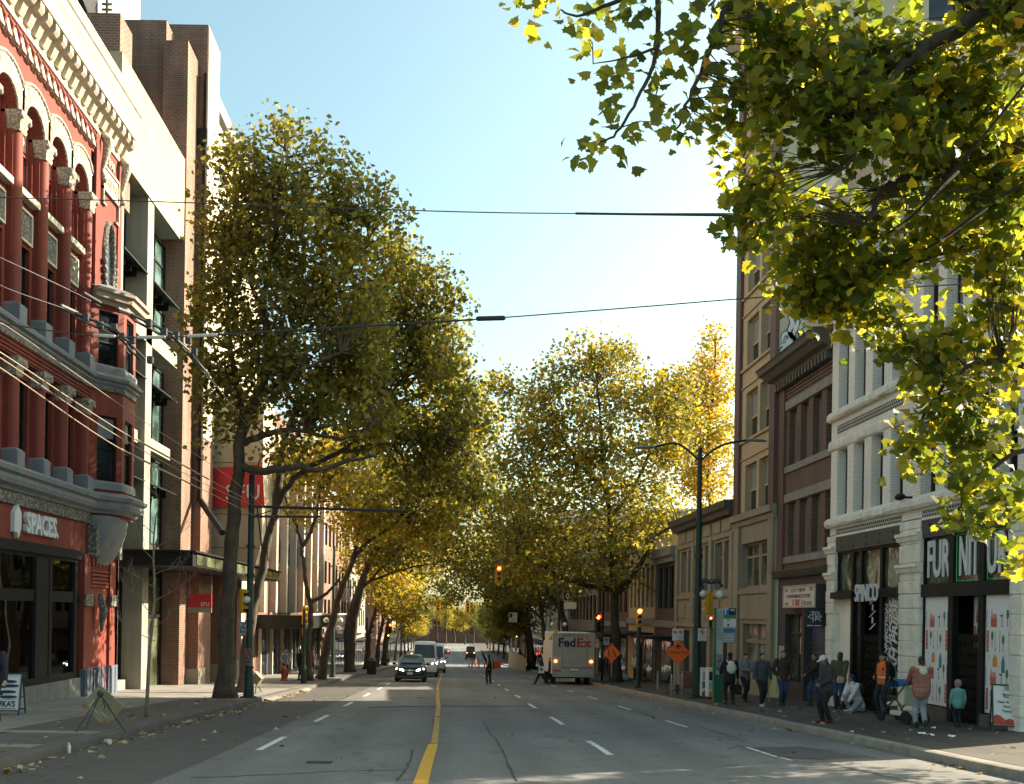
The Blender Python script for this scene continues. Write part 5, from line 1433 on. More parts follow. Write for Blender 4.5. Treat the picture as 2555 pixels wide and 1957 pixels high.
# ---- right lamp post with two arms and a pair of globes
p = onG(1737, 1742, .15); Y = p.y
lp = thing('street_lamp', 'tall dark green double armed lamp post with two white globes on the right pavement', 'street lamp', p)
top = onY(Y, 1752, 1118); q = lambda x, y: onY(Y, x, y)
m = MB(); m.tube([p, p + Vector((0, 0, .05)), p + Vector((0, 0, .06)), (p.x, Y, p.z + 1.0), (p.x, Y, p.z + 4.6), (p.x, Y, top.z)], [.3, .3, .17, .155, .13, .085], 14)
for z in (4.25, 5.6, 6.9): m.tube([(p.x, Y, p.z + z - .06), (p.x, Y, p.z + z + .06)], .17, 14)
m.box(p.x - .34, p.x + .34, Y - .34, Y + .34, p.z, p.z + .04)
m.build('post', M_gpole, lp, smooth=40)
for s_, hx, hy in ((-1, 1612, 1117), (1, 1884, 1100)):
    h = q(hx, hy); a = Vector((p.x, Y, top.z - .55))
    m = MB(); m.tube(smoothpts([a, a + Vector((s_ * .45, 0, .42)), a + Vector((s_ * 1.0, 0, .72)), Vector((h.x - s_ * .3, Y, h.z + .02))], 5), .045, 8); arm = m.build('arm', M_gpole, lp, smooth=60)
    m = MB(); m.tube([(h.x - s_ * .35, Y, h.z + .02), (h.x - s_ * .2, Y, h.z + .03), (h.x + s_ * .3, Y, h.z), (h.x + s_ * .45, Y, h.z - .01)], [(.05, .05), (.13, .06), (.14, .06), (.06, .03)], 10, side=(0, 1, 0)); m.build('lamp_head', pm('lamp head grey', (0.25, 0.25, 0.25), .5, .1, 3), arm, smooth=50)
m = MB(); z0 = q(1752, 1452).z
m.tube(smoothpts([(p.x + .1, Y, z0 - .2), (p.x + .25, Y, z0 + .02), (p.x + .5, Y, z0 - .05), (p.x + .8, Y, z0 + .0), (p.x + .98, Y, z0 - .18)], 5), .05, 8)
m.tube(smoothpts([(p.x, Y, z0 - .1), (p.x + .2, Y, z0 - .15), (p.x + .2, Y, z0 - .35)], 4), .045, 8)
for k in range(5): m.tube(smoothpts([(p.x + .15 + .15 * k, Y, z0 - .02), (p.x + .22 + .15 * k, Y + .02, z0 + .13), (p.x + .3 + .15 * k, Y, z0 + .02)], 4), .022, 6)
m.build('globe_bracket', M_blk, lp)
for gx, gy in ((1752, 1482), (1795, 1485)):
    c = q(gx, gy); m = MB(); m.ball((c.x, Y - .05, c.z), .16, 16, 12); m.build('globe', M_globe, lp, smooth=180)
# signals fixed to the lamp post
signal('yellow traffic signal seen from behind, on the lamp post with two globes', q(1768, 1506) + Vector((0, -.02, 0)), math.pi + .35, s=.85)
signal('small lit red pedestrian signal beside the green lamp post', q(1778, 1552) + Vector((0, .3, 0)), 0, E_red, M_blk, .42)
def noparking(lab, cx, cy, w, h, Y, bus=True, post=None):
    t = thing('traffic_sign', lab, 'traffic sign', onY(Y, cx, cy), 'white no stopping signs')
    c = onY(Y, cx, cy); k = Y / FPX; w *= k; h *= k
    m = MB(); m.box(c.x - w / 2, c.x + w / 2, Y - .012, Y, c.z - h / 2, c.z + h / 2); m.build('plate', M_signwhite, t, bevel=.01)
    m = MB(); rr_ = w * .34; zc = c.z + h * .22; n = 18
    m.rings([[(c.x + r * math.cos(2 * math.pi * i / n), Y - .015, zc + r * math.sin(2 * math.pi * i / n)) for r in (rr_, rr_ * .74)] for i in range(n + 1)], False, False)
    d = rr_ * .62; m.poly([(c.x - d, Y - .016, zc + d + .015), (c.x - d, Y - .016, zc + d - .03), (c.x + d, Y - .016, zc - d - .015), (c.x + d, Y - .016, zc - d + .03)]); m.build('red_ring', M_sred, t)
    m = MB(); m.box(c.x - rr_ * .4, c.x + rr_ * .4, Y - .014, Y - .012, zc - rr_ * .4, zc + rr_ * .4); m.build('symbol', M_blk, t)
    if bus:
        m = MB(); z2 = c.z - h * .24; m.rings([[(c.x + r * math.cos(2 * math.pi * i / n), Y - .015, z2 + r * math.sin(2 * math.pi * i / n)) for r in (rr_, rr_ * .85)] for i in range(n + 1)], False, False); m.box(c.x - rr_ * .6, c.x + rr_ * .6, Y - .015, Y - .0125, z2 - rr_ * .12, z2 + rr_ * .15); m.build('bus_symbol', M_green, t)
    if post:
        a, b = post; a = onG(*a, .15); m = MB(); m.tube([(c.x, Y + .03, zr(Y) + .15), (c.x, Y + .03, c.z + h * .5)], .03, 8); m.build('post', M_gal, t)
    return t
noparking('white no stopping and bus sign on the green lamp post', 1752, 1584, 21, 31, Y - .2)
noparking('left one of the pair of no stopping signs above the construction diamond', 1684, 1584, 13, 29, 41.6, False, ((1680, 1735), 0))
noparking('right one of the pair of no stopping signs above the construction diamond', 1698, 1584, 14, 29, 41.6)
noparking('small no stopping sign on a post left of the dark tree trunk', 1513, 1600, 15, 20, 60, False, ((1510, 1700), 0))
noparking('no stopping sign peeking out right of the delivery truck', 1490, 1606, 9, 20, 66, False, ((1490, 1690), 0))
# ---- orange construction diamonds on stands
def diamond(lab, cx, cy, r, fx, fy, Y, kind):
    c = onY(Y, cx, cy); r *= Y / FPX; gz = zr(Y) + .15 + .035 * max(0, c.x - 9.05)
    t = thing('construction_sign', lab, 'construction sign', (c.x, Y, gz), 'orange construction signs')
    m = MB(); m.prism([(c.x, Y, c.z - r), (c.x + r, Y, c.z), (c.x, Y, c.z + r), (c.x - r, Y, c.z)], (0, .015, 0)); m.build('panel', M_or, t)
    yy = Y - .006
    m = MB()
    if kind == 'text':
        text('lettering', 'CONSTRUCTION', (c.x, Y - .002, c.z), (1, 0, 0), (0, 0, 1), r * .3, M_blk, t, .003, .005, fit=(r * 1.5, r * .22))
        zt = c.z + r * .3
        m.prism([(c.x, yy, zt + r * .42), (c.x - r * .28, yy, zt + r * .12), (c.x - r * .08, yy, zt + r * .17), (c.x - r * .05, yy, zt - .02), (c.x + r * .05, yy, zt - .02), (c.x + r * .08, yy, zt + r * .17), (c.x + r * .28, yy, zt + r * .12)][::-1], (0, .004, 0))
    else:
        def bar(pts, w):
            for a, b in zip(pts[:-1], pts[1:]):
                a, b = Vector((c.x + a[0] * r, yy, c.z + a[1] * r)), Vector((c.x + b[0] * r, yy, c.z + b[1] * r)); d = (b - a).normalized(); n = Vector((-d.z, 0, d.x)) * w * r
                m.prism([a - n, b - n, b + n, a + n], (0, .004, 0))
        bar([(-.3, -.42), (-.38, .42)], .06); bar([(.35, -.42), (.36, .0), (.08, .28), (.06, .45)], .06)
        for k in range(3): bar([(.05, -.4 + .2 * k), (.05, -.3 + .2 * k)], .035)
    m.build('symbol', M_blk, t)
    m = MB()
    for s_ in (1, -1): m.box(c.x - .07, c.x + .07, Y - .01, Y + .03, c.z + s_ * (r - .03) - .05, c.z + s_ * (r - .03) + .05)
    m.build('clip', M_or, t)
    m = MB(); m.tube([(c.x, Y + .05, gz + .1), (c.x, Y + .05, c.z + r * .9)], .025, 8); m.build('post', M_gal, t)
    m = MB(); m.tube([(c.x, Y + .05, gz + .03), (c.x, Y + .05, gz + .45)], [.06, .045], 8)
    for a in (25, 155, 205, 335): m.tube([(c.x, Y + .05, gz + .22), (c.x + .62 * math.cos(rad(a)), Y + .05 + .62 * math.sin(rad(a)), gz + .02)], .02, 6)
    m.build('stand', M_blk, t)
diamond('orange diamond reading CONSTRUCTION with an up arrow, on a stand by the bike racks', 1692, 1629, 31, 0, 0, 40.2, 'text')
diamond('smaller orange diamond with a narrowing lane symbol, beside the delivery truck', 1527, 1630, 22.5, 0, 0, 53.5, 'lane')
# ---- bike racks
for i, (x, y, Yr, lab) in enumerate(((1641, 1722, 44.5, 'steel hoop bike rack farthest left of the three'), (1675, 1735, 40.8, 'steel hoop bike rack left of the construction sign post'), (1702, 1733, 40.6, 'steel hoop bike rack right of the construction sign post'))):
    c = onG(x, y, .15); m = MB(); z = c.z; w = .09
    m.tube(smoothpts([(c.x - w, c.y - .3, z), (c.x - w, c.y - .3, z + .62), (c.x - w * .5, c.y - .22, z + .82), (c.x, c.y, z + .88), (c.x + w * .5, c.y + .22, z + .82), (c.x + w, c.y + .3, z + .62), (c.x + w, c.y + .3, z)], 4), .028, 8)
    tag(m.build('bike_rack', M_gal, smooth=60), lab, 'bike rack', 'hoop bike racks')
# ---- transit totem
p = onG(1790, 1752, .15); Y = p.y; c0 = onY(Y, 1782, 1517); c1 = onY(Y, 1800, 1517); z0 = p.z
tt_ = thing('transit_sign', 'tall green and grey transit stop pillar with blue panels at its top right', 'bus stop sign', p)
m = MB(); m.box(c0.x, c0.x + .06, Y - .1, Y + .1, z0, c0.z); m.box(c0.x + .06, c1.x + .08, Y - .08, Y + .08, z0, z0 + 1.0); m.build('pillar', pm('transit green', (0.02, 0.13, 0.06), .5, .12, 3), tt_)
m = MB(); m.box(c0.x + .06, c1.x + .06, Y - .07, Y + .07, z0 + 1.0, c0.z - .02); m.build('column', pm('ribbed grey column', (0.4, 0.41, 0.38), .6, .15, 4), tt_)
m = MB()
for k in range(9): m.box(c0.x + .1, c1.x + .02, Y - .078, Y - .07, c0.z - .2 - .12 * k, c0.z - .12 - .12 * k)
m.build('raised_letters', M_gal, tt_)
m = MB(); m.box(c0.x + .09, c1.x + .03, Y - .08, Y - .07, z0 + 1.15, z0 + 1.75); m.build('notice', ornament('notice picture', (0.1, 0.1, 0.12), (0.3, 0.28, 0.25), 14), tt_)
def tpanel(nm, y0, y1, mat, x0=1800, x1=1835, off=0.0):
    a, b = onY(Y, x0, y0), onY(Y, x1, y1); m = MB(); m.box(a.x, b.x, Y - .04 - off, Y + .02, b.z, a.z); return m.build(nm, mat, tt_), a, b
M_tblue = pm('transit blue', (0.012, 0.16, 0.42), .45, .05, 2); M_navy = pm('transit navy', (0.01, 0.02, 0.06), .45, .1, 2)
_, a, b = tpanel('blue_panel', 1518, 1536, M_tblue, 1801, 1818); text('lettering', 'T', ((a.x + b.x) / 2, Y - .042, (a.z + b.z) / 2), (1, 0, 0), (0, 0, 1), .3, M_signw, tt_, .006, .02, sx=1.1)
tpanel('navy_panel', 1518, 1536, M_navy, 1819, 1835); tpanel('green_panel', 1536.2, 1543, pm('transit light green', (0.06, 0.2, 0.08), .5, .1, 2), 1801, 1835)
m = MB()
for x in (1824, 1829.5): c = onY(Y, x, 1523); m.ball((c.x, Y - .045, c.z), (.035, .01, .035), 10, 6)
m.build('ring_mark', M_signw, tt_)
tpanel('white_panel', 1544, 1566, M_signwhite); m = MB(); c = onY(Y, 1816, 1560); m.box(c.x - .03, c.x + .03, Y - .045, Y - .04, c.z - .05, c.z + .05); c = onY(Y, 1816, 1547); m.box(c.x - .04, c.x + .04, Y - .045, Y - .04, c.z - .02, c.z + .02); m.build('route_mark', M_blk, tt_)
tpanel('route_header', 1569, 1578, M_tblue); tpanel('route_list', 1578, 1604, pm('route list grey', (0.2, 0.23, 0.27), .5, .1, 3)); m = MB()
for k in range(5): a_, b_ = onY(Y, 1804, 1581.5 + 4.4 * k), onY(Y, 1831, 1583.7 + 4.4 * k); m.box(a_.x, b_.x, Y - .045, Y - .04, b_.z, a_.z)
m.build('route_lines', M_signw, tt_)
# ---- newspaper boxes
def newsbox(lab, x, y, w, h, c1_, c2_, c3_):
    p = onG(x, y, .15); Y = p.y; t = thing('newspaper_box', lab, 'newspaper box', p, 'newspaper boxes by the lamp post'); k = Y / FPX
    m = MB(); m.box(p.x - w * k / 2, p.x + w * k / 2, Y - .02, Y + .42, p.z + .08, p.z + h * k); m.build('case', M_signwhite, t, bevel=.02)
    m = MB(); m.box(p.x - w * k * .38, p.x + w * k * .38, Y - .035, Y - .022, p.z + h * k * .6, p.z + h * k * .88); m.build('window', c1_, t)
    m = MB(); m.box(p.x - w * k * .4, p.x + w * k * .4, Y - .035, Y - .022, p.z + h * k * .33, p.z + h * k * .56); m.build('poster', c2_, t)
    m = MB(); m.prism([(p.x - w * k * .42, Y - .03, p.z + .1), (p.x + w * k * .42, Y - .03, p.z + .1), (p.x + w * k * .42, Y - .03, p.z + h * k * .33), (p.x - w * k * .42, Y - .03, p.z + h * k * .2)], (0, .008, 0)); m.build('lower_panel', c3_, t)
    m = MB(); m.box(p.x - w * k / 2, p.x + w * k / 2, Y, Y + .4, p.z, p.z + .08); m.build('foot', M_blk, t)
newsbox('white newspaper box with purple panel, nearest the lamp post', 1757, 1743, 14, 76, pm('box lilac', (0.35, 0.33, 0.5), .5, .2, 4), PR[5], pm('box purple', (0.14, 0.05, 0.2), .5, .2, 3))
newsbox('white newspaper box with orange corner, next to the transit pillar', 1774, 1745, 16, 78, M_navy, pm('box pale blue', (0.3, 0.45, 0.5), .5, .2, 5), pm('box orange', (0.6, 0.22, 0.06), .5, .1, 3))
# ---- sandwich boards
def aboard(lab, loc, rz, w, h, face, frame, spread=.28):
    t = thing('sandwich_board', lab, 'sandwich board', (0, 0, 0)); th = math.atan2(spread, h)
    for s_ in (-1, 1):
        M = Matrix.Translation((0, 0, h)) @ Matrix.Rotation(-s_ * th, 4, 'X') if False else None
        m = MB()
        def P(x, z, o=0): return (x, s_ * (spread * (1 - z / h) + o), z)
        def bar(x0, x1, z0, z1): m.prism([P(x0, z0), P(x1, z0), P(x1, z1), P(x0, z1)], (0, s_ * .025, 0))
        bar(-w / 2, -w / 2 + .03, 0, h); bar(w / 2 - .03, w / 2, 0, h); bar(-w / 2 + .03, w / 2 - .03, h - .03, h); bar(-w / 2 + .03, w / 2 - .03, .1, .13)
        fr = m.build('frame', frame, t)
        m = MB(); m.prism([P(-w / 2 + .03, .13, -.004), P(w / 2 - .03, .13, -.004), P(w / 2 - .03, h - .03, -.004), P(-w / 2 + .03, h - .03, -.004)], (0, s_ * .014, 0)); m.build('board', face, fr)
    m = MB(); m.box(-w / 2, -w / 2 + .02, -spread * .4, spread * .4, h * .42, h * .44); m.box(w / 2 - .02, w / 2, -spread * .4, spread * .4, h * .42, h * .44); m.build('brace', frame, t)
    def put(nm, s__, z, size, mat, sx=.9, x=0, bold=.01):
        k = spread / h; up = Vector((0, k, 1)).normalized()
        return text(nm, s__, (x, -spread * (1 - z / h) - .028 + .0, z), (1, 0, 0), up, size, mat, t, .003, bold, sx=sx)
    def patch(nm, pts, mat, o=.012):
        m = MB(); k = spread / h
        m.poly([(x, -(spread * (1 - z / h)) - o - .012, z) for x, z in pts]); return m.build(nm, mat, t)
    t.location = loc; t.rotation_euler = (0, 0, rz)
    return t, put, patch
p = onG(2518, 1822, .15)
t, put, patch = aboard('white sandwich board with black writing and red leaves, by the printed shop window', p, rad(-24), .72, 1.02, M_signwhite, M_blk, .3)
put('lettering', 'KRAVE', .93, .085, M_blk)
for s_, z in (('Brunch &', .80), ('Flowers', .745), ('Hats & T-Shirts', .635), ('Noodles', .535), ('Townsuite', .435)): put('lettering', s_, z, .085, M_blk, .95)
patch('red_leaves', [(-.33, .14), (.33, .14), (.33, .3), (.28, .34), (.22, .27), (.14, .33), (.05, .25), (-.03, .28), (-.1, .24), (-.2, .33), (-.28, .36), (-.33, .32)], pm('printed red leaves', (0.42, 0.06, 0.03), .6, .5, 20))
patch('outline', [(-.16, .975), (.16, .975), (.16, .982), (-.16, .982)], M_blk); patch('outline', [(-.16, .878), (.16, .878), (.16, .885), (-.16, .885)], M_blk)
p = onG(14, 1783, .15)
t, put, patch = aboard('white sandwich board with black cloud shapes and bold cafe name at the left edge', p, rad(8), .78, 1.0, M_signwhite, M_navy, .26)
put('lettering', "KAFKA'S", .27, .19, M_navy, .78, 0, .03)
for x, z, w in ((-.12, .84, .2), (.1, .8, .18), (-.15, .68, .22), (.14, .7, .2), (.05, .56, .24), (-.2, .5, .2), (.1, .44, .22)):
    patch('cloud_shape', [(x + w * math.cos(2 * math.pi * i / 14) * (1 if i % 2 else .92), z + .038 * math.sin(2 * math.pi * i / 14)) for i in range(14)], M_navy)
for z in (.17, .15): patch('small_print', [(-.3, z), (.3, z), (.3, z + .008), (-.3, z + .008)], M_navy)
for a, b, c, d in ((-.35, .35, .93, .935), (-.35, .35, .38, .385), (.345, .35, .38, .93)): patch('border', [(a, c), (b, c), (b, d), (a, d)], M_navy)
p = onG(1938, 1748, .15)
t, put, patch = aboard('yellow sandwich board with a handwritten column, behind the man in the brown jacket', p, rad(-35), .5, .95, pm('yellow board', (0.5, 0.47, 0.2), .6, .1, 4), pm('wood frame', (0.3, 0.25, 0.15), .6, .15, 4), .24)
for i, ch in enumerate('SNACKS'): put('lettering', ch, .82 - .11 * i, .11, M_blk, 1.0, .05)
# ---- road sign seen from behind on a tripod, and its folded twin by the pole
M_back = pm('sign back olive', (0.27, 0.22, 0.13), .6, .25, 5, streak=.4)
cc_ = [onY(20.2, *q) for q in ((247.5, 1708), (310, 1763), (265, 1818), (202.6, 1761))]
ts = thing('construction_sign', 'diamond road sign seen from behind on a black tripod in the left strip', 'construction sign', onG(247, 1822, .15))
m = MB(); m.prism([tuple(q) for q in cc_][::-1], (.01, .02, 0)); m.build('panel', M_back, ts)
m = MB()
def mark(a, b, c, d):
    u = lambda s_, t_: cc_[3].lerp(cc_[0], s_).lerp(cc_[2].lerp(cc_[1], s_), t_) + Vector((0, -.006, 0))
    m.poly([u(a, c), u(b, c), u(b, d), u(a, d)])
mark(.2, .5, .18, .2); mark(.2, .22, .18, .5); mark(.3, .32, .55, .8); mark(.5, .52, .5, .65); m.build('chalk_mark', M_signwhite, ts)
m = MB(); c = cc_[2]; d = cc_[3]
m.ball((c.x - .02, c.y - .01, c.z + .16), (.04, .012, .05), 10, 6); m.ball((d.x + .08, d.y - .01, d.z - .0), (.05, .012, .045), 10, 6); m.build('orange_spot', pm('faded orange', (0.4, 0.13, 0.04), .7, .3, 9), ts)
m = MB(); a = onY(20.0, 250, 1732)
for x, y in ((190, 1826), (213, 1819), (312, 1826)): e = onG(x, y, .16); m.tube([a, e], .016, 6)
m.tube([a + Vector((0, .1, .02)), onY(20.12, 262, 1770)], .012, 6); m.ball(a, (.07, .06, .08), 10, 6); m.build('tripod', M_blk, ts)
ts2 = thing('construction_sign', 'tan diamond sign turned edge on behind the left street pole', 'construction sign', onG(648, 1728, .15))
Y = 33.9; cc = [onY(Y, *q) for q in ((635, 1676), (652, 1694), (640, 1712), (630, 1700))]
m = MB(); m.prism([tuple(q) for q in cc][::-1], (.05, .3, 0)); m.build('panel', M_back, ts2)
m = MB(); a = onY(Y, 640, 1700); m.tube([a, onG(652, 1727, .16)], .02, 6); m.tube([a, onG(637, 1731, .16)], .02, 6); m.build('stand', M_blk, ts2)
# ---- left poles
p = onG(620, 1741, .15); Y = p.y
pl = thing('street_pole', 'dark green trolley pole with long bracket arms in front of the leaning left tree', 'street pole', p); topz = onY(Y, 632, 1185).z
m = MB(); m.tube([p, (p.x, Y, p.z + .04), (p.x, Y, p.z + .05), (p.x, Y, p.z + .9), (p.x, Y, p.z + .95), (p.x, Y, topz)], [.3, .3, .19, .16, .14, .1], 14)
for z in (1.0, 2.6, 4.2, 5.2): m.tube([(p.x, Y, p.z + z), (p.x, Y, p.z + z + .08)], .165, 12)
m.build('post', M_gpole, pl, smooth=40)
m = MB(); zz = onY(Y, 640, 1264).z; e = onY(Y, 1015, 1276)
m.tube([(p.x, Y, zz), (e.x, Y, e.z)], .05, 8); m.tube([(p.x, Y, zz - .35), onY(Y, 800, 1290)], .04, 8); m.tube([(p.x + .05, Y, zz - .35), onY(Y, 700, 1268)], .02, 6); m.tube([(p.x + .2, Y, zz - .05), onY(Y, 655, 1380)], .03, 6); m.tube([onY(Y, 663, 1275), onY(Y, 668, 1400)], .02, 6)
m.build('bracket_arm', M_blk, pl)
c = onY(Y - .1, 616, 1497); m = MB(); m.ball(c, .13, 14, 10); g_ = m.build('globe', M_globe, pl, smooth=180)
m = MB(); m.tube([c, (p.x, Y, c.z + .1)], .03, 6); m.build('globe_bracket', M_blk, pl)
m = MB(); c = onY(Y - .2, 607, 1570); m.box(c.x - .12, c.x + .12, Y - .22, Y - .18, c.z - .25, c.z + .25); m.build('notice', ornament('stuck notices', (0.45, 0.43, 0.4), (0.15, 0.14, 0.13), 12), pl)
m = MB(); c = onY(Y - .2, 620, 1640); m.box(c.x - .14, c.x + .1, Y - .2, Y - .17, c.z - .3, c.z + .3); m.build('sticker', ornament('torn stickers', (0.4, 0.15, 0.12), (0.08, 0.07, 0.07), 15), pl)
signal('yellow traffic signal edge on, left of the trolley pole', onY(Y, 606, 1500), rad(75), s=.8)
def pole(lab, x, y, ytop, r0, mat, globes=(), name='street_lamp'):
    p = onG(x, y, .15); t = thing(name, lab, 'street lamp', p, 'slender lamp posts'); z = onY(p.y, x, ytop).z
    m = MB(); m.tube([p, (p.x, p.y, p.z + .8), (p.x, p.y, p.z + .82), (p.x, p.y, z)], [r0 * 1.5, r0 * 1.4, r0, r0 * .6], 10); m.build('post', mat, t, smooth=40)
    for dx, dz in globes:
        m = MB(); m.ball((p.x + dx, p.y, p.z + dz), .17, 12, 8); m.build('globe', M_globe, t, smooth=180)
        m = MB(); m.tube(smoothpts([(p.x, p.y, p.z + dz + .25), (p.x + dx * .6, p.y, p.z + dz + .45), (p.x + dx, p.y, p.z + dz + .17)], 4), .03, 6); m.build('globe_arm', M_blk, t)
    return t
pole('slender green lamp post beside the golden leaning tree on the left', 829, 1691, 1362, .13, M_gpole, ((-.45, 3.6), (.45, 3.6)))
pole('dark lamp post in front of the left trees beyond the market', 914, 1668, 1540, .13, M_gpole, ((.4, 3.4),))
pole('pale metal post left of the dark car', 962, 1657, 1570, .11, M_gal, ((0, 4.6),))
pole('dark lamp post with white globes above the delivery truck', 1392, 1690, 1400, .12, M_blk, ((-.45, 3.9), (.45, 3.9)))
pole('dark post with the small amber signal past the crossing pedestrian', 1287, 1660, 1560, .09, M_blk)
p = onG(1592, 1717, .15); Y = p.y
t = thing('signal_post', 'short dark green post carrying the lit amber and red signal on the right', 'signal post', p)
m = MB(); m.tube([p, (p.x, Y, p.z + .05), (p.x, Y, p.z + .06), (p.x, Y, onY(Y, 1594, 1565).z)], [.2, .2, .12, .11], 12); m.build('post', M_gpole, t, smooth=40)
signal('yellow signal with its top lamp lit amber on the short dark green post', onY(Y, 1595, 1539), 0, E_amber, None, .82)
signal('dark signal with a lit red lamp left of the dark tree trunk', onY(60, 1491, 1555), .25, E_red, M_blk, 1.1)
p = onG(1478, 1695, .15); m = MB(); m.tube([(p.x, 60.2, zr(60) + .15), (p.x, 60.2, onY(60, 1478, 1440).z)], .08, 10); tag(m.build('street_pole', M_blk), 'thin black pole carrying the dark red lit signal', 'street pole')
signal('yellow signal hanging over the road with a lit red lamp', onY(57, 1245, 1432), 0, E_red, None, .92, True, .9)
signal('left yellow signal hanging at the far crossing', onY(136, 1094, 1512), 0, None, None, 1.3, True, 1.2)
signal('right yellow signal hanging at the far crossing', onY(136, 1168, 1517), 0, None, None, 1.3, True, 1.2)
signal('small amber pedestrian signal on the dark post past the crossing pedestrian', onY(onG(1287, 1660, .15).y - .3, 1289, 1592), 0, E_amber, M_blk, .75)
signal('lit red signal by the pale metal post on the left', onY(100, 974, 1568), 0, E_red, M_blk, 1.0)
signal('small lit amber signal lower on the left beyond the dark car', onY(100, 969, 1590), 0, E_amber, M_blk, .5)
signal('yellow signal box beside the forked tree on the left', onY(57.5, 761, 1535), rad(80), s=1.1)
signal('small yellow pedestrian signal below the signal beside the forked tree', onY(57.5, 757, 1578), rad(80), s=.5)
p = onG(757, 1706, .15); m = MB(); m.tube([p, (p.x, p.y, onY(p.y, 757, 1520).z)], [.12, .07], 10); m.tube([p, (p.x, p.y, p.z + .9)], [.15, .14], 10); tag(m.build('signal_post', M_gpole), 'dark post with yellow signals in front of the forked tree', 'signal post')
# ---- signs over and beside the road
t = thing('traffic_sign', 'black square sign with a white diamond outline over a white plate, above the truck', 'traffic sign', onY(64, 1410, 1500)); Y = 64
a, b = onY(Y, 1406, 1476), onY(Y, 1427, 1499); m = MB(); m.box(a.x - .03, b.x + .03, Y, Y + .02, b.z - .03, a.z + .03); m.build('border', M_signwhite, t); m = MB(); m.box(a.x, b.x, Y - .01, Y, b.z, a.z); m.build('plate', M_blk, t)
m = MB(); cx, cz, ww, hh = (a.x + b.x) / 2, (a.z + b.z) / 2, .14, .24
for s0, s1, s2, s3 in (((0, 1), (1, 0), (.55, 0), (0, .6)), ((1, 0), (0, -1), (0, -.6), (.55, 0)), ((0, -1), (-1, 0), (-.55, 0), (0, -.6)), ((-1, 0), (0, 1), (0, .6), (-.55, 0))): m.poly([(cx + q[0] * ww, Y - .013, cz + q[1] * hh) for q in (s0, s1, s2, s3)])
m.build('diamond', M_signwhite, t); a, b = onY(Y, 1408, 1502), onY(Y, 1438, 1520); m = MB(); m.box(a.x, b.x, Y - .01, Y + .01, b.z, a.z); m.build('lower_plate', M_signwhite, t)
m = MB(); m.tube([(b.x, Y + .05, a.z + 1.2), (b.x, Y + .05, b.z - .1)], .04, 6); m.build('hanger', M_blk, t)
t = thing('traffic_sign', 'white lane sign with a small black diamond panel hanging over the far right lane', 'traffic sign', onY(100, 1280, 1540)); Y = 100
a, b = onY(Y, 1270, 1529), onY(Y, 1290, 1553); m = MB(); m.box(a.x, b.x, Y, Y + .02, b.z, a.z); m.build('plate', M_signwhite, t); m = MB(); w = b.x - a.x; m.box(a.x + .06, a.x + w * .42, Y - .01, Y, a.z - .5, a.z - .06); m.build('panel', M_blk, t)
text('lettering', 'BUS', (a.x + w * .7, Y - .004, a.z - .22), (1, 0, 0), (0, 0, 1), .26, M_blk, t, .004, .01, sx=.7); text('lettering', 'ONLY', (a.x + w * .5, Y - .004, b.z + .25), (1, 0, 0), (0, 0, 1), .24, M_blk, t, .004, .01, sx=.7)
m = MB(); m.tube([(a.x + w * .5, Y + .05, a.z + .9), (a.x + w * .5, Y + .05, b.z)], .03, 6); m.build('hanger', M_blk, t)
t = thing('street_name_sign', 'teal green street name sign over the far crossing', 'street sign', onY(112, 1258, 1520)); Y = 112
a, b = onY(Y, 1231, 1517), onY(Y, 1290, 1524.5); m = MB(); m.box(a.x, b.x, Y, Y + .03, b.z, a.z); m.build('plate', pm('street sign teal', (0.02, 0.2, 0.16), .5, .08, 3), t); text('lettering', 'Cambie St', ((a.x + b.x) / 2, Y - .004, (a.z + b.z) / 2 - .03), (1, 0, 0), (0, 0, 1), .36, M_signw, t, .004, .01)
m = MB(); m.tube([(a.x - .3, Y + .06, a.z + .1), (FR - 3.6, Y + .06, a.z + .15), (FR - 3.4, Y + .06, zr(Y) + .15)], .07, 8); m.build('mast_arm', M_gpole, t)
# ---- bins, hydrant, cones
p = onG(927, 1683, .15); m = MB(); m.lathe([(.3, 0), (.34, .05), (.36, .95), (.38, 1.0), (.3, 1.08), (.24, 1.22), (.05, 1.3)], p, 18); tag(m.build('litter_bin', M_blk, smooth=40), 'black round litter bin on the left pavement beyond the leaning tree', 'litter bin')
p = onG(708, 1699, .15); m = MB(); m.lathe([(.22, 0), (.22, .06), (.14, .08), (.15, .55), (.18, .57), (.18, .63), (.14, .68), (.1, .78), (.03, .82)], p, 14); m.tube([p + Vector((-.24, 0, .45)), p + Vector((.24, 0, .45))], .07, 10); m.tube([p + Vector((0, -.22, .42)), p + Vector((0, 0, .42))], .09, 10)
tag(m.build('fire_hydrant', pm('hydrant red', (0.4, 0.07, 0.03), .5, .25, 6), smooth=40), 'red fire hydrant on the left pavement under the market signs', 'hydrant')
dl = ['orange white delineator nearest the raised arm pedestrian', 'short pink orange delineator left of the pedestrian, in front', 'delineator post behind the front pair, farthest left', 'delineator post behind the front pair, between them', 'delineator post right beside the pedestrian elbow']
for i, (x, y) in enumerate(((1195, 1657), (1178, 1653), (1171, 1644), (1187, 1644), (1209, 1648))):
    yd = (120, 118, 128, 131, 125)[i]; p = Vector((onY(yd, x, y).x, yd, zr(yd))); t = thing('delineator_post', dl[i], 'traffic post', p, 'orange delineator posts at the far crossing')
    m = MB(); m.tube([p + Vector((0, 0, .06)), p + Vector((0, 0, 1.1))], [.1, .07], 10); m.build('post', M_or, t)
    m = MB(); m.tube([p + Vector((0, 0, .6)), p + Vector((0, 0, .75))], .1, 10); m.tube([p + Vector((0, 0, .9)), p + Vector((0, 0, 1.0))], .095, 10); m.build('band', M_signwhite, t)
    m = MB(); m.lathe([(.28, 0), (.28, .06), (.1, .07)], p, 10); m.build('foot', M_blk, t)
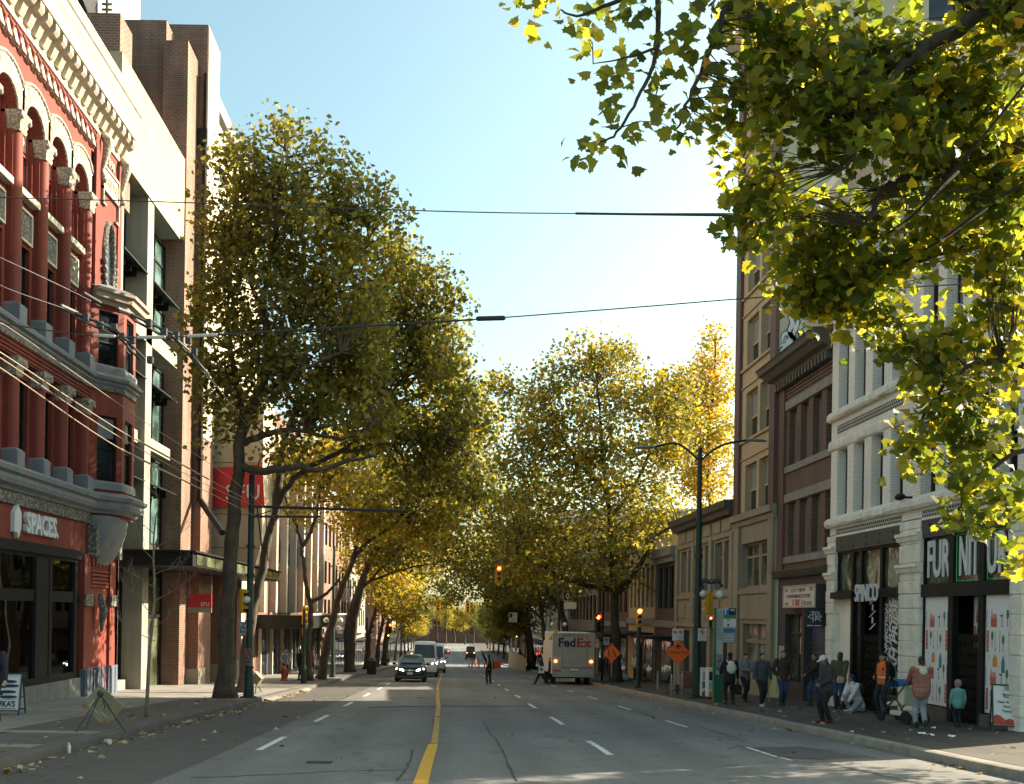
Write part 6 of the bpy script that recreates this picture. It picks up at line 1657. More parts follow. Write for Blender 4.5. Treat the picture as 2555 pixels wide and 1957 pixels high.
for i, (x, lab) in enumerate(((1229, 'orange plastic barrier, left half of the pair beyond the pedestrian'), (1241, 'orange plastic barrier, right half of the pair beyond the pedestrian'))):
    p = onG(x, 1632, .15) if False else Vector((onY(112, x, 1630).x, 112 + i, zr(112) + .02)); m = MB(); m.prism([(p.x - .5, p.y, p.z), (p.x - .5, p.y + .45, p.z), (p.x - .5, p.y + .3, p.z + .95), (p.x - .5, p.y + .15, p.z + .95)], (1.0, 0, 0)); tag(m.build('barrier', M_or), lab, 'barrier', 'orange barriers')

# ================================================================ VEHICLES
M_chrome = pm('bright metal trim', (0.6, 0.6, 0.6), .2, .05, 3, metal=1.0)
G_car = glassmat('car glass', (0.02, 0.025, 0.028), .03, .01, .5)
M_plate = pm('number plate', (0.6, 0.6, 0.55), .5, .05, 3)
def paint(name, c, r=.28):
    m = pm(name, c, r, .04, 1.0); m.node_tree.nodes['Principled BSDF'].inputs['Coat Weight'].default_value = .5; return m
ST = {'suv': [(-2.25, .36, .62, .72, .72, .66), (-2.2, .28, .74, .86, .82, .74), (-2.0, .24, .86, .97, .91, .8), (-1.1, .24, .96, 1.06, .925, .82), (-.92, .24, .98, 1.1, .925, .78), (-.2, .24, 1.0, 1.6, .925, .63), (.5, .24, 1.0, 1.68, .925, .62), (1.5, .24, 1.02, 1.64, .92, .61), (2.0, .26, 1.02, 1.5, .9, .6), (2.2, .3, .98, 1.06, .86, .72), (2.27, .38, .8, .9, .78, .7)],
      'van': [(-2.95, .38, .8, .95, .86, .8), (-2.88, .3, 1.0, 1.15, .95, .86), (-2.5, .28, 1.1, 1.28, .99, .88), (-2.25, .28, 1.15, 1.36, .99, .87), (-1.45, .28, 1.3, 2.45, .99, .8), (-1.0, .28, 1.3, 2.68, .99, .78), (2.8, .28, 1.3, 2.68, .99, .78), (2.95, .32, 1.3, 2.6, .97, .76)],
      'car': [(-2.2, .34, .55, .62, .7, .64), (-2.12, .26, .66, .74, .82, .74), (-1.8, .2, .76, .84, .87, .78), (-.95, .2, .84, .94, .89, .76), (-.1, .2, .88, 1.4, .89, .58), (.7, .2, .88, 1.44, .89, .58), (1.35, .2, .9, 1.2, .89, .62), (1.7, .22, .9, 1.02, .88, .7), (2.15, .26, .86, .98, .84, .7), (2.22, .36, .7, .8, .76, .68)]}
def vehicle(name, lab, loc, kind, col, lights=True, back=False, cat='car'):
    """Front towards -Y; body > details, four wheels; turned by half a turn when driving away."""
    t = thing(name, lab, cat, (0, 0, 0)); S = ST[kind]
    m = MB(); rs = []
    def sec(y, zb, zt, ztop, w, wt, e=0):
        h = [(w * .9, zb), (w * .985, zb + (zt - zb) * .2), (w, zb + (zt - zb) * .55), (w * .99, zt - .05), (w * .95, zt + .01), (wt + .02, ztop - .07), (wt * .9, ztop - .015), (wt * .5, ztop + .01)]
        return [(x, y, z) for x, z in h] + [(-x, y, z) for x, z in h[::-1]]
    rs = [sec(*s_) for s_ in S]
    m.rings(rs); body = m.build('body', col, t, smooth=42)
    iw = {'suv': (4, 5), 'van': (3, 4), 'car': (3, 4)}[kind]; a, b = S[iw[0]], S[iw[1]]
    m = MB(); o = .014
    m.poly([(-a[5] * .93, a[0] - o + .03, a[3] + .06), (a[5] * .93, a[0] - o + .03, a[3] + .06), (b[5] * .9, b[0] - o - .03, b[3] - .04), (-b[5] * .9, b[0] - o - .03, b[3] - .04)]); m.build('windscreen', G_car, t)
    for s_ in (1, -1):
        m = MB(); c_ = S[iw[1] + (2 if kind != 'van' else 0)]
        y1 = -.75 if kind == 'van' else c_[0] - .1
        def sp(y, f, st): return (s_ * ((st[4] * .95) * (1 - f) + (st[5] + .02) * f + .012), y, (st[2] + .01) * (1 - f) + (st[3] - .07) * f)
        m.poly([sp(b[0] - .35, .12, b), sp(y1, .12, c_), sp(y1, .86, c_), sp(b[0] + .05, .86, b)]); m.build('side_window', G_car, t)
        m = MB(); yy = a[0] + .35; m.ball((s_ * (b[4] + .13), yy, b[2] + .1), (.12, .07, .085), 10, 6); m.tube([(s_ * b[4] * .95, yy + .02, b[2] + .04), (s_ * (b[4] + .1), yy, b[2] + .07)], .03, 6); m.build('mirror', col if kind != 'van' else M_blk, t, smooth=60)
    f = S[1]; hz = S[2][2] - .1; hw = S[1][4]
    for s_ in (1, -1):
        m = MB(); m.tube([(s_ * (hw * .98), f[0] + .12, hz + .02), (s_ * (hw * .7), f[0] - .01, hz - .02), (s_ * hw * .48, f[0] - .035, hz - .05)], [(.075, .05), (.085, .045), (.045, .03)], 10, side=(0, 0, 1), rnd=True); m.build('headlight', E_head if lights else M_chrome, t, smooth=60)
    m = MB(); m.box(-hw * .5, hw * .5, f[0] - .06, f[0] + .1, hz - .2, hz + .0); m.build('grille', M_blk, t, bevel=.02)
    m = MB(); m.box(-hw * .46, hw * .46, f[0] - .068, f[0] - .05, hz - .05, hz - .03); m.box(-.09, .09, f[0] - .075, f[0] - .05, hz - .075, hz - .0); m.build('grille_trim', M_chrome, t)
    m = MB(); m.box(-.17, .17, S[0][0] - .03, S[0][0] + .02, .46, .62); m.build('number_plate', M_plate, t)
    m = MB(); m.tube([(-hw * .98, f[0] + .06, .3), (-hw * .6, f[0] - .06, .29), (hw * .6, f[0] - .06, .29), (hw * .98, f[0] + .06, .3)], (.1,) * 4, 8, side=(0, 0, 1)); m.build('bumper', M_blk, t)
    r_ = S[-1]
    for s_ in (1, -1):
        m = MB(); m.box(s_ * r_[4] * .75 - .12, s_ * r_[4] * .75 + .12, r_[0] - .06, r_[0] + .03, r_[2] - .02, r_[2] + .16); m.build('tail_lamp', E_tail if back else M_sred, t)
    m = MB(); q = S[-3 if kind != 'van' else -2]; m.poly([(-q[5] * .85, r_[0] - (.08 if kind != 'van' else -.01), q[2] + .08), (-q[5] * .8, q[0] + .03, q[3] - .12), (q[5] * .8, q[0] + .03, q[3] - .12), (q[5] * .85, r_[0] - (.08 if kind != 'van' else -.01), q[2] + .08)]); m.build('rear_window', G_car, t)
    R_ = .37 if kind != 'car' else .32; ya, yb = S[0][0] + .88, S[-1][0] - .88
    for yy in (ya, yb):
        for s_ in (1, -1):
            m = MB(); m.lathe([(R_ * .6, -.12), (R_ * .92, -.12), (R_, -.08), (R_, .08), (R_ * .92, .12), (R_ * .6, .12)], (0, 0, 0), 20); m.xf(Matrix.Translation((s_ * (S[3][4] - .1), yy, R_)) @ Matrix.Rotation(rad(90), 4, 'Y')); w = m.build('wheel', M_tyre, t, smooth=40)
            m = MB(); m.lathe([(.01, .06), (R_ * .55, .09), (R_ * .62, .1), (R_ * .62, -.1), (.01, -.1)], (0, 0, 0), 16); m.xf(Matrix.Translation((s_ * (S[3][4] - .1), yy, R_)) @ Matrix.Rotation(rad(90 * s_), 4, 'Y')); m.build('rim', M_gal, w)
    x, y = loc[0], loc[1]
    t.location = (x, y, zr(y)); t.rotation_euler = (math.atan(SLOPE if y < 150 else .018) * (1 if back else -1), 0, math.pi if back else 0)
    return t
vehicle('parked_car' if False else 'suv_car', 'black SUV with lit headlights driving towards the camera left of the yellow line', (-2.3, 59.2), 'suv', paint('black car paint', (0.012, 0.013, 0.015)))
vehicle('cargo_van', 'white high roofed van following the black SUV', (-1.78, 72.5), 'van', paint('white van paint', (0.66, 0.67, 0.68)), cat='van')
vehicle('cargo_van', 'second white van with lit lamps, partly hidden behind the first one', (-1.25, 88), 'van', paint('white van paint', (0.66, 0.67, 0.68)), cat='van')
vehicle('passenger_car', 'dark red car seen from behind on the far rise', (-.6, 232), 'car', paint('red car paint', (0.2, 0.012, 0.012)), False, True)
vehicle('passenger_car', 'blue car with lit headlights coming down the far rise', (-3.6, 236), 'suv', paint('blue car paint', (0.06, 0.13, 0.2)))
vehicle('passenger_car', 'silver car at the far crossing just above the vans', (-4.4, 178), 'car', paint('silver car paint', (0.3, 0.3, 0.31)))
vehicle('passenger_car', 'white car on the far left side under the golden trees', (-7.2, 208), 'car', paint('white car paint', (0.6, 0.6, 0.6)))
vehicle('dark_truck', 'dark van seen from behind on the right beyond the far crossing', (4.6, 196), 'van', paint('dark truck paint', (0.02, 0.022, 0.025)), False, True, 'van')
vehicle('passenger_car', 'small red car seen from behind, farthest on the left lane', (-5.2, 275), 'car', paint('red car paint', (0.2, 0.012, 0.012)), False, True)
# ---- delivery truck, seen from behind
M_trk = pm('truck grey white', (0.36, 0.34, 0.3), .5, .1, 1.2, streak=.5, grime=(0.3, 0.28, 0.25))
M_trkl = pm('truck side lit white', (0.66, 0.65, 0.62), .5, .05, 1.5, streak=.2)  # light falling on the side is put into this paler colour
tl, tr_ = onY(57, 1377, 1703).x, onY(57, 1482, 1703).x; zb = zr(57); z1 = onY(57, 1430, 1580).z
fx = thing('delivery_truck', 'grey white box truck seen from behind with a purple and red company name', 'truck', ((tl + tr_) / 2, 60, zr(60)))
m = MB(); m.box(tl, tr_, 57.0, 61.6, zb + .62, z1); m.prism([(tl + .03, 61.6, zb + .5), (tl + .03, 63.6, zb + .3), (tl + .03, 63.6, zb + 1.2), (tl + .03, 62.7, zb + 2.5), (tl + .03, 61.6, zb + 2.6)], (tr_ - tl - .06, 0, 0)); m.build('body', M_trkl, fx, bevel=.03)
m = MB(); m.box(tl + .02, tr_ - .02, 56.97, 57.0, zb + .75, z1 - .04); m.build('rear_wall', M_trk, fx)
m = MB(); w = tr_ - tl
for a, b, c, d in ((tl, tl + .06, zb + .62, z1), (tr_ - .06, tr_, zb + .62, z1), (tl + .06, tr_ - .06, z1 - .07, z1), (tl + .06, tr_ - .06, zb + .62, zb + .78)): m.box(a, b, 56.93, 56.99, c, d)
m.build('rear_frame', M_trk, fx)
m = MB(); da, db = tl + w * .23, tl + w * .83; dz0, dz1 = zb + 1.0, z1 - .16
for a, b, c, d in ((da, da + .025, dz0, dz1), (db - .025, db, dz0, dz1), (da, db, dz1 - .025, dz1), (da, db, dz0, dz0 + .025)): m.box(a, b, 56.955, 56.975, c, d)
m.build('door_seal', M_blk, fx)
m = MB(); m.box(da + .05, db - .05, 56.95, 56.968, dz0 + .05, dz1 - .05); dr = m.build('rear_door', M_trk, fx)
m = MB(); m.box((da + db) / 2 - .15, (da + db) / 2 + .15, 56.93, 56.95, dz0 + .08, dz0 + .14); m.build('handle', M_gal, dr)
M_pur = pm('lettering purple', (0.02, 0.012, 0.03), .5, .1, 3); M_frd = pm('lettering red', (0.36, 0.025, 0.03), .5, .1, 3)
zt = z1 - .60; text('lettering', 'Fed', (tl + w * .34, 56.945, zt), (1, 0, 0), (0, 0, 1), .7, M_pur, fx, .008, .03, fit=(w * .40, .56)); text('lettering', 'Ex', (tl + w * .735, 56.945, zt), (1, 0, 0), (0, 0, 1), .7, M_frd, fx, .008, .03, fit=(w * .355, .56))
for s_, lx in ((0, tl + .2), (1, tr_ - .2)):
    m = MB(); m.ball((lx, 56.93, zb + 1.42), (.1, .04, .08), 12, 8); m.build('tail_lamp', E_tail, fx, smooth=60)
m = MB(); m.box(tl + .04, tr_ - .04, 56.8, 57.1, zb + .48, zb + .62); m.build('bumper', M_gal, fx)
m = MB(); m.box(tl + w * .42, tl + w * .62, 56.92, 56.94, zb + .85, zb + 1.0); m.build('number_plate', M_plate, fx)
m = MB(); m.ball((tl + w * .33, 56.945, zb + 1.5), (.17, .006, .17), 16, 6); m.build('round_badge', pm('badge grey', (0.36, 0.35, 0.32), .6, .1, 9), fx)
m = MB()
for z in (.35, .1): m.box(tl + w * .62, tl + w * .78, 56.943, 56.95, zb + 1.4 + z, zb + 1.43 + z)
m.build('small_print', pm('badge grey', (0.36, 0.35, 0.32)), fx)
for yy in (58.6, 62.6):
    for xx in (tl + .22, tr_ - .22):
        m = MB(); m.lathe([(.25, -.14), (.36, -.14), (.4, -.1), (.4, .1), (.36, .14), (.25, .14)], (0, 0, 0), 18); m.xf(Matrix.Translation((xx, yy, zr(yy) + .4)) @ Matrix.Rotation(rad(90), 4, 'Y')); wv = m.build('wheel', M_tyre, fx, smooth=40)
        m = MB(); m.lathe([(.01, .05), (.24, .1), (.25, -.1), (.01, -.1)], (0, 0, 0), 14); m.xf(Matrix.Translation((xx, yy, zr(yy) + .4)) @ Matrix.Rotation(rad(90), 4, 'Y')); m.build('rim', M_gal, wv)
m = MB()
for k in range(3): m.box((tl + tr_) / 2 - .35 + .3 * k, (tl + tr_) / 2 - .25 + .3 * k, 56.92, 56.95, z1 - .07, z1 - .03)
m.build('marker_lamp', M_sred, fx)
for k in range(4):
    for xx in (da + .0, db - .06): m = MB(); m.box(xx, xx + .06, 56.935, 56.955, dz0 + .15 + .42 * k, dz0 + .23 + .42 * k); m.build('hinge', M_gal, fx)
m = MB(); m.box(tl + .1, tl + w * .2, 56.94, 56.96, zb + .82, zb + .9); m.box(tr_ - w * .14, tr_ - .1, 56.94, 56.96, zb + 1.05, zb + 1.12); m.build('reflector', M_sred, fx)
m = MB(); m.box(tl + .3, tr_ - .3, 57.5, 63, zb + .35, zb + .6); m.build('chassis', M_blk, fx)
m = MB(); a, b = onY(56.9, 1373, 1590), onY(56.9, 1392, 1572); m.prism([(a.x - .05, 57.2, a.z - .12), (a.x + .05, 57.2, a.z - .22), (b.x + .1, 57.2, b.z - .08), (b.x, 57.2, b.z + .06)], (0, .05, 0)); tag(m.build('warning_sign', M_yel), 'tilted yellow sign showing above the left corner of the delivery truck', 'traffic sign')
m = MB(); m.box(tl - .14, tl - .02, 62.4, 62.5, zb + 1.6, zb + 2.1); m.tube([(tl, 62.4, zb + 2.0), (tl - .1, 62.42, zb + 1.9)], .02, 6); m.build('mirror', M_blk, fx)

# ================================================================ OVERHEAD WIRES
M_wire = pm('overhead wire', (0.02, 0.02, 0.022), .5, .1, 3); M_cop = pm('bright trolley wire', (0.42, 0.33, 0.25), .4, .1, 3, metal=.3); M_ins = pm('pale insulator', (0.5, 0.48, 0.42), .5, .2, 6)
def wire(lab, pts, r, mat=M_wire, sag=.0, name='overhead_wire', parts=()):
    P = smoothpts([Vector(p) for p in pts], 8); t = thing(name, lab, 'wire', P[0], 'overhead trolley wires')
    m = MB(); m.tube(P, r, 6); m.build('wire', mat, t)
    for nm, a, b, rr_, mt in parts: m = MB(); m.tube([a, b], rr_, 8, rnd=True); m.build(nm, mt, t)
    return t
Yw = 15.5
wire('span wire crossing the sky high up, with a thick dark middle section', [onY(Yw, -300, 487), onY(Yw, 0, 493), onY(Yw, 500, 507), onY(Yw, 1010, 525), onY(Yw, 1438, 533), onY(Yw, 2200, 530), onY(Yw, 2555, 512), onY(Yw, 2900, 490)], .009,
     parts=[('insulator', onY(Yw, 1438, 533), onY(Yw, 1830, 538), .02, M_gpole), ('insulator_end', onY(Yw, 2210, 534), onY(Yw, 2420, 525), .028, M_ins), ('insulator_end', onY(Yw, 2440, 522), onY(Yw, 2555, 512), .03, M_ins)])
Yw = 17.0
ch = [('chain_link', onY(Yw, 1193 + 22 * i, 795.5 - .6 * i), onY(Yw, 1212 + 22 * i, 795 - .6 * i), .045, M_wire) for i in range(3)]
wire('lower span wire with chain links, running from the switches to the right', [onY(Yw, -200, 770), onY(Yw, 0, 806), onY(Yw, 235, 838), onY(Yw, 470, 840), onY(Yw, 820, 820), onY(Yw, 1180, 798), onY(Yw, 1600, 766), onY(Yw, 1860, 745), onY(Yw, 2300, 715), onY(Yw, 2800, 690)], .011,
     parts=[('insulator', onY(Yw, 236, 836), onY(Yw, 285, 840), .03, M_ins), ('insulator', onY(Yw, 345, 842), onY(Yw, 410, 842), .03, M_ins), ('insulator', onY(Yw, 470, 839), onY(Yw, 540, 836), .03, M_ins), ('rod', onY(Yw, 540, 836), onY(Yw, 1180, 798), .018, M_wire)] + ch)
e = onY(33.0, 637, 1262)
wire('upper one of three bright trolley wires running down to the left pole', [onY(11, -160, 790), onY(14.5, 0, 879), onY(20, 312, 1082), onY(27, 520, 1196), onY(33, 632, 1256)], .010, M_cop, parts=[('sleeve', onY(20.2, 342, 1098), onY(27, 520, 1196), .02, M_cop)])
wire('middle one of three bright trolley wires running down to the left pole', [onY(11, -160, 806), onY(14.5, 0, 893), onY(20, 290, 1086), onY(27, 520, 1212), onY(33, 634, 1262)], .009, M_cop)
wire('lowest one of three bright trolley wires running down to the left pole', [onY(11, -160, 835), onY(14.5, 0, 918), onY(20, 300, 1120), onY(27, 520, 1229), onY(33, 640, 1290)], .010, M_cop, parts=[('sleeve', onY(20.0, 302, 1121), onY(27, 500, 1220), .02, M_cop)])
wire('thin wire slanting across the red building to the left pole', [onY(13, 0, 806), onY(16, 65, 847), onY(22, 360, 1052), onY(30, 620, 1230), onY(38, 800, 1420)], .007, M_cop)
wire('thin dark wire slanting across the upper left windows', [onY(13, -100, 600), onY(15, 0, 643), onY(17, 185, 730), onY(18, 250, 765)], .008, parts=[('clamp', onY(17.4, 210, 732), onY(17.8, 250, 756), .03, M_wire)])
wire('dark wire just below the one across the upper left windows', [onY(13, -100, 640), onY(15, 0, 712), onY(17, 160, 770)], .008)
sw = thing('wire_switch', 'upper left black trolley wire switch gear in front of the corner bay', 'wire switch', onY(17, 240, 800)); m = MB()
for a, b, r in (((153, 765), (190, 782), .05), ((190, 782), (290, 822), .03), ((195, 795), (300, 845), .025), ((240, 800), (330, 850), .02), ((290, 822), (360, 895), .022), ((300, 845), (350, 900), .02)): m.tube([onY(17, *a), onY(17.4, *b)], r, 7, rnd=True)
for x, y in ((215, 795), (250, 812), (285, 818), (305, 842), (330, 850), (375, 900)): c = onY(17.1, x, y); m.box(c.x - .05, c.x + .05, c.y - .05, c.y + .05, c.z - .05, c.z + .07)
m.build('switch_gear', M_wire, sw)
sw = thing('wire_switch', 'lower right black trolley wire switch gear between the bay and the left tree', 'wire switch', onY(18, 400, 830)); m = MB()
for a, b, r in (((295, 772), (330, 786), .05), ((330, 786), (440, 838), .03), ((335, 800), (430, 850), .025), ((430, 840), (480, 885), .035), ((440, 850), (500, 920), .025), ((480, 885), (560, 990), .012), ((470, 880), (520, 935), .03)): m.tube([onY(18, *a), onY(18.5, *b)], r, 7, rnd=True)
for x, y in ((372, 808), (410, 830), (440, 840), (470, 850), (485, 880)): c = onY(18.1, x, y); m.box(c.x - .05, c.x + .05, c.y - .05, c.y + .05, c.z - .06, c.z + .08)
m.build('switch_gear', M_wire, sw)
wire('pair wire leading from the switches down into the left tree', [onY(18.5, 500, 920), onY(22, 600, 1040), onY(30, 720, 1200), onY(40, 820, 1330)], .009)
wire('wire rising to the upper right through the near branches', [onY(12.5, 2080, 640), onY(11.5, 2250, 560), onY(10.5, 2420, 380), onY(9.5, 2620, 130)], .016, parts=[('sleeve', onY(11.7, 2220, 590), onY(10.7, 2390, 430), .02, M_ins)])
wire('second wire rising to the right edge through the near branches', [onY(12.5, 2170, 700), onY(11.5, 2330, 610), onY(10.8, 2470, 510), onY(10, 2650, 400)], .016, parts=[('sleeve', onY(11.4, 2350, 598), onY(10.9, 2460, 520), .024, M_ins)])
wire('thin guy wire from the lamp post to the trees', [onY(38, 1746, 1305), onY(45, 1650, 1330), onY(60, 1450, 1345)], .012)
wire('signal span wire over the road between the far right trees and the left poles', [onY(57, 840, 1395), onY(57, 1245, 1405), onY(57, 1480, 1400)], .012)
wire('span wire carrying the two signals of the far crossing', [onY(136, 960, 1488), onY(136, 1094, 1492), onY(136, 1168, 1494), onY(136, 1290, 1490)], .02)
# ================================================================ PEOPLE
def skin(name, c): return pm(name, c, .55, .06, 8)
SK = [skin('fair skin', (0.42, 0.25, 0.18)), skin('tan skin', (0.28, 0.15, 0.09)), skin('brown skin', (0.11, 0.055, 0.032))]
M_hair = pm('dark hair', (0.015, 0.011, 0.009), .6, .3, 20)
def cloth(name, c, v=.25): return pm(name, c, .85, v, 3, bump=.9, fine=.1)
def ik(a, t, l1, l2, pole):
    d = t - a; L = min(d.length, (l1 + l2) * .998); d.normalize()
    x = (l1 * l1 - l2 * l2 + L * L) / (2 * L); hgt = math.sqrt(max(l1 * l1 - x * x, 0)); pole = Vector(pole); n = pole - d * pole.dot(d)
    n = n.normalized() if n.length > 1e-5 else Vector((0, -1, 0))
    return a + d * x + n * hgt, a + d * L
def remesh(o, v, it=4):
    r = o.modifiers.new('join', 'REMESH'); r.mode = 'VOXEL'; r.voxel_size = v; r.use_smooth_shade = True
    s = o.modifiers.new('smooth', 'SMOOTH'); s.iterations = it; s.factor = .5
def person(label, loc, head_deg, h=1.75, sk=0, jacket=None, trousers=None, shoes=None, hair='short', hat=None, rh=(-.2, -.05, .86), lh=(.2, -.05, .86), rf=(-.09, 0), lf=(.09, 0), lean=0.0, hipz=.93, hipy=0.0, pitch=0.0, yaw=0.0,
           hs=1.0, long=0.0, puff=1.0, vest=None, hood=None, vox=.0085, kpole=(0, -1, .1), group=None, rp=(-.5, .6, -.3), lp=(.5, .6, -.3), lift=(0, 0), bun=False, toddler=False):
    t = thing('person', label, 'person', (0, 0, 0), group)
    Rm = Matrix.Rotation(lean, 3, 'X')            # + leans forward (towards -Y)
    hip = Vector((0, hipy, hipz)); up = lambda x, y, z: hip + Rm @ Vector((x, y, z - .93))
    sw = .19; shR, shL = up(-sw, 0, 1.43), up(sw, 0, 1.43)
    eR, hR = ik(shR, hip + Vector((0, 0, -.93)) + Vector(rh), .29, .26, rp); eL, hL = ik(shL, hip + Vector((0, 0, -.93)) + Vector(lh), .29, .26, lp)
    aR, aL = Vector((rf[0], rf[1], .085 + lift[0])), Vector((lf[0], lf[1], .085 + lift[1])); jR, jL = hip + Vector((-.09, 0, -.02)), hip + Vector((.09, 0, -.02))
    kR, aR = ik(jR, aR, .44, .43, kpole); kL, aL = ik(jL, aL, .44, .43, kpole)
    nk = up(0, -.01, 1.5); hc = up(0, -.03, 1.5) + Vector((0, 0, .0)); Hm = Matrix.Rotation(yaw, 3, 'Z') @ Matrix.Rotation(lean * .4 + pitch, 3, 'X')
    H = lambda x, y, z: hc + Hm @ (Vector((x, y, z)) * hs)
    m = MB(); S = (1, 0, 0)
    # torso, neck
    m.tube([up(0, 0, .86), up(0, 0, .98), up(0, -.01, 1.12), up(0, -.01, 1.28), up(0, 0, 1.40), up(0, .0, 1.47)], [(.15, .1), (.155, .105), (.13, .09), (.155, .105), (.165, .095), (.07, .06)], 14, side=S, rnd=True)
    m.tube([up(0, .005, 1.42), H(0, .0, .08)], [.06, .052], 12, rnd=True)
    # head with jaw, brow, nose, ears
    def hb(c, r, nu=14, nv=10):
        st = len(m.v); m.ball((0, 0, 0), tuple(q * hs for q in r), nu, nv); m.xf(Matrix.Translation(H(*c)) @ Hm.to_4x4(), st)
    hb((0, .012, .155), (.076, .095, .098)); hb((0, -.028, .085), (.056, .062, .066)); hb((0, -.07, .15), (.052, .025, .035)); hb((0, -.088, .045), (.026, .02, .02), 8, 6)
    hb((0, -.102, .108), (.013, .02, .03), 8, 6); hb((0, -.083, .073), (.024, .012, .01), 8, 6)
    for s_ in (-1, 1): hb((s_ * .077, .012, .12), (.012, .022, .033), 8, 6); hb((s_ * .045, -.06, .105), (.022, .02, .022), 8, 6)
    # arms and hands with five fingers
    for sh, e, w, s_ in ((shR, eR, hR, -1), (shL, eL, hL, 1)):
        m.tube([sh, sh.lerp(e, .5), e], [.056, .05, .041], 10, rnd=True); m.tube([e, e.lerp(w, .35), w], [.042, .041, .027], 10, rnd=True)
        d = (w - e).normalized(); inn = Vector((-s_, 0, 0)); inn = (inn - d * inn.dot(d)); inn = inn.normalized() if inn.length > .05 else Vector((0, -1, 0)); sd = d.cross(inn).normalized()
        if sd.dot(Vector((0, -1, 0))) < 0: sd = -sd      # towards the thumb side
        k = hs if toddler else 1
        m.tube([w, w + d * .045 * k, w + d * .085 * k], [(.022, .03), (.02, .042), (.016, .04)], 10, side=tuple(inn), rnd=True)
        for q, fl in ((.03, .068), (.011, .078), (-.009, .072), (-.028, .056)):
            b0 = w + d * .085 * k + sd * q; d2 = (d * .9 + inn * .42).normalized(); d3 = (d * .45 + inn * .9).normalized()
            p1 = b0 + d2 * fl * .5 * k; m.tube([b0 - d * .02, b0, p1, p1 + d3 * fl * .5 * k], [.0105, .0105, .0098, .0085], 7, rnd=True)
        b0 = w + d * .03 * k + sd * .03; p1 = b0 + (d * .55 + sd * .75 + inn * .3).normalized() * .035 * k
        m.tube([b0 - sd * .012, b0, p1, p1 + (d * .9 + inn * .35).normalized() * .032 * k], [.0135, .013, .0115, .0095], 7, rnd=True)
    # legs and feet
    for j, k_, a in ((jR, kR, aR), (jL, kL, aL)):
        m.tube([j, j.lerp(k_, .5), k_], [.085, .075, .055], 12, rnd=True); m.tube([k_, k_.lerp(a, .3), a], [.054, .054, .036], 12, rnd=True)
        m.tube([a + Vector((0, .03, -.03)), a + Vector((0, -.06, -.045)), a + Vector((0, -.14, -.055))], [(.036, .03), (.04, .028), (.034, .02)], 10, side=S, rnd=True)
    body = m.build('body', SK[sk], t); remesh(body, vox, 3)
    m = MB()
    for s_ in (-1, 1): st = len(m.v); m.ball((0, 0, 0), (.011 * hs, .008 * hs, .008 * hs), 8, 6); m.xf(Matrix.Translation(H(s_ * .031, -.085, .128)) @ Hm.to_4x4(), st)
    m.build('eyes', M_blk, body)
    m = MB(); st = len(m.v); m.ball((0, 0, 0), (.024 * hs, .006 * hs, .0055 * hs), 8, 6); m.xf(Matrix.Translation(H(0, -.094, .07)) @ Hm.to_4x4(), st); m.build('mouth', pm('lips', (0.25, 0.08, 0.07), .5, .1, 9), body)
    cv = vox * 1.35
    if jacket:
        m = MB(); p = puff; lo = .84 - long
        m.tube([up(0, 0, lo), up(0, 0, lo + .08), up(0, -.01, 1.1), up(0, -.01, 1.28), up(0, 0, 1.41), up(0, .005, 1.475), up(0, .0, 1.525)], [(.185 * p, .135 * p), (.19 * p, .14 * p), (.168 * p, .128 * p), (.185 * p, .138 * p), (.178, .122 * p), (.095, .088), (.08, .078)], 18, side=S, rnd=True)
        for sh, e, w in ((shR, eR, hR), (shL, eL, hL)):
            m.tube([sh + Vector((0, 0, .005)), sh.lerp(e, .5), e], [.08 * p, .074 * p, .064 * p], 12, rnd=True); m.tube([e, e.lerp(w, .5), e.lerp(w, .95)], [.064 * p, .06 * p, .045], 12, rnd=True)
        if jacket in (C_pink, C_mint):
            for q in range(5): z = lo + .09 + .115 * q; m.tube([up(0, 0, z - .02), up(0, 0, z + .02)], [(.205 * p * (1 if q < 4 else .93), .155 * p)] * 2, 18, side=S, rnd=True)
        if hood: m.tube([up(-.09, .08, 1.46), up(0, .12, 1.45), up(.09, .08, 1.46)], [.05, .065, .05], 10, rnd=True)
        o = m.build('jacket', jacket, t); remesh(o, cv, 4)
    if vest:
        m = MB(); m.tube([up(0, 0, .92), up(0, -.01, 1.1), up(0, -.01, 1.28), up(0, 0, 1.41), up(0, .005, 1.46)], [(.205, .155), (.195, .15), (.207, .158), (.196, .142), (.11, .1)], 18, side=S, rnd=True); o = m.build('vest', vest, t); remesh(o, cv, 4)
        m = MB(); m.tube([up(0, 0, 1.03), up(0, 0, 1.07)], [(.213, .163)] * 2, 18, side=S); m.build('reflective_band', M_signwhite, o)
    if trousers:
        m = MB()
        m.tube([up(0, 0, .8), up(0, 0, .9), up(0, 0, 1.0)], [(.15, .115), (.165, .125), (.158, .118)], 16, side=S, rnd=True)
        for j, k_, a in ((jR, kR, aR), (jL, kL, aL)): m.tube([j, j.lerp(k_, .5), k_], [.105, .096, .078], 12, rnd=True); m.tube([k_, k_.lerp(a, .5), a + (k_ - a).normalized() * .03], [.077, .07, .06], 12, rnd=True)
        o = m.build('trousers', trousers, t); remesh(o, cv, 4)
    if shoes:
        m = MB()
        for a, k_ in ((aR, kR), (aL, kL)):
            m.tube([a + Vector((0, .055, -.05)), a + Vector((0, -.05, -.052)), a + Vector((0, -.13, -.058)), a + Vector((0, -.185, -.062))], [(.045, .04), (.05, .038), (.05, .03), (.036, .022)], 12, side=S, rnd=True); m.tube([a + Vector((0, .02, -.04)), a + Vector((0, .02, .03))], .046, 10, rnd=True)
        o = m.build('shoes', shoes, t); remesh(o, cv * .9, 2)
